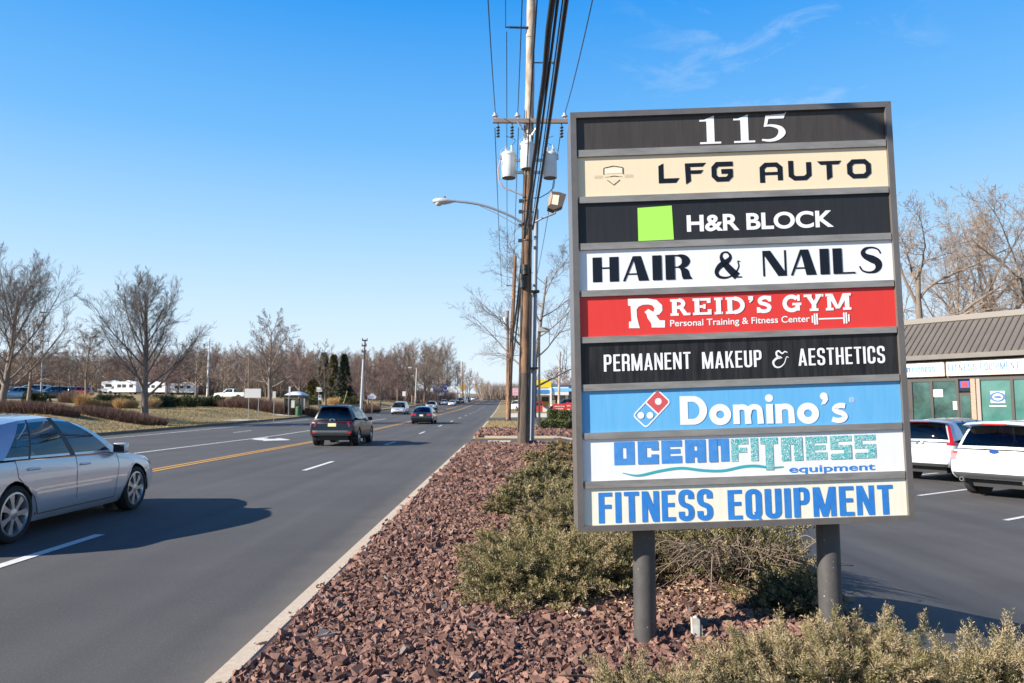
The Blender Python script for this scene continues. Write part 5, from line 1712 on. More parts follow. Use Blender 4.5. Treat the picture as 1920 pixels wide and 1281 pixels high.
# ------------------------------------------------------------ vehicles
def paint(name, c, metal=.0, rough=.28, coat=1.0): return mat('paint_'+name, c, rough, metal=metal, coat=coat)
P_silver = paint('silver', (.52, .55, .60), .45, .30)
P_navy = paint('midnight_blue', (.004, .006, .013), .0, .32, .15)
P_dark = paint('dark_blue', (.016, .017, .026), .3, .25)
P_white = paint('white', (.80, .80, .79))
P_lsilver = paint('light_silver', (.60, .62, .64), .35, .3)
P_red = paint('red', (.42, .015, .015))
P_blue = paint('light_blue', (.20, .36, .52), .3)
P_teal = paint('dark_teal', (.025, .05, .06), .3)
P_grey = paint('grey', (.22, .24, .26), .5)
P_black = paint('black', (.01, .01, .011))
P_char = paint('charcoal', (.035, .04, .045), .3)
M_tyre = mat('tyre_rubber', (.016, .016, .017), .85)
M_alloy = mat('wheel_alloy', (.50, .51, .53), .3, metal=.75)
M_trim = mat('trim_black', (.014, .014, .015), .5)
M_plastic = mat('trim_grey_plastic', (.045, .047, .05), .55)
M_chrome = mat('chrome', (.65, .66, .68), .12, metal=1)
M_int = mat('car_interior', (.035, .034, .033), .8)
M_seat = mat('car_seat', (.10, .095, .09), .85)
M_lr = mat('lens_red', (.42, .012, .012), .15, coat=1)
M_lrd = mat('lens_red_dark', (.20, .012, .014), .15, coat=1)
M_lrp = mat('lens_red_pale', (.62, .22, .22), .2, coat=1)
M_lw = mat('lens_white', (.62, .63, .64), .12, coat=1)
M_la = mat('lens_amber', (.7, .25, .03), .15, coat=1)
M_plate = mat('plate_yellow', (.72, .62, .22), .5, var=(.78, .74, .50), vscale=9, stretch=(1, 1, 3))
G_car = glass_mat('car_glass', (.34, .42, .42), base=.03)
G_dark = glass_mat('car_glass_dark', (.05, .06, .075), base=.02)
def ip(tab, x): return float(np.interp(x, [a for a, b in tab], [b for a, b in tab]))
PWD = [(0, .87), (.006, .905), (.018, .94), (.04, .965), (.08, .983), (.15, .995), (.3, 1), (.68, 1), (.82, .988), (.90, .965), (.95, .925), (.98, .87), (.993, .82), (1, .77)]
SEC = [(0, .90), (.08, .95), (.2, .985), (.4, 1.0), (.62, .995), (.8, .985), (.92, .968), (1, .945)]
class Shape:
    def __init__(s, S):
        s.S = S
        s.L, s.W, s.H = S['L'], S['W'], S['H']
        s.pw = S.get('pw', PWD)
        s.sec_ = S.get('sec', SEC)
    def yr(s, z): return -s.L/2+ip(s.S['rp'], z)
    def yf(s, z): return s.L/2-ip(s.S['fp'], z)
    def y(s, q, z): return s.yr(z)+(s.yf(z)-s.yr(z))*q
    def hw(s, q, z):
        zb, zs = ip(s.S['zb'], q), ip(s.S['zs'], q)
        t = min(max((z-zb)/(zs-zb), 0), 1)
        return s.W/2*ip(s.pw, q)*ip(s.sec_, t)
    def q_of(s, y, z): return min(max((y-s.yr(z))/(s.yf(z)-s.yr(z)), 0), 1)
    def side(s, y, z, off=0.0): return s.hw(s.q_of(y, z), z)+off
    def peri(s, p, z, rear=True, off=.004):
        """point on the bumper perimeter: |p|<=1 across the end face, beyond that round the corner along the side"""
        sg = 1 if p >= 0 else -1
        a = abs(p)
        e = -1 if rear else 1
        if a <= 1:
            x = a*s.hw(0 if rear else 1, z)
            y = s.yr(z) if rear else s.yf(z)
            return (sg*x, y+e*off, z)
        q = (a-1)*.25
        if not rear: q = 1-q
        return (sg*(s.hw(q, z)+off), s.y(q, z)+e*off*.6, z)
def wheel_mesh(R_, tw, spokes, rimr, style=0):
    key = 'wh%.3f%.3f%d%d' % (R_, tw, spokes, style)
    mb = MB()
    h = tw/2
    mb.lathe([(rimr, -h*.8), (rimr+.02, -h), (R_-.035, -h), (R_-.008, -h*.82), (R_, -h*.5), (R_, h*.5), (R_-.008, h*.82), (R_-.035, h), (rimr+.02, h), (rimr, h*.8)], 40, axis='x')
    m2 = MB()
    m2.lathe([(rimr+.004, h*.86), (rimr-.016, h*.9), (rimr-.03, h*.55), (rimr-.03, -h*.8)], 36, axis='x', mi=0)
    m2.lathe([(rimr-.03, h*.12), (0, h*.12)], 24, axis='x', mi=1)
    m2.lathe([(.075, h*.2), (.075, h*.72), (.055, h*.8), (0, h*.82)], 16, axis='x', mi=0)
    for k in range(spokes):
        a = 2*math.pi*k/spokes
        def fn(u, v, hh, a=a): return (hh, u*math.cos(a)-v*math.sin(a), u*math.sin(a)+v*math.cos(a))
        r1 = rimr-.02
        wi, wo = .030, .045
        m2.prism([(.05, -wi), (r1*.55, -wi*.8), (r1, -wo), (r1, wo), (r1*.55, wi*.8), (.05, wi)], h*.45, h*.78, fn, 0)
    return mb, m2
def end_patch(C_, name, mats, root, c, rear=True, nu=10, nv=4, off=.006, mirror=True):
    """lamp / trim lying on an end face; c = four (p, z) corners: inner-low, outer-low, outer-high, inner-high"""
    for sg in ((1, -1) if mirror else (1,)):
        mb = MB()
        def fn(u, v, o_=off):
            a = [c[0][k]*(1-u)+c[1][k]*u for k in (0, 1)]
            b = [c[3][k]*(1-u)+c[2][k]*u for k in (0, 1)]
            p, z = a[0]*(1-v)+b[0]*v, a[1]*(1-v)+b[1]*v
            x, y, z = C_.peri(p, z, rear, o_)
            return (x*sg, y, z)
        mb.grid(fn, nu, nv)
        edge = [(i/nu, 0) for i in range(nu)]+[(1, j/nv) for j in range(nv)]+[(1-i/nu, 1) for i in range(nu)]+[(0, 1-j/nv) for j in range(nv)]
        vs = [fn(*e) for e in edge]+[fn(*e, -.01) for e in edge]
        n = len(edge)
        mb.add(vs, [(i, (i+1) % n, (i+1) % n+n, i+n) for i in range(n)])
        mb.build(name, mats, root, smooth=50)
def side_strip(C_, mb, pts, wd, off=.002, sides=(1, -1)):
    """thin line drawn on the flank through (y, z) points"""
    for (ya, za), (yb, zb) in zip(pts[:-1], pts[1:]):
        d = np.array([yb-ya, zb-za])
        L = np.linalg.norm(d)
        k = max(2, int(L/.1))
        n_ = np.array([-d[1], d[0]])/L*wd/2
        for sg in sides:
            prev = None
            for i in range(k+1):
                y, z = ya+d[0]*i/k, za+d[1]*i/k
                cur = [(sg*C_.side(y+n_[0], z+n_[1], off), y+n_[0], z+n_[1]), (sg*C_.side(y-n_[0], z-n_[1], off), y-n_[0], z-n_[1])]
                if prev: mb.add(prev+cur[::-1], [(0, 1, 2, 3)])
                prev = cur
def make_car(name, S, pm, label, cat='car', group=None, detail=None, gm=None, gm_rear=None):
    C_ = Shape(S)
    root = thing(name, label, cat, (0, 0, 0), 0, group)
    gm = gm or G_car
    R_, tw = S['wr'], S.get('tw', .21)
    ra = R_*1.17
    yw = (C_.L/2-S['fo'], C_.L/2-S['fo']-S['wb'])
    st = sorted(set([0, .004, .012, .025, .045, .07, .1, .9, .93, .955, .975, .988, .996, 1]+list(np.linspace(.1, .9, 52))))
    cab = S['cab']
    ts = [0, .06, .14, .24, .36, .5, .64, .76, .86, .94, 1]
    fr = [.90, .84, .7, .4, 0]
    mb = MB()
    rowsP, rowsT = [], []
    for q in st:
        zb, zs, zt = ip(S['zb'], q), ip(S['zs'], q), ip(S['zt'], q)
        row = []
        wsh = None
        for t in ts:
            z = zb+(zs-zb)*t
            y = C_.y(q, z)
            for w_ in yw:
                if abs(y-w_) < ra and z < R_+math.sqrt(ra*ra-(y-w_)**2):
                    z = min(R_+math.sqrt(ra*ra-(y-w_)**2), zs-.01)
            row.append((C_.hw(q, z), C_.y(q, z), z))
        ws, ysh = row[-1][0], row[-1][1]
        incab = cab[0] < q < cab[1]
        for f in fr:
            k = 1-f
            z = zs+(zt-zs)*(1-(f)**2.2)*1.0 if not incab else (zs+.0 if f > .85 else zs-S.get('sink', .10))
            if S.get('bed') and S['bed'][0] < q < S['bed'][1]: z = zs if f > .89 else S['bedz']
            row.append((ws*f, C_.y(q, min(z, zs+.0) if incab else z), z))
        rowsP.append(row)
    n = len(rowsP[0])
    V = []
    for row in rowsP:
        V += row+[(-x, y, z) for x, y, z in reversed(row[:-1])]
    m = 2*n-1
    Fs, Ms = [], []
    for i in range(len(st)-1):
        qm = (st[i]+st[i+1])/2
        for j in range(m-1):
            Fs.append((i*m+j, (i+1)*m+j, (i+1)*m+j+1, i*m+j+1))
            inn = len(ts) <= j < m-len(ts)-1
            Ms.append(1 if inn and ((cab[0] < qm < cab[1]) or (S.get('bed') and S['bed'][0] < qm < S['bed'][1])) else 0)
    for i in (0, len(st)-1):
        for j in range(n-2):
            Fs.append((i*m+j, i*m+j+1, i*m+m-2-j, i*m+m-1-j))
            Ms.append(0)
    b0 = len(mb.v)
    mb.v += V
    mb.f += Fs
    mb.m += Ms
    # greenhouse
    nodes = []
    for nd in S['nodes']:
        yb, zb_, yr_, xr_, zr_ = nd['b'][0], nd['b'][1], nd['r'][0], nd['r'][1], nd['r'][2]
        xb = nd.get('bx') or C_.side(yb, min(zb_, ip(S['zs'], C_.q_of(yb, zb_))))*.955
        nodes.append(((xb, yb, zb_), (xr_, yr_, zr_)))
    NV = 8
    def pt(i, tt, v):
        (a, b), (c, d) = nodes[i], nodes[i+1]
        p = np.array(a)*(1-tt)+np.array(c)*tt
        r_ = np.array(b)*(1-tt)+np.array(d)*tt
        o = p*(1-v)+r_*v
        o[0] += .028*4*v*(1-v)
        if i == 0 or (i == 1 and S['seg'][1] == 'g'):
            o[2] += S.get('arch', .02)*4*v*(1-v)*(1 if i == 0 else 1-tt)
        return o
    glass = []
    for i, ty in enumerate(S['seg']):
        k = max(2, int(abs(nodes[i+1][0][1]-nodes[i][0][1])/.12))
        for sg in (1, -1):
            f_ = lambda u, v, i=i, sg=sg: tuple(pt(i, u, v)*np.array([sg, 1, 1]))
            if ty == 'g':
                mb.grid(lambda u, v: f_(u, v*.06), k, 1, 0)
                mb.grid(lambda u, v: f_(u, .92+v*.08), k, 1, 0)
                g_ = MB()
                g_.grid(lambda u, v: f_(u, .06+v*.86), k, NV)
                glass.append(('side_window', g_))
            else:
                mb.grid(f_, k, NV, {'b': 0, 'k': 2}[ty])
    crown = S.get('crown', .035)
    bt, bb = S.get('bulge', .10), S.get('bulge_b', .16)
    def wtop(k): # k in -1..1
        x, y, z = nodes[0][1]
        return np.array([x*k, y+bt*(1-k*k), z+crown*(1-k*k)])
    def wbot(k):
        x, y, z = nodes[0][0]
        return np.array([x*k, y+bb*(1-k*k), z+.02*(1-k*k)])
    rbt, rbb = S.get('rbulge', .06), S.get('rbulge_b', .08)
    def rtop(k):
        x, y, z = nodes[-1][1]
        return np.array([x*k, y-rbt*(1-k*k), z+crown*(1-k*k)])
    def rbot(k):
        x, y, z = nodes[-1][0]
        return np.array([x*k, y-rbb*(1-k*k), z+.01*(1-k*k)])
    def wsf(u, v):
        k = 2*u-1
        p = wbot(k)*(1-v)+wtop(k)*v
        return tuple(p+np.array([0, .03*4*v*(1-v)*(1-k*k), S.get('arch', .02)*4*v*(1-v)]))
    def rgf(u, v):
        k = 2*u-1
        return tuple(rbot(k)*(1-v)+rtop(k)*v+np.array([0, -.03*4*v*(1-v), .01*4*v*(1-v)]))
    g_ = MB()
    g_.grid(lambda u, v: wsf(u, .0+v*.94), 12, 8)
    glass.append(('windscreen', g_))
    mb.grid(lambda u, v: wsf(u, .94+v*.06), 12, 1, 0)
    v0 = S.get('rg0', .05)
    g_ = MB()
    g_.grid(lambda u, v: rgf(.04+.92*u, v0+v*(.93-v0)), 12, 8)
    glass.append(('rear_window', g_))
    mb.grid(lambda u, v: rgf(u, .93+v*.07), 12, 1, 0)
    mb.grid(lambda u, v: rgf(u, v*v0), 12, 1, 0)
    mb.grid(lambda u, v: rgf(u*.04, v0+v*(.93-v0)), 1, 8, 0)
    mb.grid(lambda u, v: rgf(.96+u*.04, v0+v*(.93-v0)), 1, 8, 0)
    # roof
    nr = len(nodes)
    def roof(u, v):
        k = 2*v-1
        x = u*(nr-1)
        i = min(int(x), nr-2)
        t = x-i
        e = np.array(nodes[i][1])*(1-t)+np.array(nodes[i+1][1])*t
        bl = bt*(1-u)**2-rbt*u**2
        return (e[0]*k, e[1]+bl*(1-k*k), e[2]+crown*(1-k*k)+.0*k)
    mb.grid(roof, (nr-1)*3, 12, 0)
    body = mb.build('body', [pm, M_int, M_trim], root, smooth=38, fix=True)
    for nm, g_ in glass:
        g_.build(nm, gm_rear if (gm_rear and nm == 'rear_window') else gm, root, smooth=180, fix=True)
    # dark parts below
    mb = MB()
    for w_ in yw:
        for sg in (1, -1):
            xo, xi = C_.W/2*.955, C_.W/2-.34
            mb.grid(lambda u, v: (sg*(xo+(xi-xo)*v), w_+(ra+.004)*math.cos(math.pi*u*1.1-.15), R_+(ra+.004)*math.sin(math.pi*u*1.1-.15)), 16, 1)
            mb.lathe([(ra+.01, 0), (0, 0)], 20, (sg*xi, w_, R_), 'x')
    xi = C_.W/2-.33
    mb.box(-xi, xi, -C_.L/2+.25, C_.L/2-.25, ip(S['zb'], .5)-.02, .55)
    xo = C_.W/2*.88
    mb.box(-xo, xo, yw[1]+ra, yw[0]-ra, ip(S['zb'], .5)-.005, .40)
    mb.box(-xo*.9, xo*.9, -C_.L/2+.14, yw[1]-ra*.9, ip(S['zb'], 0)+.005, .42)
    mb.box(-xo*.85, xo*.85, yw[0]+ra*.9, C_.L/2-.2, ip(S['zb'], 1)+.005, .42)
    mb.build('underbody', M_trim, root)
    t_, r_ = wheel_mesh(R_, tw, S.get('spokes', 7), S.get('rim', R_*.70))
    proto = None
    for w_ in yw:
        for sg in (1, -1):
            if proto is None:
                wo = t_.build('wheel', M_tyre, root, smooth=40)
                ro = r_.build('rim', [M_alloy, M_trim], wo, smooth=35)
                proto = wo
            else:
                wo = copy_tree(proto, root)
            wo.location = (sg*(C_.W/2-tw/2-.018), w_, R_)
            wo.rotation_euler = (0 if sg > 0 else 0, 0, 0 if sg > 0 else math.pi)
    # seats
    for y_ in S.get('seats', (.15, -.75)):
        for sg in (1, -1):
            mb = MB()
            zs_ = ip(S['zs'], .5)
            mb.bbox(sg*.36-.23, sg*.36+.23, y_-.10, y_+.06, zs_-.16, zs_+.10, .05)
            mb.bbox(sg*.36-.12, sg*.36+.12, y_-.12, y_-.0, zs_+.11, zs_+.29, .04)
            mb.build('seat', M_seat, root, smooth=60)
    # mirrors
    for sg in (1, -1):
        mb = MB()
        yb = S['nodes'][0]['b'][0]-.20
        zb_ = S['nodes'][0]['b'][1]-.005
        xm = C_.side(yb, zb_-.1)-.035
        mb.bbox(sg*xm-.0 if sg > 0 else -xm-.19, sg*xm+.19 if sg > 0 else -xm, yb-.02, yb+.10, zb_-.02, zb_+.13, .035)
        o = mb.build('mirror', [pm], root, smooth=60)
        m2 = MB()
        m2.bbox(sg*xm+.02*sg if sg > 0 else -xm-.17, sg*xm+.17 if sg > 0 else -xm-.02, yb-.028, yb-.018, zb_-.0, zb_+.11, .004)
        m2.build('mirror_glass', M_trim, o)
    # door seams and handles
    for ln in S.get('seams', []):
        for sg in (1, -1):
            mb = MB()
            side_strip(C_, mb, ln, .010, sides=(sg,))
            mb.build('door_seam', M_trim, root, fix=False)
    for (y_, z_) in S.get('handles', []):
        for sg in (1, -1):
            x_ = C_.side(y_, z_)
            mb = MB()
            mb.bbox(sg*x_-.022, sg*x_+.022, y_-.11, y_+.11, z_-.014, z_+.016, .012)
            mb.build('door_handle', [pm], root, smooth=60)
    # both ends
    for a in S.get('rear', []): end_patch(C_, a[0], a[1], root, a[2], True, off=a[3] if len(a) > 3 else .006, mirror=a[4] if len(a) > 4 else True)
    for a in S.get('front', []): end_patch(C_, a[0], a[1], root, a[2], False, off=a[3] if len(a) > 3 else .006, mirror=a[4] if len(a) > 4 else True)
    if detail: detail(root, C_, pm)
    return root
def nd(yb, zb, yr, xr, zr, bx=None): return dict(b=(yb, zb), r=(yr, xr, zr), bx=bx)
def place(o, X, Y, rz, z=None):
    o.location = (X, Y, (float(R(Y)) if KL < X < KR else Hz(X, Y)+.03) if z is None else z)
    slope = (R(Y+1)-R(Y-1))/2 if KL < X < KR else 0
    o.rotation_euler = (math.atan(slope)*(1 if abs(rz) < 1 else -1), 0, rz)
def recolour(root, pm, label):
    c = copy_tree(root)
    c['label'] = label
    for ch in c.children:
        b = ch.name.split('.')[0]
        if b in ('body', 'mirror', 'door_handle', 'spoiler'):
            ch.material_slots[0].link = 'OBJECT'
            ch.material_slots[0].material = pm
    return c
full = lambda p, z0, z1: [(-p, z0), (p, z0), (p, z1), (-p, z1)]

SEDAN = dict(pw=[(0, .87), (.006, .905), (.018, .94), (.04, .965), (.08, .983), (.15, .995), (.3, 1), (.68, 1), (.80, .985), (.88, .955), (.93, .905), (.965, .83), (.985, .74), (1, .64)], L=4.81, W=1.82, H=1.46, wb=2.775, fo=.97, wr=.328, rim=.245, tw=.215, spokes=7, cab=(.17, .70), sink=.16,
    zb=[(0, .30), (.06, .22), (.2, .19), (.8, .18), (.94, .19), (1, .24)],
    zs=[(0, .90), (.1, .925), (.25, .925), (.5, .905), (.70, .885), (.82, .855), (.92, .785), (.97, .71), (1, .60)],
    zt=[(0, .98), (.06, 1.01), (.17, 1.03), (.25, 1.03), (.69, 1.01), (.74, 1.00), (.84, .965), (.93, .89), (.98, .78), (1, .68)],
    rp=[(.2, .16), (.32, .03), (.5, 0), (.65, .01), (.85, .06), (1.05, .12)], fp=[(.2, .16), (.3, .04), (.45, 0), (.6, .02), (.75, .14), (.95, .40)],
    nodes=[nd(.98, .915, .13, .55, 1.365), nd(.80, .905, .0, .565, 1.385), nd(-.10, .925, -.30, .585, 1.415), nd(-.22, .928, -.40, .585, 1.415), nd(-1.03, .94, -.76, .57, 1.398), nd(-1.07, .94, -.79, .57, 1.396), nd(-1.50, .945, -.90, .565, 1.388), nd(-1.95, .985, -1.18, .54, 1.345, .71)],
    seg=['b', 'g', 'k', 'g', 'k', 'g', 'b'], arch=.045, crown=.05, bulge=.10, bulge_b=.18, rbulge=.08, rbulge_b=.14, rg0=.03,
    seams=[[(.86, .89), (.88, .72), (.80, .45), (.80, .27)], [(-.16, .92), (-.18, .6), (-.16, .27)], [(-1.36, .93), (-1.34, .74), (-1.06, .50), (-.92, .27)], [(-.92, .275), (.80, .275)]],
    handles=[(.02, .80), (-1.06, .82)],
    rear=[('tail_light', M_lr, [(.62, .70), (1.28, .74), (1.26, .88), (.60, .87)]), ('licence_plate', M_plate, full(.20, .70, .83), .012, False), ('bumper_trim', M_trim, full(.95, .26, .34), .005, False)],
    front=[('headlight', M_lw, [(.55, .56), (1.30, .66), (1.42, .76), (.60, .66)]), ('grille', M_trim, full(.42, .50, .62), .008, False), ('air_intake', M_trim, full(.7, .25, .36), .006, False)])
def det_sedan(root, C_, pm):
    for sg in (1, -1):       # body-side moulding and bright strip under the windows
        mb = MB()
        side_strip(C_, mb, [(.66, .52), (-1.02, .53)], .03, .004, (sg,))
        mb.build('side_moulding', [pm], root, fix=False)
        mb = MB()
        side_strip(C_, mb, [(.78, .895), (-.2, .915), (-1.36, .927)], .010, 0.0, (sg,))
        mb.build('belt_trim', M_chrome, root, fix=False)
sedan = make_car('sedan_car', SEDAN, P_silver, 'silver blue sedan in the near lane, cut by the left edge of the photo', 'car', None, det_sedan)
place(sedan, -6.50, 9.98, 0)

SUV = dict(L=4.63, W=1.865, H=1.665, wb=2.755, fo=.93, wr=.36, rim=.25, tw=.235, spokes=5, cab=(.03, .70), sink=.14,
    zb=[(0, .42), (.06, .32), (.2, .27), (.8, .25), (.94, .27), (1, .34)],
    zs=[(0, 1.02), (.1, 1.03), (.4, 1.02), (.70, .99), (.85, .93), (.93, .88), (.98, .80), (1, .72)],
    zt=[(0, 1.04), (.5, 1.05), (.69, 1.06), (.74, 1.07), (.86, 1.02), (.95, .94), (.985, .86), (1, .80)],
    rp=[(.3, .20), (.40, .05), (.52, 0), (.66, .0), (.80, .03), (.92, .045), (1.05, .10)], fp=[(.2, .16), (.35, .04), (.5, 0), (.7, .02), (.85, .08), (1.05, .25)],
    nodes=[nd(.88, 1.015, .12, .58, 1.565), nd(.70, 1.015, -.02, .595, 1.58), nd(-.14, 1.035, -.40, .61, 1.61), nd(-.25, 1.04, -.49, .61, 1.61), nd(-1.12, 1.075, -1.18, .59, 1.585), nd(-1.20, 1.08, -1.25, .59, 1.58), nd(-1.72, 1.14, -1.62, .57, 1.555), nd(-2.08, 1.04, -1.90, .55, 1.53, .76)],
    seg=['b', 'g', 'k', 'g', 'k', 'g', 'b'], crown=.05, rbulge=.10, rbulge_b=.13, rg0=.10,
    seams=[[(.80, 1.0), (.83, .75), (.78, .36)], [(-.18, 1.02), (-.20, .7), (-.18, .36)], [(-1.12, 1.04), (-1.16, .80), (-.96, .55), (-.88, .36)]], handles=[(.0, .90), (-.95, .93)],
    rear=[('light_bar', mat('lens_red_dim', (.16, .008, .008), .2, coat=1), full(.98, .965, .990), .012, False), ('tail_light', M_lrd, [(.82, .78), (.90, .78), (.84, .965), (.74, .965)], .010), ('tail_light', M_lrd, [(1.02, .78), (1.10, .80), (1.18, .975), (1.00, .965)], .010),
          ('licence_plate', M_plate, full(.20, .79, .92), .014, False), ('bumper', M_plastic, full(1.22, .43, .565), .012, False), ('skid_plate', mat('skid_grey', (.16, .165, .17), .4, metal=.4), full(1.16, .565, .635), .014, False),
          ('reflector', M_lr, [(.66, .52), (.95, .50), (.98, .60), (.84, .56)], .020)],
    front=[('headlight', M_lw, [(.62, .62), (1.05, .64), (1.08, .78), (.62, .74)]), ('grille', M_trim, full(.66, .58, .80), .008, False), ('bumper_trim', M_plastic, full(1.05, .34, .46), .008, False)])
def det_suv(root, C_, pm):
    mb = MB()
    mb.grid(lambda u, v: ((2*u-1)*.60, -1.93-.17*v-.10*(1-(2*u-1)**2), 1.60-.045*v+.03*(1-(2*u-1)**2)+(-.03 if v > 1.5 else 0)), 10, 2)
    mb.grid(lambda u, v: ((2*u-1)*.60, -2.10+.15*v-.10*(1-(2*u-1)**2), 1.553-.02*v+.03*(1-(2*u-1)**2)), 10, 2)
    mb.build('spoiler', [pm], root, smooth=60)
    mb = MB()
    mb.prism([(-.012, 0), (.012, 0), (.004, .07), (-.004, .09)], -.02, .0, lambda u, v, h: (h+.01, -1.7+u*4-v*.5, 1.625+v))
    mb.build('roof_fin', [pm], root)
    mb = MB()
    mb.lathe([(.075, .0), (.085, .006), (.06, .01)], 20, (0, 0, 0), 'y')
    mb.v = [(x*1.3, -C_.L/2+.055-y, z*.75+1.035) for x, y, z in mb.v]
    mb.build('badge', M_chrome, root)
    for sg in (1, -1):
        mb = MB()
        mb.tube([(sg*.62, .1, 1.60), (sg*.63, -.6, 1.645), (sg*.60, -1.5, 1.60)], .016, 6)
        mb.build('roof_rail', M_trim, root)
suv = make_car('suv_car', SUV, P_navy, 'dark blue compact SUV with yellow plate, seen from behind in the inner lane', 'car', None, det_suv, gm_rear=G_dark)
place(suv, -6.86, 31.7, 0)

# the two parked by the shop
EDGE = dict(SUV, L=4.72, W=1.93, H=1.70, wr=.37, rim=.24, spokes=5,
    zs=[(0, 1.03), (.1, 1.04), (.4, 1.03), (.70, 1.0), (.85, .95), (.93, .90), (.98, .82), (1, .74)],
    rp=[(.3, .24), (.42, .05), (.5, 0), (.66, .0), (.80, .05), (.95, .075), (1.08, .13)],
    nodes=[nd(.92, 1.03, .20, .62, 1.60), nd(.75, 1.03, .05, .635, 1.61), nd(-.14, 1.04, -.36, .65, 1.64), nd(-.25, 1.04, -.45, .65, 1.64), nd(-1.12, 1.06, -1.20, .63, 1.62), nd(-1.22, 1.06, -1.28, .63, 1.615), nd(-1.85, 1.10, -1.72, .62, 1.59), nd(-2.14, 1.06, -1.86, .62, 1.565, .80)],
    rear=[('tail_light', M_lrp, [(.93, .80), (1.22, .80), (1.22, 1.00), (.90, 1.00)], .010), ('tail_light_top', M_lr, [(.92, .955), (1.23, .955), (1.23, .99), (.91, .99)], .014), ('licence_plate', M_plate, full(.19, .80, .92), .010, False),
          ('tailgate_crease', mat('seam_grey', (.35, .35, .35), .6), full(.45, .950, .958), .004, False), ('bumper', M_plastic, full(1.24, .43, .55), .014, False)])
def det_edge(root, C_, pm):
    mb = MB()
    mb.grid(lambda u, v: ((2*u-1)*.68, -1.92-.20*v-.10*(1-(2*u-1)**2), 1.625-.055*v+.04*(1-(2*u-1)**2)), 10, 2)
    mb.grid(lambda u, v: ((2*u-1)*.68, -2.12+.18*v-.10*(1-(2*u-1)**2), 1.568-.035*v+.04*(1-(2*u-1)**2)), 10, 2)
    sp = mb.build('spoiler', [pm], root, smooth=60)
    mb = MB()
    mb.bbox(-.24, .24, -2.235, -2.20, 1.585, 1.615, .008)
    mb.build('brake_light', M_lr, sp)
    mb = MB()
    mb.lathe([(0, .012), (.06, .012), (.075, .006), (.078, 0)], 24, (0, 0, 0), 'y')
    mb.v = [(x*1.25, -C_.L/2+.082-y, z*.62+1.015) for x, y, z in mb.v]
    mb.build('badge', mat('badge_blue', (.02, .07, .25), .2, coat=1), root)
    for sg in (1, -1):
        mb = MB()
        mb.lathe([(.03, -.05), (.05, -.05), (.055, .02), (.055, .14)], 16, (sg*.62, -C_.L/2-.01, .40), 'y')
        mb.build('exhaust_tip', M_chrome, root, smooth=50)
    mb = MB()
    mb.tube([(.1, -2.20, 1.12), (-.2, -2.19, 1.13), (-.42, -2.15, 1.15)], .012, 5)
    mb.build('wiper', M_trim, root)
edge = make_car('suv_car', EDGE, P_white, 'white SUV with twin exhaust tips parked at the right edge of the photo', 'car', None, det_edge, gm_rear=G_dark)
fw = np.array([.84, .545])
rt = np.array([.545, -.84])
rc_ = np.array([10.45, 15.85])
place(edge, *(rc_+fw*EDGE['L']/2), -math.atan2(fw[0], fw[1]), Hz(11, 16)+.03)
CRV = dict(EDGE, L=4.57, W=1.82, H=1.68, wr=.345, rim=.22,
    nodes=[nd(.92, 1.02, .22, .58, 1.58), nd(.75, 1.02, .08, .595, 1.59), nd(-.14, 1.03, -.36, .61, 1.63), nd(-.25, 1.03, -.45, .61, 1.63), nd(-1.05, 1.07, -1.12, .60, 1.61), nd(-1.15, 1.08, -1.2, .60, 1.605), nd(-1.55, 1.15, -1.50, .585, 1.58), nd(-2.05, 1.06, -1.88, .58, 1.55, .76)],
    rear=[('tail_light', M_lr, [(.90, .98), (1.30, .98), (1.18, 1.06), (.92, 1.06)], .010), ('reverse_light', M_lw, [(.90, .86), (1.10, .86), (1.14, .975), (.90, .975)], .010), ('licence_plate', M_plate, full(.21, .86, .97), .010, False),
          ('chrome_strip', mat('strip_grey', (.30, .34, .40), .3, metal=.6), full(.62, 1.00, 1.045), .010, False), ('bumper', M_plastic, [(-1.22, .42), (1.22, .42), (1.22, .50), (-1.22, .50)], .010, False), ('skid_plate', mat('skid_pale', (.55, .56, .58), .4, metal=.3), full(.95, .50, .555), .012, False)])
def det_crv(root, C_, pm):
    for sg in (1, -1):       # tall lamps climbing the rear pillars
        mb = MB()
        mb.grid(lambda u, v: (sg*(.735+.075*u*(1-v*.5)-.135*v+.006), -2.135+.07*u+.19*v-.008, 1.06+.44*v), 4, 8)
        mb.build('tail_light', M_lr, root, smooth=60)
    mb = MB()
    mb.grid(lambda u, v: ((2*u-1)*.60, -1.92-.16*v-.10*(1-(2*u-1)**2), 1.60-.035*v+.035*(1-(2*u-1)**2)), 10, 2)
    mb.grid(lambda u, v: ((2*u-1)*.60, -2.08+.14*v-.10*(1-(2*u-1)**2), 1.563-.035*v+.035*(1-(2*u-1)**2)), 10, 2)
    sp = mb.build('spoiler', [pm], root, smooth=60)
    mb = MB()
    mb.bbox(-.25, .25, -2.195, -2.165, 1.578, 1.605, .006)
    mb.build('brake_light', M_lr, sp)
    mb = MB()
    mb.lathe([(.07, 0), (.085, .006), (.06, .012)], 20, (0, 0, 0), 'y')
    mb.v = [(x*1.2, -C_.L/2+.09-y, z*.75+1.02) for x, y, z in mb.v]
    mb.build('badge', M_chrome, root)
    mb = MB()
    mb.tube([(.05, -2.16, 1.12), (-.15, -2.14, 1.15), (-.30, -2.12, 1.17)], .012, 5)
    mb.build('wiper', M_trim, root)
crv = make_car('suv_car', CRV, paint('pearl_silver', (.47, .49, .54), .35, .28), 'silver white SUV with tall red tail lamps parked between the sign and the white SUV', 'car', None, det_crv, gm_rear=G_dark)
rc2 = np.array([11.05, 19.75])
place(crv, *(rc2+fw*CRV['L']/2), -math.atan2(fw[0], fw[1]), Hz(11, 19)+.03)

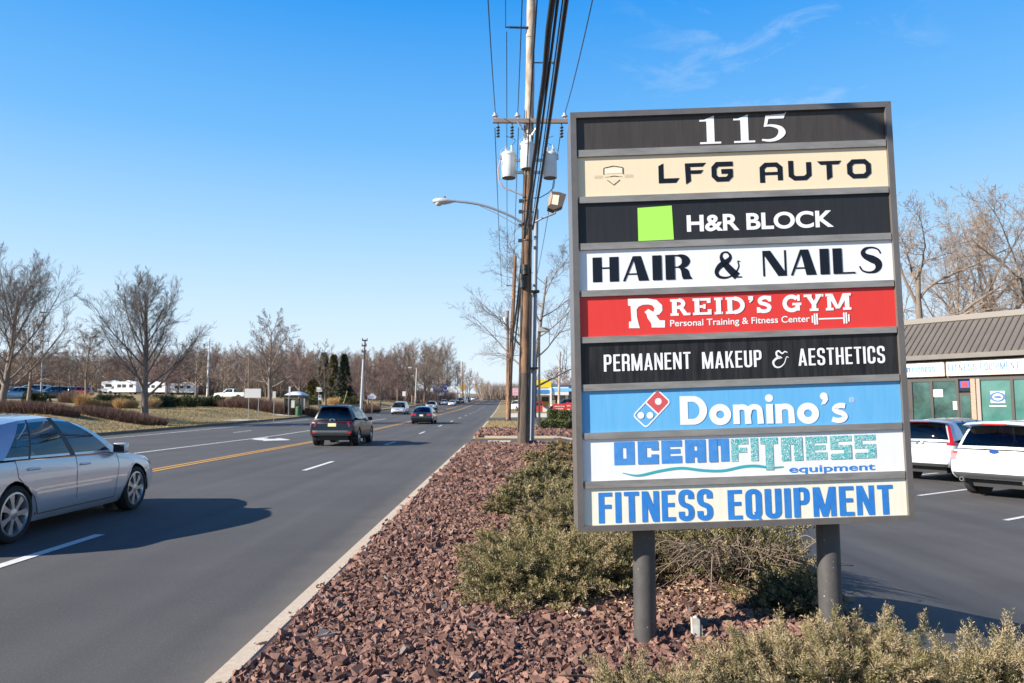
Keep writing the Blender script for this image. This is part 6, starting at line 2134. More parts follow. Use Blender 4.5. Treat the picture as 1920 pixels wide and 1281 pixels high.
# oncoming and leading traffic
VAN = dict(SUV, L=5.05, W=1.97, H=1.75, wb=3.0, fo=.98, wr=.335, rim=.22, cab=(.03, .80), spokes=7,
    zb=[(0, .32), (.06, .25), (.2, .2), (.8, .19), (.94, .2), (1, .26)],
    zs=[(0, 1.02), (.4, 1.0), (.70, .97), (.80, .93), (.9, .85), (.97, .74), (1, .62)],
    zt=[(0, 1.04), (.5, 1.05), (.79, 1.04), (.82, 1.04), (.9, .96), (.96, .86), (1, .74)],
    fp=[(.2, .14), (.3, .03), (.45, 0), (.6, .05), (.8, .22), (1.05, .55)],
    nodes=[nd(1.55, .98, .55, .62, 1.62), nd(1.30, .98, .40, .64, 1.64), nd(.30, .99, .05, .66, 1.70), nd(.20, .99, -.05, .66, 1.70), nd(-.85, 1.0, -.95, .66, 1.69), nd(-.95, 1.0, -1.05, .66, 1.69), nd(-2.0, 1.02, -1.95, .64, 1.65), nd(-2.35, 1.04, -2.15, .62, 1.62, .80)],
    seams=[[(1.1, .95), (1.12, .6), (1.0, .3)], [(.2, .97), (.2, .3)], [(-.9, .98), (-.9, .3)]], handles=[(.35, .85), (-.75, .85)], rear=SUV['rear'][1:4],
    front=[('headlight', M_lw, [(.50, .62), (1.30, .74), (1.50, .84), (.62, .72)]), ('grille', M_trim, full(.30, .60, .66), .008, False), ('air_intake', M_trim, full(.80, .30, .42), .008, False), ('licence_plate', M_plate, full(.15, .45, .54), .016, False)])
SUV2 = dict(SUV, front=[('headlight', M_lw, [(.60, .70), (1.15, .72), (1.22, .86), (.60, .84)]), ('grille', M_trim, full(.55, .62, .84), .008, False), ('bumper_trim', M_plastic, full(1.05, .36, .50), .010, False), ('licence_plate', M_plate, full(.15, .52, .60), .018, False)], W=1.92, H=1.72, wr=.37)
SED2 = dict(SEDAN, rear=[('tail_light', M_lr, [(.58, .70), (1.22, .72), (1.22, .86), (.56, .86)]), ('licence_plate', M_plate, full(.18, .66, .79), .014, False), ('bumper_trim', M_trim, full(.98, .28, .36), .008, False)],
    seams=[[(.86, .89), (.80, .27)], [(-.16, .92), (-.16, .27)]])
van = make_car('minivan_car', VAN, P_lsilver, 'silver minivan coming towards the camera beyond the dark SUV', 'car')
place(van, -14.3, 101, math.pi)
suv2 = make_car('suv_car', SUV2, P_lsilver, 'silver SUV oncoming just behind the dark sedan', 'car', None, det_suv)
place(suv2, -13.7, 138, math.pi)
sed2 = make_car('sedan_car', SED2, P_dark, 'dark sedan with red tail lamps ahead of the dark SUV', 'car')
place(sed2, -6.8, 62.5, 0)
def traffic(src, pm, X, Y, rz, label):
    o = recolour(src, pm, label)
    place(o, X, Y, rz)
    o['group'] = 'distant traffic on the road'
traffic(sed2, P_white, -16.4, 198, math.pi, 'white car in the outer oncoming lane behind the silver SUV')
traffic(sed2, P_white, -13.2, 184, math.pi, 'white car in the inner oncoming lane, nearest of the oncoming queue')
traffic(suv2, P_char, -13.9, 232, math.pi, 'charcoal SUV right behind the two white oncoming cars')
traffic(suv2, P_teal, -13.5, 264, math.pi, 'dark teal car following the charcoal SUV')
traffic(sed2, P_white, -13.3, 308, math.pi, 'white car following the dark teal one')
traffic(suv2, P_red, -13.3, 368, math.pi, 'red car in the oncoming queue')
traffic(suv2, P_black, -13.2, 425, math.pi, 'black vehicle behind the red car in the oncoming queue')
traffic(sed2, P_grey, -16.8, 300, math.pi, 'grey car in the outer lane near the signal pole')
traffic(sed2, P_blue, -16.8, 345, math.pi, 'pale blue car in the outer lane behind the grey one')
traffic(suv2, P_red, -6.9, 326, 0, 'red vehicle driving away in the inner lane far ahead')
traffic(sed2, P_grey, -9.6, 318, 0, 'pale grey car beside the red vehicle driving away')
traffic(suv2, P_white, -6.4, 480, 0, 'white vehicle driving away beyond the red one')
traffic(sed2, P_white, -3.0, 505, 0, 'white car far ahead in the lane next to the kerb')
traffic(suv2, P_lsilver, -3.2, 560, 0, 'silver vehicle farthest ahead in the kerb lane')
traffic(suv2, P_char, -14, 500, math.pi, 'dark vehicle farthest back in the oncoming queue')
traffic(sed2, P_white, -16.6, 262, math.pi, 'white car in the outer oncoming lane below the dark green board')
traffic(suv2, P_grey, -13.3, 470, math.pi, 'grey vehicle two behind the red car in the oncoming queue')
traffic(sed2, P_lsilver, -6.6, 405, 0, 'small silver car driving away beyond the red vehicle')
# cars in the lot across the road
def lotcar(src, pm, xpx, Y, rz, label, dz=0):
    o = recolour(src, pm, label)
    X = xat(xpx, Y)
    o.location = (X, Y, Hz(X, Y)+.05+dz)
    o.rotation_euler = (0, 0, rz)
    o['group'] = 'vehicles parked across the road'
lotcar(suv2, P_char, 98, 86, 2.6, 'dark vehicle parked across the road facing the tan grass')
lotcar(sed2, P_blue, 28, 80, 2.4, 'blue car parked behind the far left tree trunk')
lotcar(van, P_blue, 56, 100, 1.9, 'light blue van parked behind the blue car')
lotcar(suv2, P_blue, 122, 118, 2.2, 'light blue vehicle parked between the dark one and the red one')
lotcar(suv2, P_red, 140, 112, 1.7, 'red car parked behind the brown bush')
# white crew-cab pickup
PICK = dict(L=5.8, W=2.0, H=1.9, wb=3.65, fo=.95, wr=.40, rim=.25, tw=.26, spokes=6, cab=(.38, .70), sink=.1, bed=(.03, .36), bedz=.75,
    zb=[(0, .5), (.1, .42), (.9, .40), (1, .42)], zs=[(0, 1.2), (.36, 1.2), (.38, 1.2), (.7, 1.18), (.85, 1.13), (.96, 1.05), (1, .95)],
    zt=[(0, 1.2), (.36, 1.2), (.7, 1.22), (.74, 1.24), (.9, 1.2), (1, 1.05)], rp=[(.3, .1), (.5, 0), (.7, .08), (1.2, .08)], fp=[(.3, .1), (.5, 0), (.9, .03), (1.2, .12)],
    nodes=[nd(1.20, 1.20, .65, .70, 1.80), nd(1.05, 1.2, .5, .71, 1.82), nd(.25, 1.2, .15, .72, 1.85), nd(.15, 1.2, .05, .72, 1.85), nd(-.55, 1.21, -.5, .71, 1.82), nd(-.72, 1.21, -.66, .70, 1.80)],
    seg=['b', 'g', 'k', 'g', 'b'], seams=[[(1.05, 1.15), (1.05, .5)], [(.2, 1.18), (.2, .5)]], handles=[(.35, 1.05), (-.45, 1.05)], seats=(.4, -.3),
    rear=[('tail_light', M_lr, [(.90, .85), (1.1, .85), (1.1, 1.12), (.9, 1.12)])], front=[('headlight', M_lw, [(.62, .86), (1.05, .86), (1.05, 1.02), (.62, 1.0)]), ('grille', M_chrome, full(.58, .72, 1.0), .008, False)])
pick = make_car('pickup_truck', PICK, P_white, 'white crew cab pickup parked behind the evergreen shrubs', 'pickup', 'vehicles parked across the road')
X = xat(434, 128)
pick.location = (X, 128, Hz(X, 128)+.3)
pick.rotation_euler = (0, 0, 1.45)
# motor homes and a boat-like covered trailer
def motorhome(label, xpx, Y, L_, rz, dz=0, cab=True):
    X = xat(xpx, Y)
    root = thing('motor_home', label, 'motor home', (X, Y, Hz(X, Y)+dz), rz, 'vehicles parked across the road')
    mb = MB()
    pr_ = [(-L_/2, .5), (L_/2, .5), (L_/2, 1.5), (L_/2-.3, 1.6), (L_/2-.3+(.9 if cab else 0), 2.1), (L_/2-.4+(.9 if cab else 0), 2.9), (-L_/2, 2.95)]
    mb.prism(pr_, -1.15, 1.15, lambda u, v, h: (h, u, v))
    mb.build('body', mat('motorhome_white', (.70, .71, .73), .4), root)
    for y_ in (-L_*.28, .2, L_*.26):
        mb = MB()
        for sg in (1, -1): mb.box(sg*1.158-.01, sg*1.158+.01, y_-.45, y_+.45, 1.55, 2.25)
        mb.build('window', M_int, root)
    mb = MB()
    mb.box(-.6, .6, -.8, .2, 2.955, 3.2)
    mb.build('roof_unit', mat('motorhome_white', (.7, .71, .73)), root)
    if cab:
        mb = MB()
        mb.prism([(L_/2, .5), (L_/2+1.6, .5), (L_/2+1.6, 1.05), (L_/2+.9, 1.2), (L_/2+.2, 2.0), (L_/2, 2.0)], -.95, .95, lambda u, v, h: (h, u, v))
        c_ = mb.build('cab', mat('motorhome_white', (.7, .71, .73)), root)
        mb = MB()
        mb.prism([(L_/2+.96, 1.24), (L_/2+.30, 1.98), (L_/2+.33, 1.99), (L_/2+.99, 1.25)], -.85, .85, lambda u, v, h: (h, u, v))
        for sg in (1, -1): mb.prism([(L_/2+.1, 1.25), (L_/2+.8, 1.25), (L_/2+.25, 1.9), (L_/2+.1, 1.9)], sg*.955-.004, sg*.955+.004, lambda u, v, h: (h, u, v))
        mb.build('windscreen', M_int, c_)
    mb = MB()
    for y_ in ((-L_*.25, L_/2+.9) if cab else (-.4, .5)):
        for sg in (1, -1): mb.lathe([(.0, -.12), (.38, -.12), (.4, 0), (.38, .12), (0, .12)], 16, (sg*.95, y_, .4), 'x')
    mb.build('wheel', M_tyre, root)
motorhome('white motor home with a cab over front, parked right of the oval tree', 345, 190, 6.2, 1.45)
motorhome('white motor home mostly behind the trunk of the oval tree', 292, 185, 6.0, 1.45, cab=False)
motorhome('white camper with sloping nose left of the oval tree', 238, 170, 5.2, 1.5)
motorhome('small white camper farthest left in the row', 212, 176, 3.6, 1.5)

# ------------------------------------------------------------ shop building behind the lot
M_roof = mat('roof_metal', (.135, .118, .105), .5, metal=.1, var=(.155, .138, .122), vscale=1.2)
M_roofd = mat('roof_seam_metal', (.115, .10, .09), .5, metal=.15)  # raised seams, slightly darker than the roof sheets
M_brick = mat('brick_column', (.36, .25, .17), .9, var=(.50, .38, .28), vscale=12)
M_sign = mat('shop_sign_white', (.66, .65, .62), .5)
M_alum = mat('shopfront_bronze', (.06, .052, .047), .45, metal=.2)
G_shop = mat('shop_glass', (.012, .036, .033), .05, var=(.05, .13, .115), vscale=.9, spec=.8, coat=.3)
G_shop2 = mat('shop_glass_lit', (.045, .14, .12), .05, var=(.085, .22, .19), vscale=.7, spec=.8, coat=.3)  # brighter teal paints the sunlit interior into the glass colour
BP = np.array([28.6, 40.6])
bt_ = np.array([-.573, .8195])
bn_ = np.array([-.8195, -.573])              # facing the lot and the camera
BZ = -.42
shop = thing('shop_building', 'low shop with brown standing seam roof and white fascia signs at the right edge', 'building', (BP[0], BP[1], BZ))
def BL(a, d, z):           # along the front to the left, out towards the lot, up (world height)
    p = bt_*a+bn_*d
    return (p[0], p[1], z-BZ)
def a_of(x):
    k = (x-947)/F
    return (BP[0]-k*BP[1])/(k*bt_[1]-bt_[0])
def ztop(y, a, d=0.0):
    p = BP+bt_*a+bn_*d
    return 1.55+(764-y)/F*p[1]
def bb_(mb, a0, a1, d0, d1, z0, z1, mi=0): return mb.box(a0, a1, d0, d1, z0, z1, mi, fn=BL)
A0, A1 = -9.0, 16.0
mb = MB()
bb_(mb, A0, A1, -9, -.25, BZ, 3.3)
mb.build('wall', mat('shop_wall', (.30, .26, .22), .85, var=(.36, .31, .26), vscale=2), shop)
mb = MB()
bb_(mb, A0, A1, -.3, .02, 3.22, 4.5)
mb.build('fascia', mat('fascia_dark', (.05, .045, .04), .6), shop)
ez, rz_ = 4.55, 7.05
mb = MB()
bb_(mb, A0, A1, .0, .62, ez-.12, ez+.16)
mb.build('gutter', M_roof, shop)
# mansard slope with raised seams
mb = MB()
mb.add([BL(A0, .55, ez+.16), BL(A1, .55, ez+.16), BL(A1, -2.3, rz_), BL(A0, -2.3, rz_)], [(0, 1, 2, 3)])
mb.add([BL(A0, -2.3, rz_), BL(A1, -2.3, rz_), BL(A1, -8.8, rz_-1.2), BL(A0, -8.8, rz_-1.2)], [(0, 1, 2, 3)])
rf = mb.build('roof', M_roof, shop, fix=False)
mb = MB()
dn = np.array([.55+2.3, rz_-ez-.16])
nl = np.array([rz_-ez-.16, 2.85])
nl = nl/np.linalg.norm(nl)*.055
for a in np.arange(A0+.2, A1, .36):
    q = [(a-.022, 0), (a+.022, 0)]
    vs = []
    for (d, z) in ((.55, ez+.16), (-2.3, rz_)):
        vs += [BL(a-.03, d, z), BL(a-.03, d+nl[0], z+nl[1]), BL(a+.03, d+nl[0], z+nl[1]), BL(a+.03, d, z)]
    mb.add(vs, [(0, 1, 5, 4), (1, 2, 6, 5), (2, 3, 7, 6), (0, 3, 2, 1), (4, 5, 6, 7)])
mb.build('roof_seam', M_roofd, rf, fix=True)
mb = MB()
bb_(mb, A0, A1, -2.6, -2.05, rz_-.12, rz_+.22)
mb.build('ridge_cap', mat('ridge_metal', (.20, .176, .155), .5), shop)
# fascia signs
sp1, sp2 = a_of(1781), a_of(1702)
def fsign(a0, a1, items):
    mb = MB()
    bb_(mb, a0, a1, .03, .24, 3.42, 4.30)
    p_ = mb.build('fascia_sign', mat('shop_sign_edge', (.55, .47, .40), .6), shop)
    mb = MB()
    bb_(mb, a0+.06, a1-.06, .24, .252, 3.50, 4.24)
    mb.build('sign_face', M_sign, p_)
    pf = lambda u, v, d: BL(-u, .2535-d, v)
    for it, ms in items: letter_mesh('lettering', ms, p_, it, pf, 0.0)
M_ltx = mat('fascia_blue', (.06, .16, .38), .5)
M_ltt = mat('fascia_teal', (.08, .26, .32), .5)
fa0, fa1 = a_of(1921), a_of(1786)
fsign(-1.2, sp1-.05, [(fit_items('FITNESS', lambda c: cond(c, .44, .13, .16), -fa1, 3.68, -fa1+(fa1-fa0)*.425, 4.10, .12), [M_ltx]), (fit_items('EQUIPMENT', lambda c: cond(c, .44, .13, .16), -fa1+(fa1-fa0)*.475, 3.68, -fa0+.02, 4.10, .12), [M_ltx])])
oa, ob = a_of(1762), a_of(1700)
wdt = (ob-oa)
fsign(sp1+.05, sp1+.05+5.6, [(fit_items('OCEAN', block, -ob-wdt*.42, 3.70, -ob+wdt*.25, 4.02, .16), [M_ltx]), (fit_items('FITNESS', block, -ob+wdt*.30, 3.70, -oa, 4.02, .16), [M_ltt])])
fsign(-7.0, -1.3, [])
# glazing
def pane(x0, x1, z0, z1, m, d=.03, nm='window'):
    mb = MB()
    bb_(mb, a_of(x1), a_of(x0), -.02+d, d, z0, z1)
    return mb.build(nm, m, shop)
WT = 3.12
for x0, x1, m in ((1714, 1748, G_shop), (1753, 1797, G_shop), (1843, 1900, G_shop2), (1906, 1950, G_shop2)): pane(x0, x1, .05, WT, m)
mb = MB()
for x0, x1 in ((1748, 1753), (1797, 1802), (1900, 1906), (1706, 1714)): bb_(mb, a_of(x1), a_of(x0), -.02, .10, BZ, 3.24)
for x0, x1 in ((1706, 1802), (1843, 1960)): bb_(mb, a_of(x1), a_of(x0), -.02, .09, WT, 3.235)
for x0, x1 in ((1714, 1797), (1843, 1960)): bb_(mb, a_of(x1), a_of(x0), -.02, .09, BZ, .05)
mb.build('window_frame', M_alum, shop)
mb = MB()
bb_(mb, a_of(1843), a_of(1836), -.05, .14, BZ, 3.22)
mb.build('post', mat('shopfront_post', (.33, .27, .22), .7), shop)
mb = MB()
bb_(mb, a_of(1835), a_of(1826), -.05, .20, BZ, 3.22)
col_ = mb.build('brick_column', M_brick, shop)
mb = MB()
for z in np.arange(BZ+.1, 3.2, .105): bb_(mb, a_of(1835)+.01, a_of(1826)-.01, .198, .2035, z, z+.022)
mb.build('mortar_joint', mat('mortar', (.22, .18, .15), .95), col_)
dr = pane(1802, 1825, .0, 2.42, M_alum, .06, 'door')
p_ = pane(1805, 1822, .25, 2.22, G_shop, .075, 'door_glass')
p_.parent = dr
pane(1802, 1825, 2.50, WT, mat('transom_dark', (.015, .02, .022), .15), .05, 'transom')
def flat(x0, x1, y0, y1, m, d, nm):
    a0, a1 = a_of(x1), a_of(x0)
    am = (a0+a1)/2
    mb = MB()
    bb_(mb, a0, a1, d-.006, d, ztop(y1, am), ztop(y0, am))
    return mb.build(nm, m, shop)
flat(1805, 1823, 714, 727, mat('neon_frame_blue', (.06, .08, .40), .4), .070, 'window_sign')
flat(1808, 1820, 716, 725, mat('neon_red', (.40, .03, .03), .4), .078, 'window_sign')
flat(1751, 1771, 730, 744, M_sign, .045, 'poster')
flat(1790, 1798, 752, 768, mat('poster_pink', (.62, .45, .43), .6), .112, 'poster')
po = flat(1861, 1888, 733, 755, M_sign, .045, 'poster')
ac = (a_of(1861)+a_of(1888))/2
zc = ztop(744, ac)
mb = MB()
for r0, m_ in ((.40, 0), (.26, 1)):
    mb.add([BL(ac+r0*1.0*math.cos(t), .048+.004*m_, zc+r0*.72*math.sin(t)) for t in np.linspace(0, 2*math.pi, 29)[:-1]], [tuple(range(28))], m_)
mb.add([BL(ac+x_, .057, zc+y_) for x_, y_ in ((-.26, -.03), (-.1, .08), (.12, .06), (.27, .0), (.1, -.07), (-.1, -.08))], [tuple(range(6))], 0)
mb.build('round_emblem', [mat('emblem_blue', (.05, .12, .30), .5), M_sign], po, fix=False)
flat(1858, 1890, 760, 762, M_sign, .045, 'poster')

# ------------------------------------------------------------ fuel station beyond the hedges
FY = 112
def FX(x, y, dy=0): return atY(x, y, FY+dy)
o_ = FX(1035, 772)
fs = thing('fuel_station', 'white and blue fuel station shop with a yellow roof panel behind the lamp post', 'building', (o_[0], FY, Hz(o_[0], FY)))
FO = np.array([o_[0], FY, Hz(o_[0], FY)])
def fbox(nm, m, x0, x1, y0, y1, d0, d1, par=None):
    a, b = FX(x0, y1)-FO, FX(x1, y0)-FO
    mb = MB()
    mb.box(a[0], b[0], d0, d1, a[2], b[2])
    return mb.build(nm, m, par or fs)
M_fw = mat('station_white', (.72, .72, .70), .6)
M_fb = mat('station_blue', (.06, .22, .50), .5)
M_fy = mat('station_yellow', (.75, .56, .03), .5)
M_fn = mat('station_navy', (.045, .085, .17), .5)
M_fr = mat('station_red', (.62, .04, .035), .5)
fbox('wall', M_fw, 985, 1033, 733, 775, 2.0, 9)
fbox('canopy', M_fw, 985, 1066, 726, 741, -.2, 9)
fbox('blue_stripe', M_fb, 985, 1033, 731, 738.5, -.25, -.2)
fbox('blue_stripe', mat('station_light_blue', (.20, .50, .75), .5), 1033, 1130, 728, 734, -.25, -.2)
fbox('yellow_panel', M_fy, 996, 1033, 712.5, 727, -.3, .4)
fbox('upper_wall', M_fw, 1034, 1048, 720, 727.5, .5, 6)
fbox('upper_wall', M_fn, 1049, 1130, 722, 728, 0, 6)
fbox('wall', mat('station_slate', (.16, .19, .25), .6), 1048, 1130, 734, 772, 1.0, 8)
fbox('window', mat('station_dark', (.02, .02, .025), .3), 1017, 1030, 744, 756, 1.9, 2.0)
fbox('window', mat('station_dark', (.02, .02, .025), .3), 1003, 1008, 745, 758, 1.9, 2.0)
fbox('panel', M_fw, 1061, 1066, 739, 755, .9, 1.0)
fbox('post', M_fw, 1031.2, 1034, 727, 776, -.4, -.1)
fbox('post', M_fw, 1001, 1003, 727, 776, -.4, -.1)
fbox('display', mat('station_orange', (.55, .30, .06), .7), 1015, 1031, 753, 761, 1.4, 1.85)
def pump(x, label):
    b = FX(x, 773, 1.2)
    t = thing('fuel_pump', label, 'fuel pump', (b[0], FY+.9, Hz(b[0], FY+.9)))
    mb = MB()
    mb.bbox(-.35, .35, -.3, .3, 0, 1.7, .06)
    mb.build('body', M_fr, t)
    mb = MB()
    mb.box(-.22, .22, -.315, -.305, .95, 1.4)
    mb.build('display', M_trim, t)
pump(1008, 'red fuel pump under the canopy left of the dark window')
pump(1013, 'red fuel pump under the canopy beside the lamp post')
fsuv = recolour(suv2, P_navy, 'dark blue car standing at the fuel station above the red banner')
fsuv.location = (xat(1060, 104), 104, Hz(xat(1060, 104), 104)+.3)
fsuv.rotation_euler = (0, 0, 1.7)
fsuv2 = recolour(suv2, P_white, 'white car on the apron between the second and the tall utility pole')
fsuv2.location = (xat(970, 118), 118, Hz(xat(970, 118), 118)+.1)
fsuv2.rotation_euler = (0, 0, .5)
# banners by the hedge
def banner(label, x0, x1, y0, y1, Y, m, marks, legs=True):
    a, b = atY(x0, y1, Y), atY(x1, y0, Y)
    X = (a[0]+b[0])/2
    g_ = Hz(X, Y)
    t = thing('banner_sign', label, 'sign', (X, Y, g_))
    mb = MB()
    w2 = (b[0]-a[0])/2
    mb.bbox(-w2, w2, -.05, .05, a[2]-g_, b[2]-g_, .02)
    mb.build('board', m, t)
    mb = MB()
    for u0, u1, v in marks:
        zc_ = a[2]-g_+(b[2]-a[2])*v
        xs_ = np.linspace(u0, u1, 22)
        pts = [(-w2+2*w2*x, -.054, zc_+.055*math.sin(i*2.6)*(b[2]-a[2])/.9) for i, x in enumerate(xs_)]
        mb.tube(pts, .028, 4)
    if marks: mb.build('script_mark', M_fw, t)
    if legs:
        mb = MB()
        for s_ in (-.8, .8): mb.tube([(w2*s_, 0, -.05), (w2*s_, 0, a[2]-g_+.05)], .04, 6)
        mb.build('leg', M_dkmetal, t)
banner('wide red banner board with white script behind the clipped hedge', 1037, 1061, 757, 771, 72, M_fr, ((.1, .9, .62), (.2, .8, .3)))
banner('narrow red board beside the wide red banner', 1061.5, 1075, 755, 775, 71, M_fr, ((.15, .6, .7), (.2, .5, .35)))
banner('small pink and white board beyond the second utility pole', 961, 973, 728, 742, 108, mat('board_pink', (.65, .35, .42), .6), ((.15, .85, .5),))
# square headed lamp post
Y = 44.6
b = atY(1011.5, 806, Y)
t = thing('lamp_post', 'dark square lamp post with a pale box head by the low clipped hedge', 'lamp post', (b[0], Y, Hz(b[0], Y)))
hp = atY(1011.5, 622, Y)[2]-Hz(b[0], Y)
mb = MB()
mb.box(-.065, .065, -.065, .065, -.1, hp)
mb.build('post', mat('lamp_post_bronze', (.075, .062, .055), .5), t)
mb = MB()
mb.bbox(-.10, .62, -.22, .22, hp-.02, hp+.24, .03)
mb.build('lamp_head', mat('lamp_post_head', (.40, .37, .33), .5), t)

# ------------------------------------------------------------ signs, shelter, poles on the far verge
M_al = mat('sign_back', (.60, .60, .60), .5, metal=.2)
M_spost = mat('sign_post_steel', (.33, .33, .32), .5, metal=.4)
def post_sign(name, label, xs, ybase, y0, y1, Y, x0, x1, m, face=None, cat='sign', pr=.035):
    X = xat(sum(xs)/len(xs), Y)
    g_ = Hz(X, Y)
    t = thing(name, label, cat, (X, Y, g_))
    for x in xs:
        mb = MB()
        xx = xat(x, Y)-X
        mb.tube([(xx, .04, -.2), (xx, .04, atY(x, y0, Y)[2]-g_)], pr, 6)
        mb.build('post', M_spost, t)
    a, b = atY(x0, y1, Y), atY(x1, y0, Y)
    mb = MB()
    mb.bbox(a[0]-X, b[0]-X, -.02, .0, a[2]-g_, b[2]-g_, .006)
    p_ = mb.build('panel', m, t)
    if face: face(p_, a-np.array([X, Y, g_]), b-np.array([X, Y, g_]))
    return t
post_sign('road_sign', 'blank white sign back on two steel posts at the kerb', (466, 484.5), 788, 729, 746, 66.0, 458.5, 489.5, mat('sign_back_white', (.55, .55, .54), .6))
post_sign('road_sign', 'narrow sign on a thin post between the white sign back and the shelter', (513.5,), 785, 734, 747, 69, 511, 517.5, mat('sign_brownish', (.50, .48, .45), .6))
post_sign('bus_stop_sign', 'tall narrow white bus stop sign leaning beside the shelter', (541,), 778, 725, 742, 76.5, 541, 545, M_al)
def blueface(p_, a, b):
    mb = MB()
    mb.box(a[0]+.05, b[0]-.05, -.026, -.021, (a[2]+b[2])/2, b[2]-.05)
    mb.build('symbol', mat('symbol_blue', (.05, .10, .35), .5), p_)
post_sign('road_sign', 'small sign with blue upper half right of the shelter', (598.5,), 775, 741, 750, 84, 596.5, 602.5, M_al, blueface)
post_sign('box_sign', 'small white box sign in the planting behind the lawn', (597,), 735, 726.5, 734.5, 118, 593.5, 604, mat('box_white', (.66, .66, .63), .6))
post_sign('road_sign', 'small white square sign at the verge left of the pale light pole', (757.5,), 752, 734, 743, 150, 754.5, 760.5, mat('box_white', (.66, .66, .63)))
post_sign('road_sign', 'small white road sign below the dark blue board', (829,), 755, 736, 742, 205, 822, 832, mat('box_white', (.66, .66, .63)))
# crest shaped sign on a post
Y = 104
X = xat(697.5, Y)
t = thing('crest_sign', 'white scalloped crest shaped sign on a post near the steel pole', 'sign', (X, Y, Hz(X, Y)))
zb_ = atY(697, 748, Y)[2]-Hz(X, Y)
mb = MB()
mb.prism([(-.5, 0), (.5, 0), (.62, .3), (.5, .5), (.3, .55), (.18, .78), (-.18, .78), (-.3, .55), (-.5, .5), (-.62, .3)], -.03, .03, lambda u, v, h: (u, h, zb_+v))
mb.build('panel', mat('crest_white', (.68, .68, .70), .5), t)
mb = MB()
mb.prism([(-.22, .12), (.22, .12), (.30, .34), (0, .50), (-.30, .34)], -.036, -.031, lambda u, v, h: (u, h, zb_+v))
mb.build('symbol', mat('crest_blue', (.30, .32, .42), .5), t)
mb = MB()
mb.tube([(0, .05, -.1), (0, .05, zb_+.3)], .05, 6)
mb.build('post', M_spost, t)
# leaning marker stake
a, b = atY(644, 757, 90), atY(651, 733, 90)
mb = MB()
mb.tube([a-a, b-a], .03, 6)
put(mb.build('marker_stake', mat('stake_tan', (.55, .42, .20), .7), None, tuple(a)), 'thin yellowish stake leaning to the right above the dark SUV roof', 'stake')
# bus shelter
Y = 83
X = xat(556.5, Y)
g_ = Hz(X, Y)
t = thing('bus_shelter', 'glass bus shelter with a pale domed roof by the far kerb', 'bus shelter', (X, Y, g_))
Wd, Dp, Hh = .95, 1.5, 2.15
for sx in (-1, 1):
    for sy in (-1, 1):
        mb = MB()
        mb.box(sx*Wd-.04, sx*Wd+.04, sy*Dp-.04, sy*Dp+.04, 0, Hh)
        mb.build('post', M_dkmetal, t)
for sx in (-1, 1):
    for k in range(2):
        mb = MB()
        mb.box(sx*Wd-.01, sx*Wd+.01, -Dp+.08+k*1.45, -.06+k*1.45, .25, 1.95)
        mb.build('glass_pane', glass_mat('shelter_glass', (.55, .58, .58), base=.05), t)
mb = MB()
for k in range(3): mb.box(-Wd+.08+k*.6, -Wd+.62+k*.6, Dp-.01, Dp+.01, .25, 1.95)
mb.build('glass_pane', glass_mat('shelter_glass', (.55, .58, .58)), t)
for x_ in (-.32, .30):
    for yy in (-Dp, Dp):
        mb = MB()
        mb.box(x_-.025, x_+.025, yy-.025, yy+.025, 0, Hh)
        mb.build('mullion', M_dkmetal, t)
mb = MB()
mb.box(-Wd-.06, Wd+.06, -Dp-.06, Dp+.06, Hh, Hh+.14)
mb.build('roof_beam', M_dkmetal, t)
mb = MB()
mb.grid(lambda u, v: ((2*u-1)*(Wd+.05), (2*v-1)*(Dp+.05), Hh+.15+.42*max(0, (1-abs(2*u-1)**2.2))**.7*max(0, (1-abs(2*v-1)**3))**.6), 14, 14)
mb.build('roof', mat('shelter_roof', (.62, .66, .72), .3), t, smooth=180)
mb = MB()
mb.box(-.18, .18, -Dp-.03, -Dp+.0, .9, 1.7)
mb.build('notice_board', mat('notice', (.5, .55, .5), .5), t)
b = atY(559.5, 776, Y-2)
t = thing('litter_bin', 'green litter bin standing in front of the bus shelter', 'bin', (b[0], Y-2.0, Hz(b[0], Y-2)))
mb = MB()
mb.lathe([(0, 0), (.26, 0), (.30, .1), (.31, .85), (.30, .9)], 16)
mb.build('body', mat('bin_green', (.03, .11, .045), .6), t, smooth=40)
mb = MB()
mb.lathe([(.33, .9), (.33, .96), (.25, 1.08), (0, 1.12)], 16)
mb.build('lid', mat('bin_dark', (.03, .07, .035), .6), t, smooth=40)
# steel and wood poles
def steel(root, q):
    for y_, w_ in ((638.5, 8), (648.5, 7), (660, 6)):
        c = q(684 if y_ < 645 else 682.8, y_)
        mb = MB()
        mb.box(c[0]-w_*Y_ST/F*.62, c[0]+w_*Y_ST/F*.62, -.1, .1, c[2]-.09, c[2]+.09)
        mb.build('crossarm', M_dkmetal, root)
        for s_ in (-.5, .5):
            mb = MB()
            mb.tube([(c[0]+s_*w_*Y_ST/F*1.1, 0, c[2]), (c[0]+s_*w_*Y_ST/F*1.1, 0, c[2]+.3)], .06, 6)
            mb.build('insulator', M_dkmetal, root)
    mb = MB()
    mb.tube([q(681.5, 700), q(684.5, 637)], .10, 8)
    mb.build('upper_shaft', M_char, root)
Y_ST = 96
simple_pole('utility_pole', 'tall pale steel pole with three short dark crossarms beside the dark SUV', 677, 96, 681.5, 674, .21, .15, M_galv, parts=steel)
def topbar(root, q):
    c = q(82, 586)
    mb = MB()
    mb.box(c[0]-.35, c[0]+.35, -.12, .12, c[2]-.05, c[2]+.07)
    mb.build('lamp_head', M_dkmetal, root)
simple_pole('light_pole', 'thin light pole with a small flat top in the lot at far left', 76.5, 82, 82, 586, .11, .06, mat('pole_grey', (.30, .30, .31), .5), 'light pole', topbar)
simple_pole('light_pole', 'thin white light pole right of the oval tree', 388, 112, 392.5, 636, .16, .09, mat('pole_white', (.66, .66, .66), .5), 'light pole')
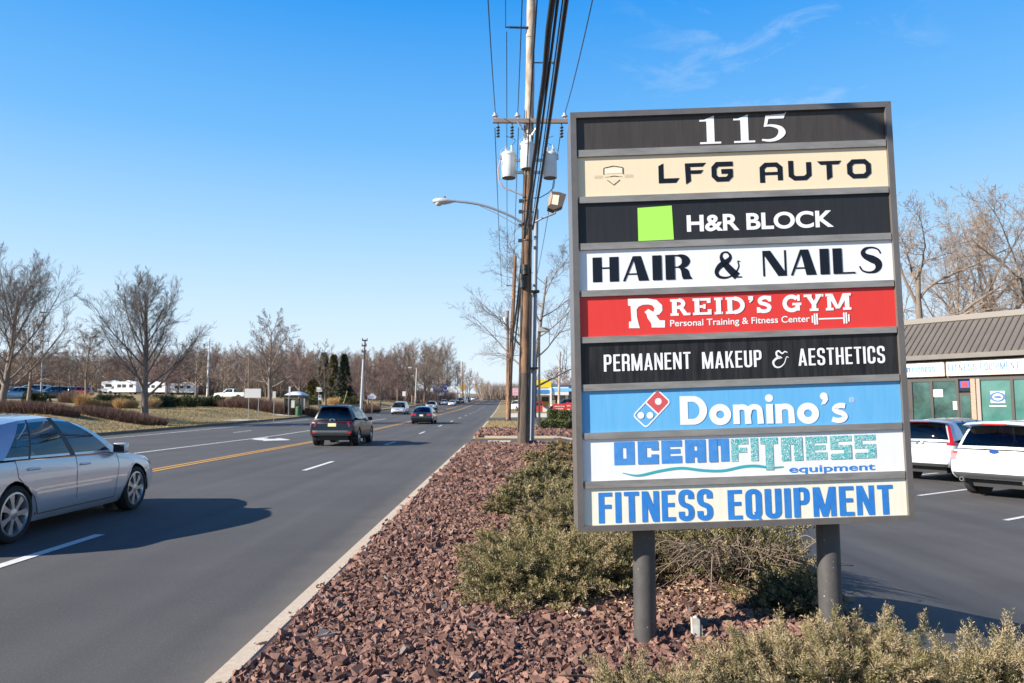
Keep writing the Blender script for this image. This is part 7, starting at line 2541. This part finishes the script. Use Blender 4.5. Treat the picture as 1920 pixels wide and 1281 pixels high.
simple_pole('light_pole', 'thin brown light pole rising behind the white sign back', 465.5, 108, 467, 662, .09, .06, M_bark_l, 'light pole')
def woodlamp(root, q):
    c = q(781.5, 692)
    mb = MB()
    mb.tube([c, c+[-1.3, 0, .35]], .06, 6)
    mb.build('lamp_arm', M_galv, root)
    mb = MB()
    mb.lathe([(0, -.5), (.18, -.3), (.16, .3), (0, .4)], 10, tuple(c+[-1.7, 0, .35]), 'x')
    mb.build('lamp_head', M_al, root)
simple_pole('light_pole', 'pale wooden light pole on the verge beyond the silver minivan', 778.5, 190, 781.5, 691, .20, .15, mat('pole_pale_wood', (.50, .43, .36), .9), 'light pole', woodlamp)
simple_pole('utility_pole', 'very thin distant wooden pole above the traffic signals', 867, 330, 867, 678, .22, .16, M_wood, parts=lambda r_, q: (lambda mb: mb.build('crossarm', M_wood, r_))(MB().tube([q(855, 697), q(868, 694)], .12, 5)))
def streetlight(label, xb_, Y, yt, arm):
    def pp(root, q):
        c = q(xb_+.3, yt)
        mb = MB()
        mb.tube([c, c+[arm*.5, 0, .4], c+[arm, 0, .5]], .11, 6)
        mb.build('lamp_arm', M_galv, root)
        mb = MB()
        mb.lathe([(0, -.6), (.25, -.4), (.25, .4), (0, .6)], 8, tuple(c+[arm, 0, .45]), 'x')
        mb.build('lamp_head', M_al, root)
    simple_pole('street_light', label, xb_, Y, xb_+.3, yt, .2, .14, M_galv, 'street light', pp)
streetlight('distant grey street light with a raised arm over the queue of cars', 868, 255, 711, 2.2)
streetlight('distant grey street light, right one, with a flat arm', 872.5, 240, 712, 1.8)
def mast(root, q):
    a, b = q(876, 723), q(908, 717.5)
    mb = MB()
    mb.tube([a, b], .12, 6)
    mb.build('mast_arm', M_al, root)
    for x, y in ((892, 722), (907, 721)):
        c = q(x, y, 0)
        mb = MB()
        mb.box(c[0]-.25, c[0]+.25, -.2, .2, c[2]-.75, c[2]+.55)
        mb.build('signal_head', mat('signal_yellow', (.45, .24, .03), .6), root)
simple_pole('traffic_signal', 'traffic signal on a long white mast arm over the oncoming lanes', 876, 250, 876, 721, .22, .18, M_al, 'traffic signal', mast)
def sigs(root, q):
    c = q(868, 726)
    for s_ in (-.5, .4):
        mb = MB()
        mb.box(c[0]+s_-.32, c[0]+s_+.32, -.3, .3, c[2]-1.0, c[2]+.8)
        mb.build('signal_head', mat('signal_yellow', (.45, .24, .03), .6), root)
simple_pole('traffic_signal', 'yellow traffic signal pair on a post by the queue of cars', 868, 235, 868, 722, .12, .1, M_wood, 'traffic signal', sigs)
# dark blue advertising board and its neighbours
Y = 232
X = xat(827, Y)
g_ = Hz(X, Y)
t = thing('billboard', 'dark blue advertising board with pale text lines at the wood edge', 'billboard', (X, Y, g_))
q = lambda x, y: atY(x, y, Y)-np.array([X, Y, g_])
a, b = q(812, 737), q(841, 719)
mb = MB()
mb.bbox(a[0], b[0], -.3, .3, a[2], b[2], .08)
bd = mb.build('board', mat('board_navy', (.018, .035, .14), .5), t)
mb = MB()
for v, u0, u1 in ((.80, .08, .66), (.62, .08, .62), (.42, .08, .62)):
    z = a[2]+(b[2]-a[2])*v
    n_ = 9
    for k in range(n_):
        x0 = a[0]+(b[0]-a[0])*(u0+(u1-u0)*k/n_)
        mb.box(x0, x0+(b[0]-a[0])*(u1-u0)/n_*(.62+.2*(k % 2)), -.315, -.302, z-.11, z+.11)
mb.build('text_line', mat('board_text', (.30, .36, .50), .6), bd)
mb = MB()
mb.lathe([(.55, -.32), (.72, -.32), (.72, -.30), (.55, -.30)], 16, (0, 0, 0), 'y')
mb.v = [(x+b[0]-.95, y, z*1.2+(a[2]+b[2])/2) for x, y, z in mb.v]
mb.build('ring_mark', mat('board_text', (.30, .36, .50)), bd)
mb = MB()
c = q(828, 716.5)
mb.bbox(c[0]-.55, c[0]+.55, -.2, .2, c[2]-.3, c[2]+.35, .06)
mb.build('top_panel', mat('board_orange', (.55, .20, .10), .6), t)
mb = MB()
for x in (817, 836):
    c = q(x, 737)
    mb.tube([(c[0], 0, -.2), (c[0], 0, c[2]+.1)], .18, 6)
mb.build('leg', M_dkmetal, t)
def board(label, x0, x1, y0, y1, Y, m, xp):
    post_sign('roadside_sign', label, xp, 750, y0, y1, Y, x0, x1, m, pr=.12)
board('dark green board behind the dark blue advertising board', 838, 845, 715, 724, 245, mat('board_green', (.015, .06, .055), .5), (841,))
Y = 245
X = xat(860, Y)
g_ = Hz(X, Y)
t = thing('roadside_sign', 'white T shaped roadside sign left of the traffic signals', 'sign', (X, Y, g_))
q = lambda x, y: atY(x, y, Y)-np.array([X, Y, g_])
mb = MB()
pts = [q(x, y) for x, y in ((862.5, 748), (862.5, 733), (866, 729), (866, 724.5), (855.5, 724.5), (855.5, 729), (859.5, 733), (859.5, 748))]
mb.prism([(p_[0], p_[2]) for p_ in pts], -.25, .25, lambda u, v, h: (u, h, v))
mb.build('panel', mat('sign_white_far', (.70, .70, .68), .6), t)
board('small white board right of the dark green one', 839, 843, 726, 731, 226, mat('sign_white_far', (.7, .7, .68)), (841,))
# house glimpsed through the wood
Y = 235
X = xat(745, Y)
g_ = Hz(X, Y)
t = thing('house', 'pale house with a reddish roof glimpsed through the bare wood', 'house', (X, Y, g_), .4)
mb = MB()
mb.prism([(-5, 0), (5, 0), (5, 5.0), (0, 8.0), (-5, 5.0)], -4, 4, lambda u, v, h: (u, h, v))
mb.build('wall', mat('house_cream', (.55, .46, .34), .8), t)
mb = MB()
for s_ in (-1, 1): mb.prism([(0, 8.05), (s_*5.5, 4.8), (s_*5.5, 5.0), (0, 8.3)], -4.4, 4.4, lambda u, v, h: (u, h, v))
mb.build('roof', mat('house_roof', (.33, .16, .10), .8), t)
for x_, z_ in ((-2.6, 1.2), (2.2, 1.2), (-2.4, 3.6), (2.2, 3.6)):
    mb = MB()
    mb.box(x_-.55, x_+.55, -4.05, -3.98, z_, z_+1.3)
    mb.build('window', M_int, t)
# buildings at the far end
for (x0, x1, y0, Y, c, lb) in ((912, 926, 726, 640, (.35, .16, .10), 'small reddish roofed building at the far end of the road'), (975, 1000, 735, 150, (.45, .35, .22), 'low tan building beyond the second utility pole')):
    a, b = xat(x0, Y), xat(x1, Y)
    g_ = Hz((a+b)/2, Y)
    t = thing('building', lb, 'building', ((a+b)/2, Y, g_))
    h_ = atY(x0, y0, Y)[2]-g_
    w2 = abs(b-a)/2
    mb = MB()
    mb.box(-w2, w2, 0, 8, 0, h_*.6)
    mb.build('wall', mat('far_wall', (.5, .46, .4), .8), t)
    mb = MB()
    mb.prism([(-w2-.3, h_*.6), (w2+.3, h_*.6), (w2*.7, h_), (-w2*.7, h_)], -.4, 8.4, lambda u, v, h: (u, h, v))
    mb.build('roof', mat('far_roof_%d' % x0, c, .8), t)
# wire fence behind the verge
pts = [(x, 190) for x in np.linspace(700, 822, 16)]
X0 = xat(700, 190)
t = thing('fence', 'low dark rail fence along the edge of the wood', 'fence', (X0, 190, Hz(X0, 190)))
m_f = mat('fence_wood', (.13, .105, .09), .9)
prev = None
for x, Y in pts:
    X = xat(x, Y)
    p_ = np.array([X-X0, 0, Hz(X, Y)-Hz(X0, 190)])
    mb = MB()
    mb.box(p_[0]-.06, p_[0]+.06, -.06, .06, p_[2]-.1, p_[2]+1.3)
    mb.build('post', m_f, t)
    if prev is not None:
        mb = MB()
        for z in (.45, .85, 1.2): mb.tube([prev+[0, .0, z], p_+[0, 0, z]], .05, 4)
        mb.build('rail', m_f, t)
    prev = p_
# cable added overhead, out of frame, to cast shade on the sign's top corner
pa = np.array(SP(SW*.84, SH-.01, .0))+SROOT
pb_ = np.array(SP(SW-.005, SH-.20, .0))+SROOT
sdn = np.array([sd.x, sd.y, sd.z])
qa, qb = pa-sdn*6.3, pb_-sdn*6.0
dv = (qb-qa)/np.linalg.norm(qb-qa)
span('black cable overhead out of the picture, added to shade the sign corner', qa-dv*9, qb+dv*2.6, .052, .0, 'overhead_cable', M_blk)
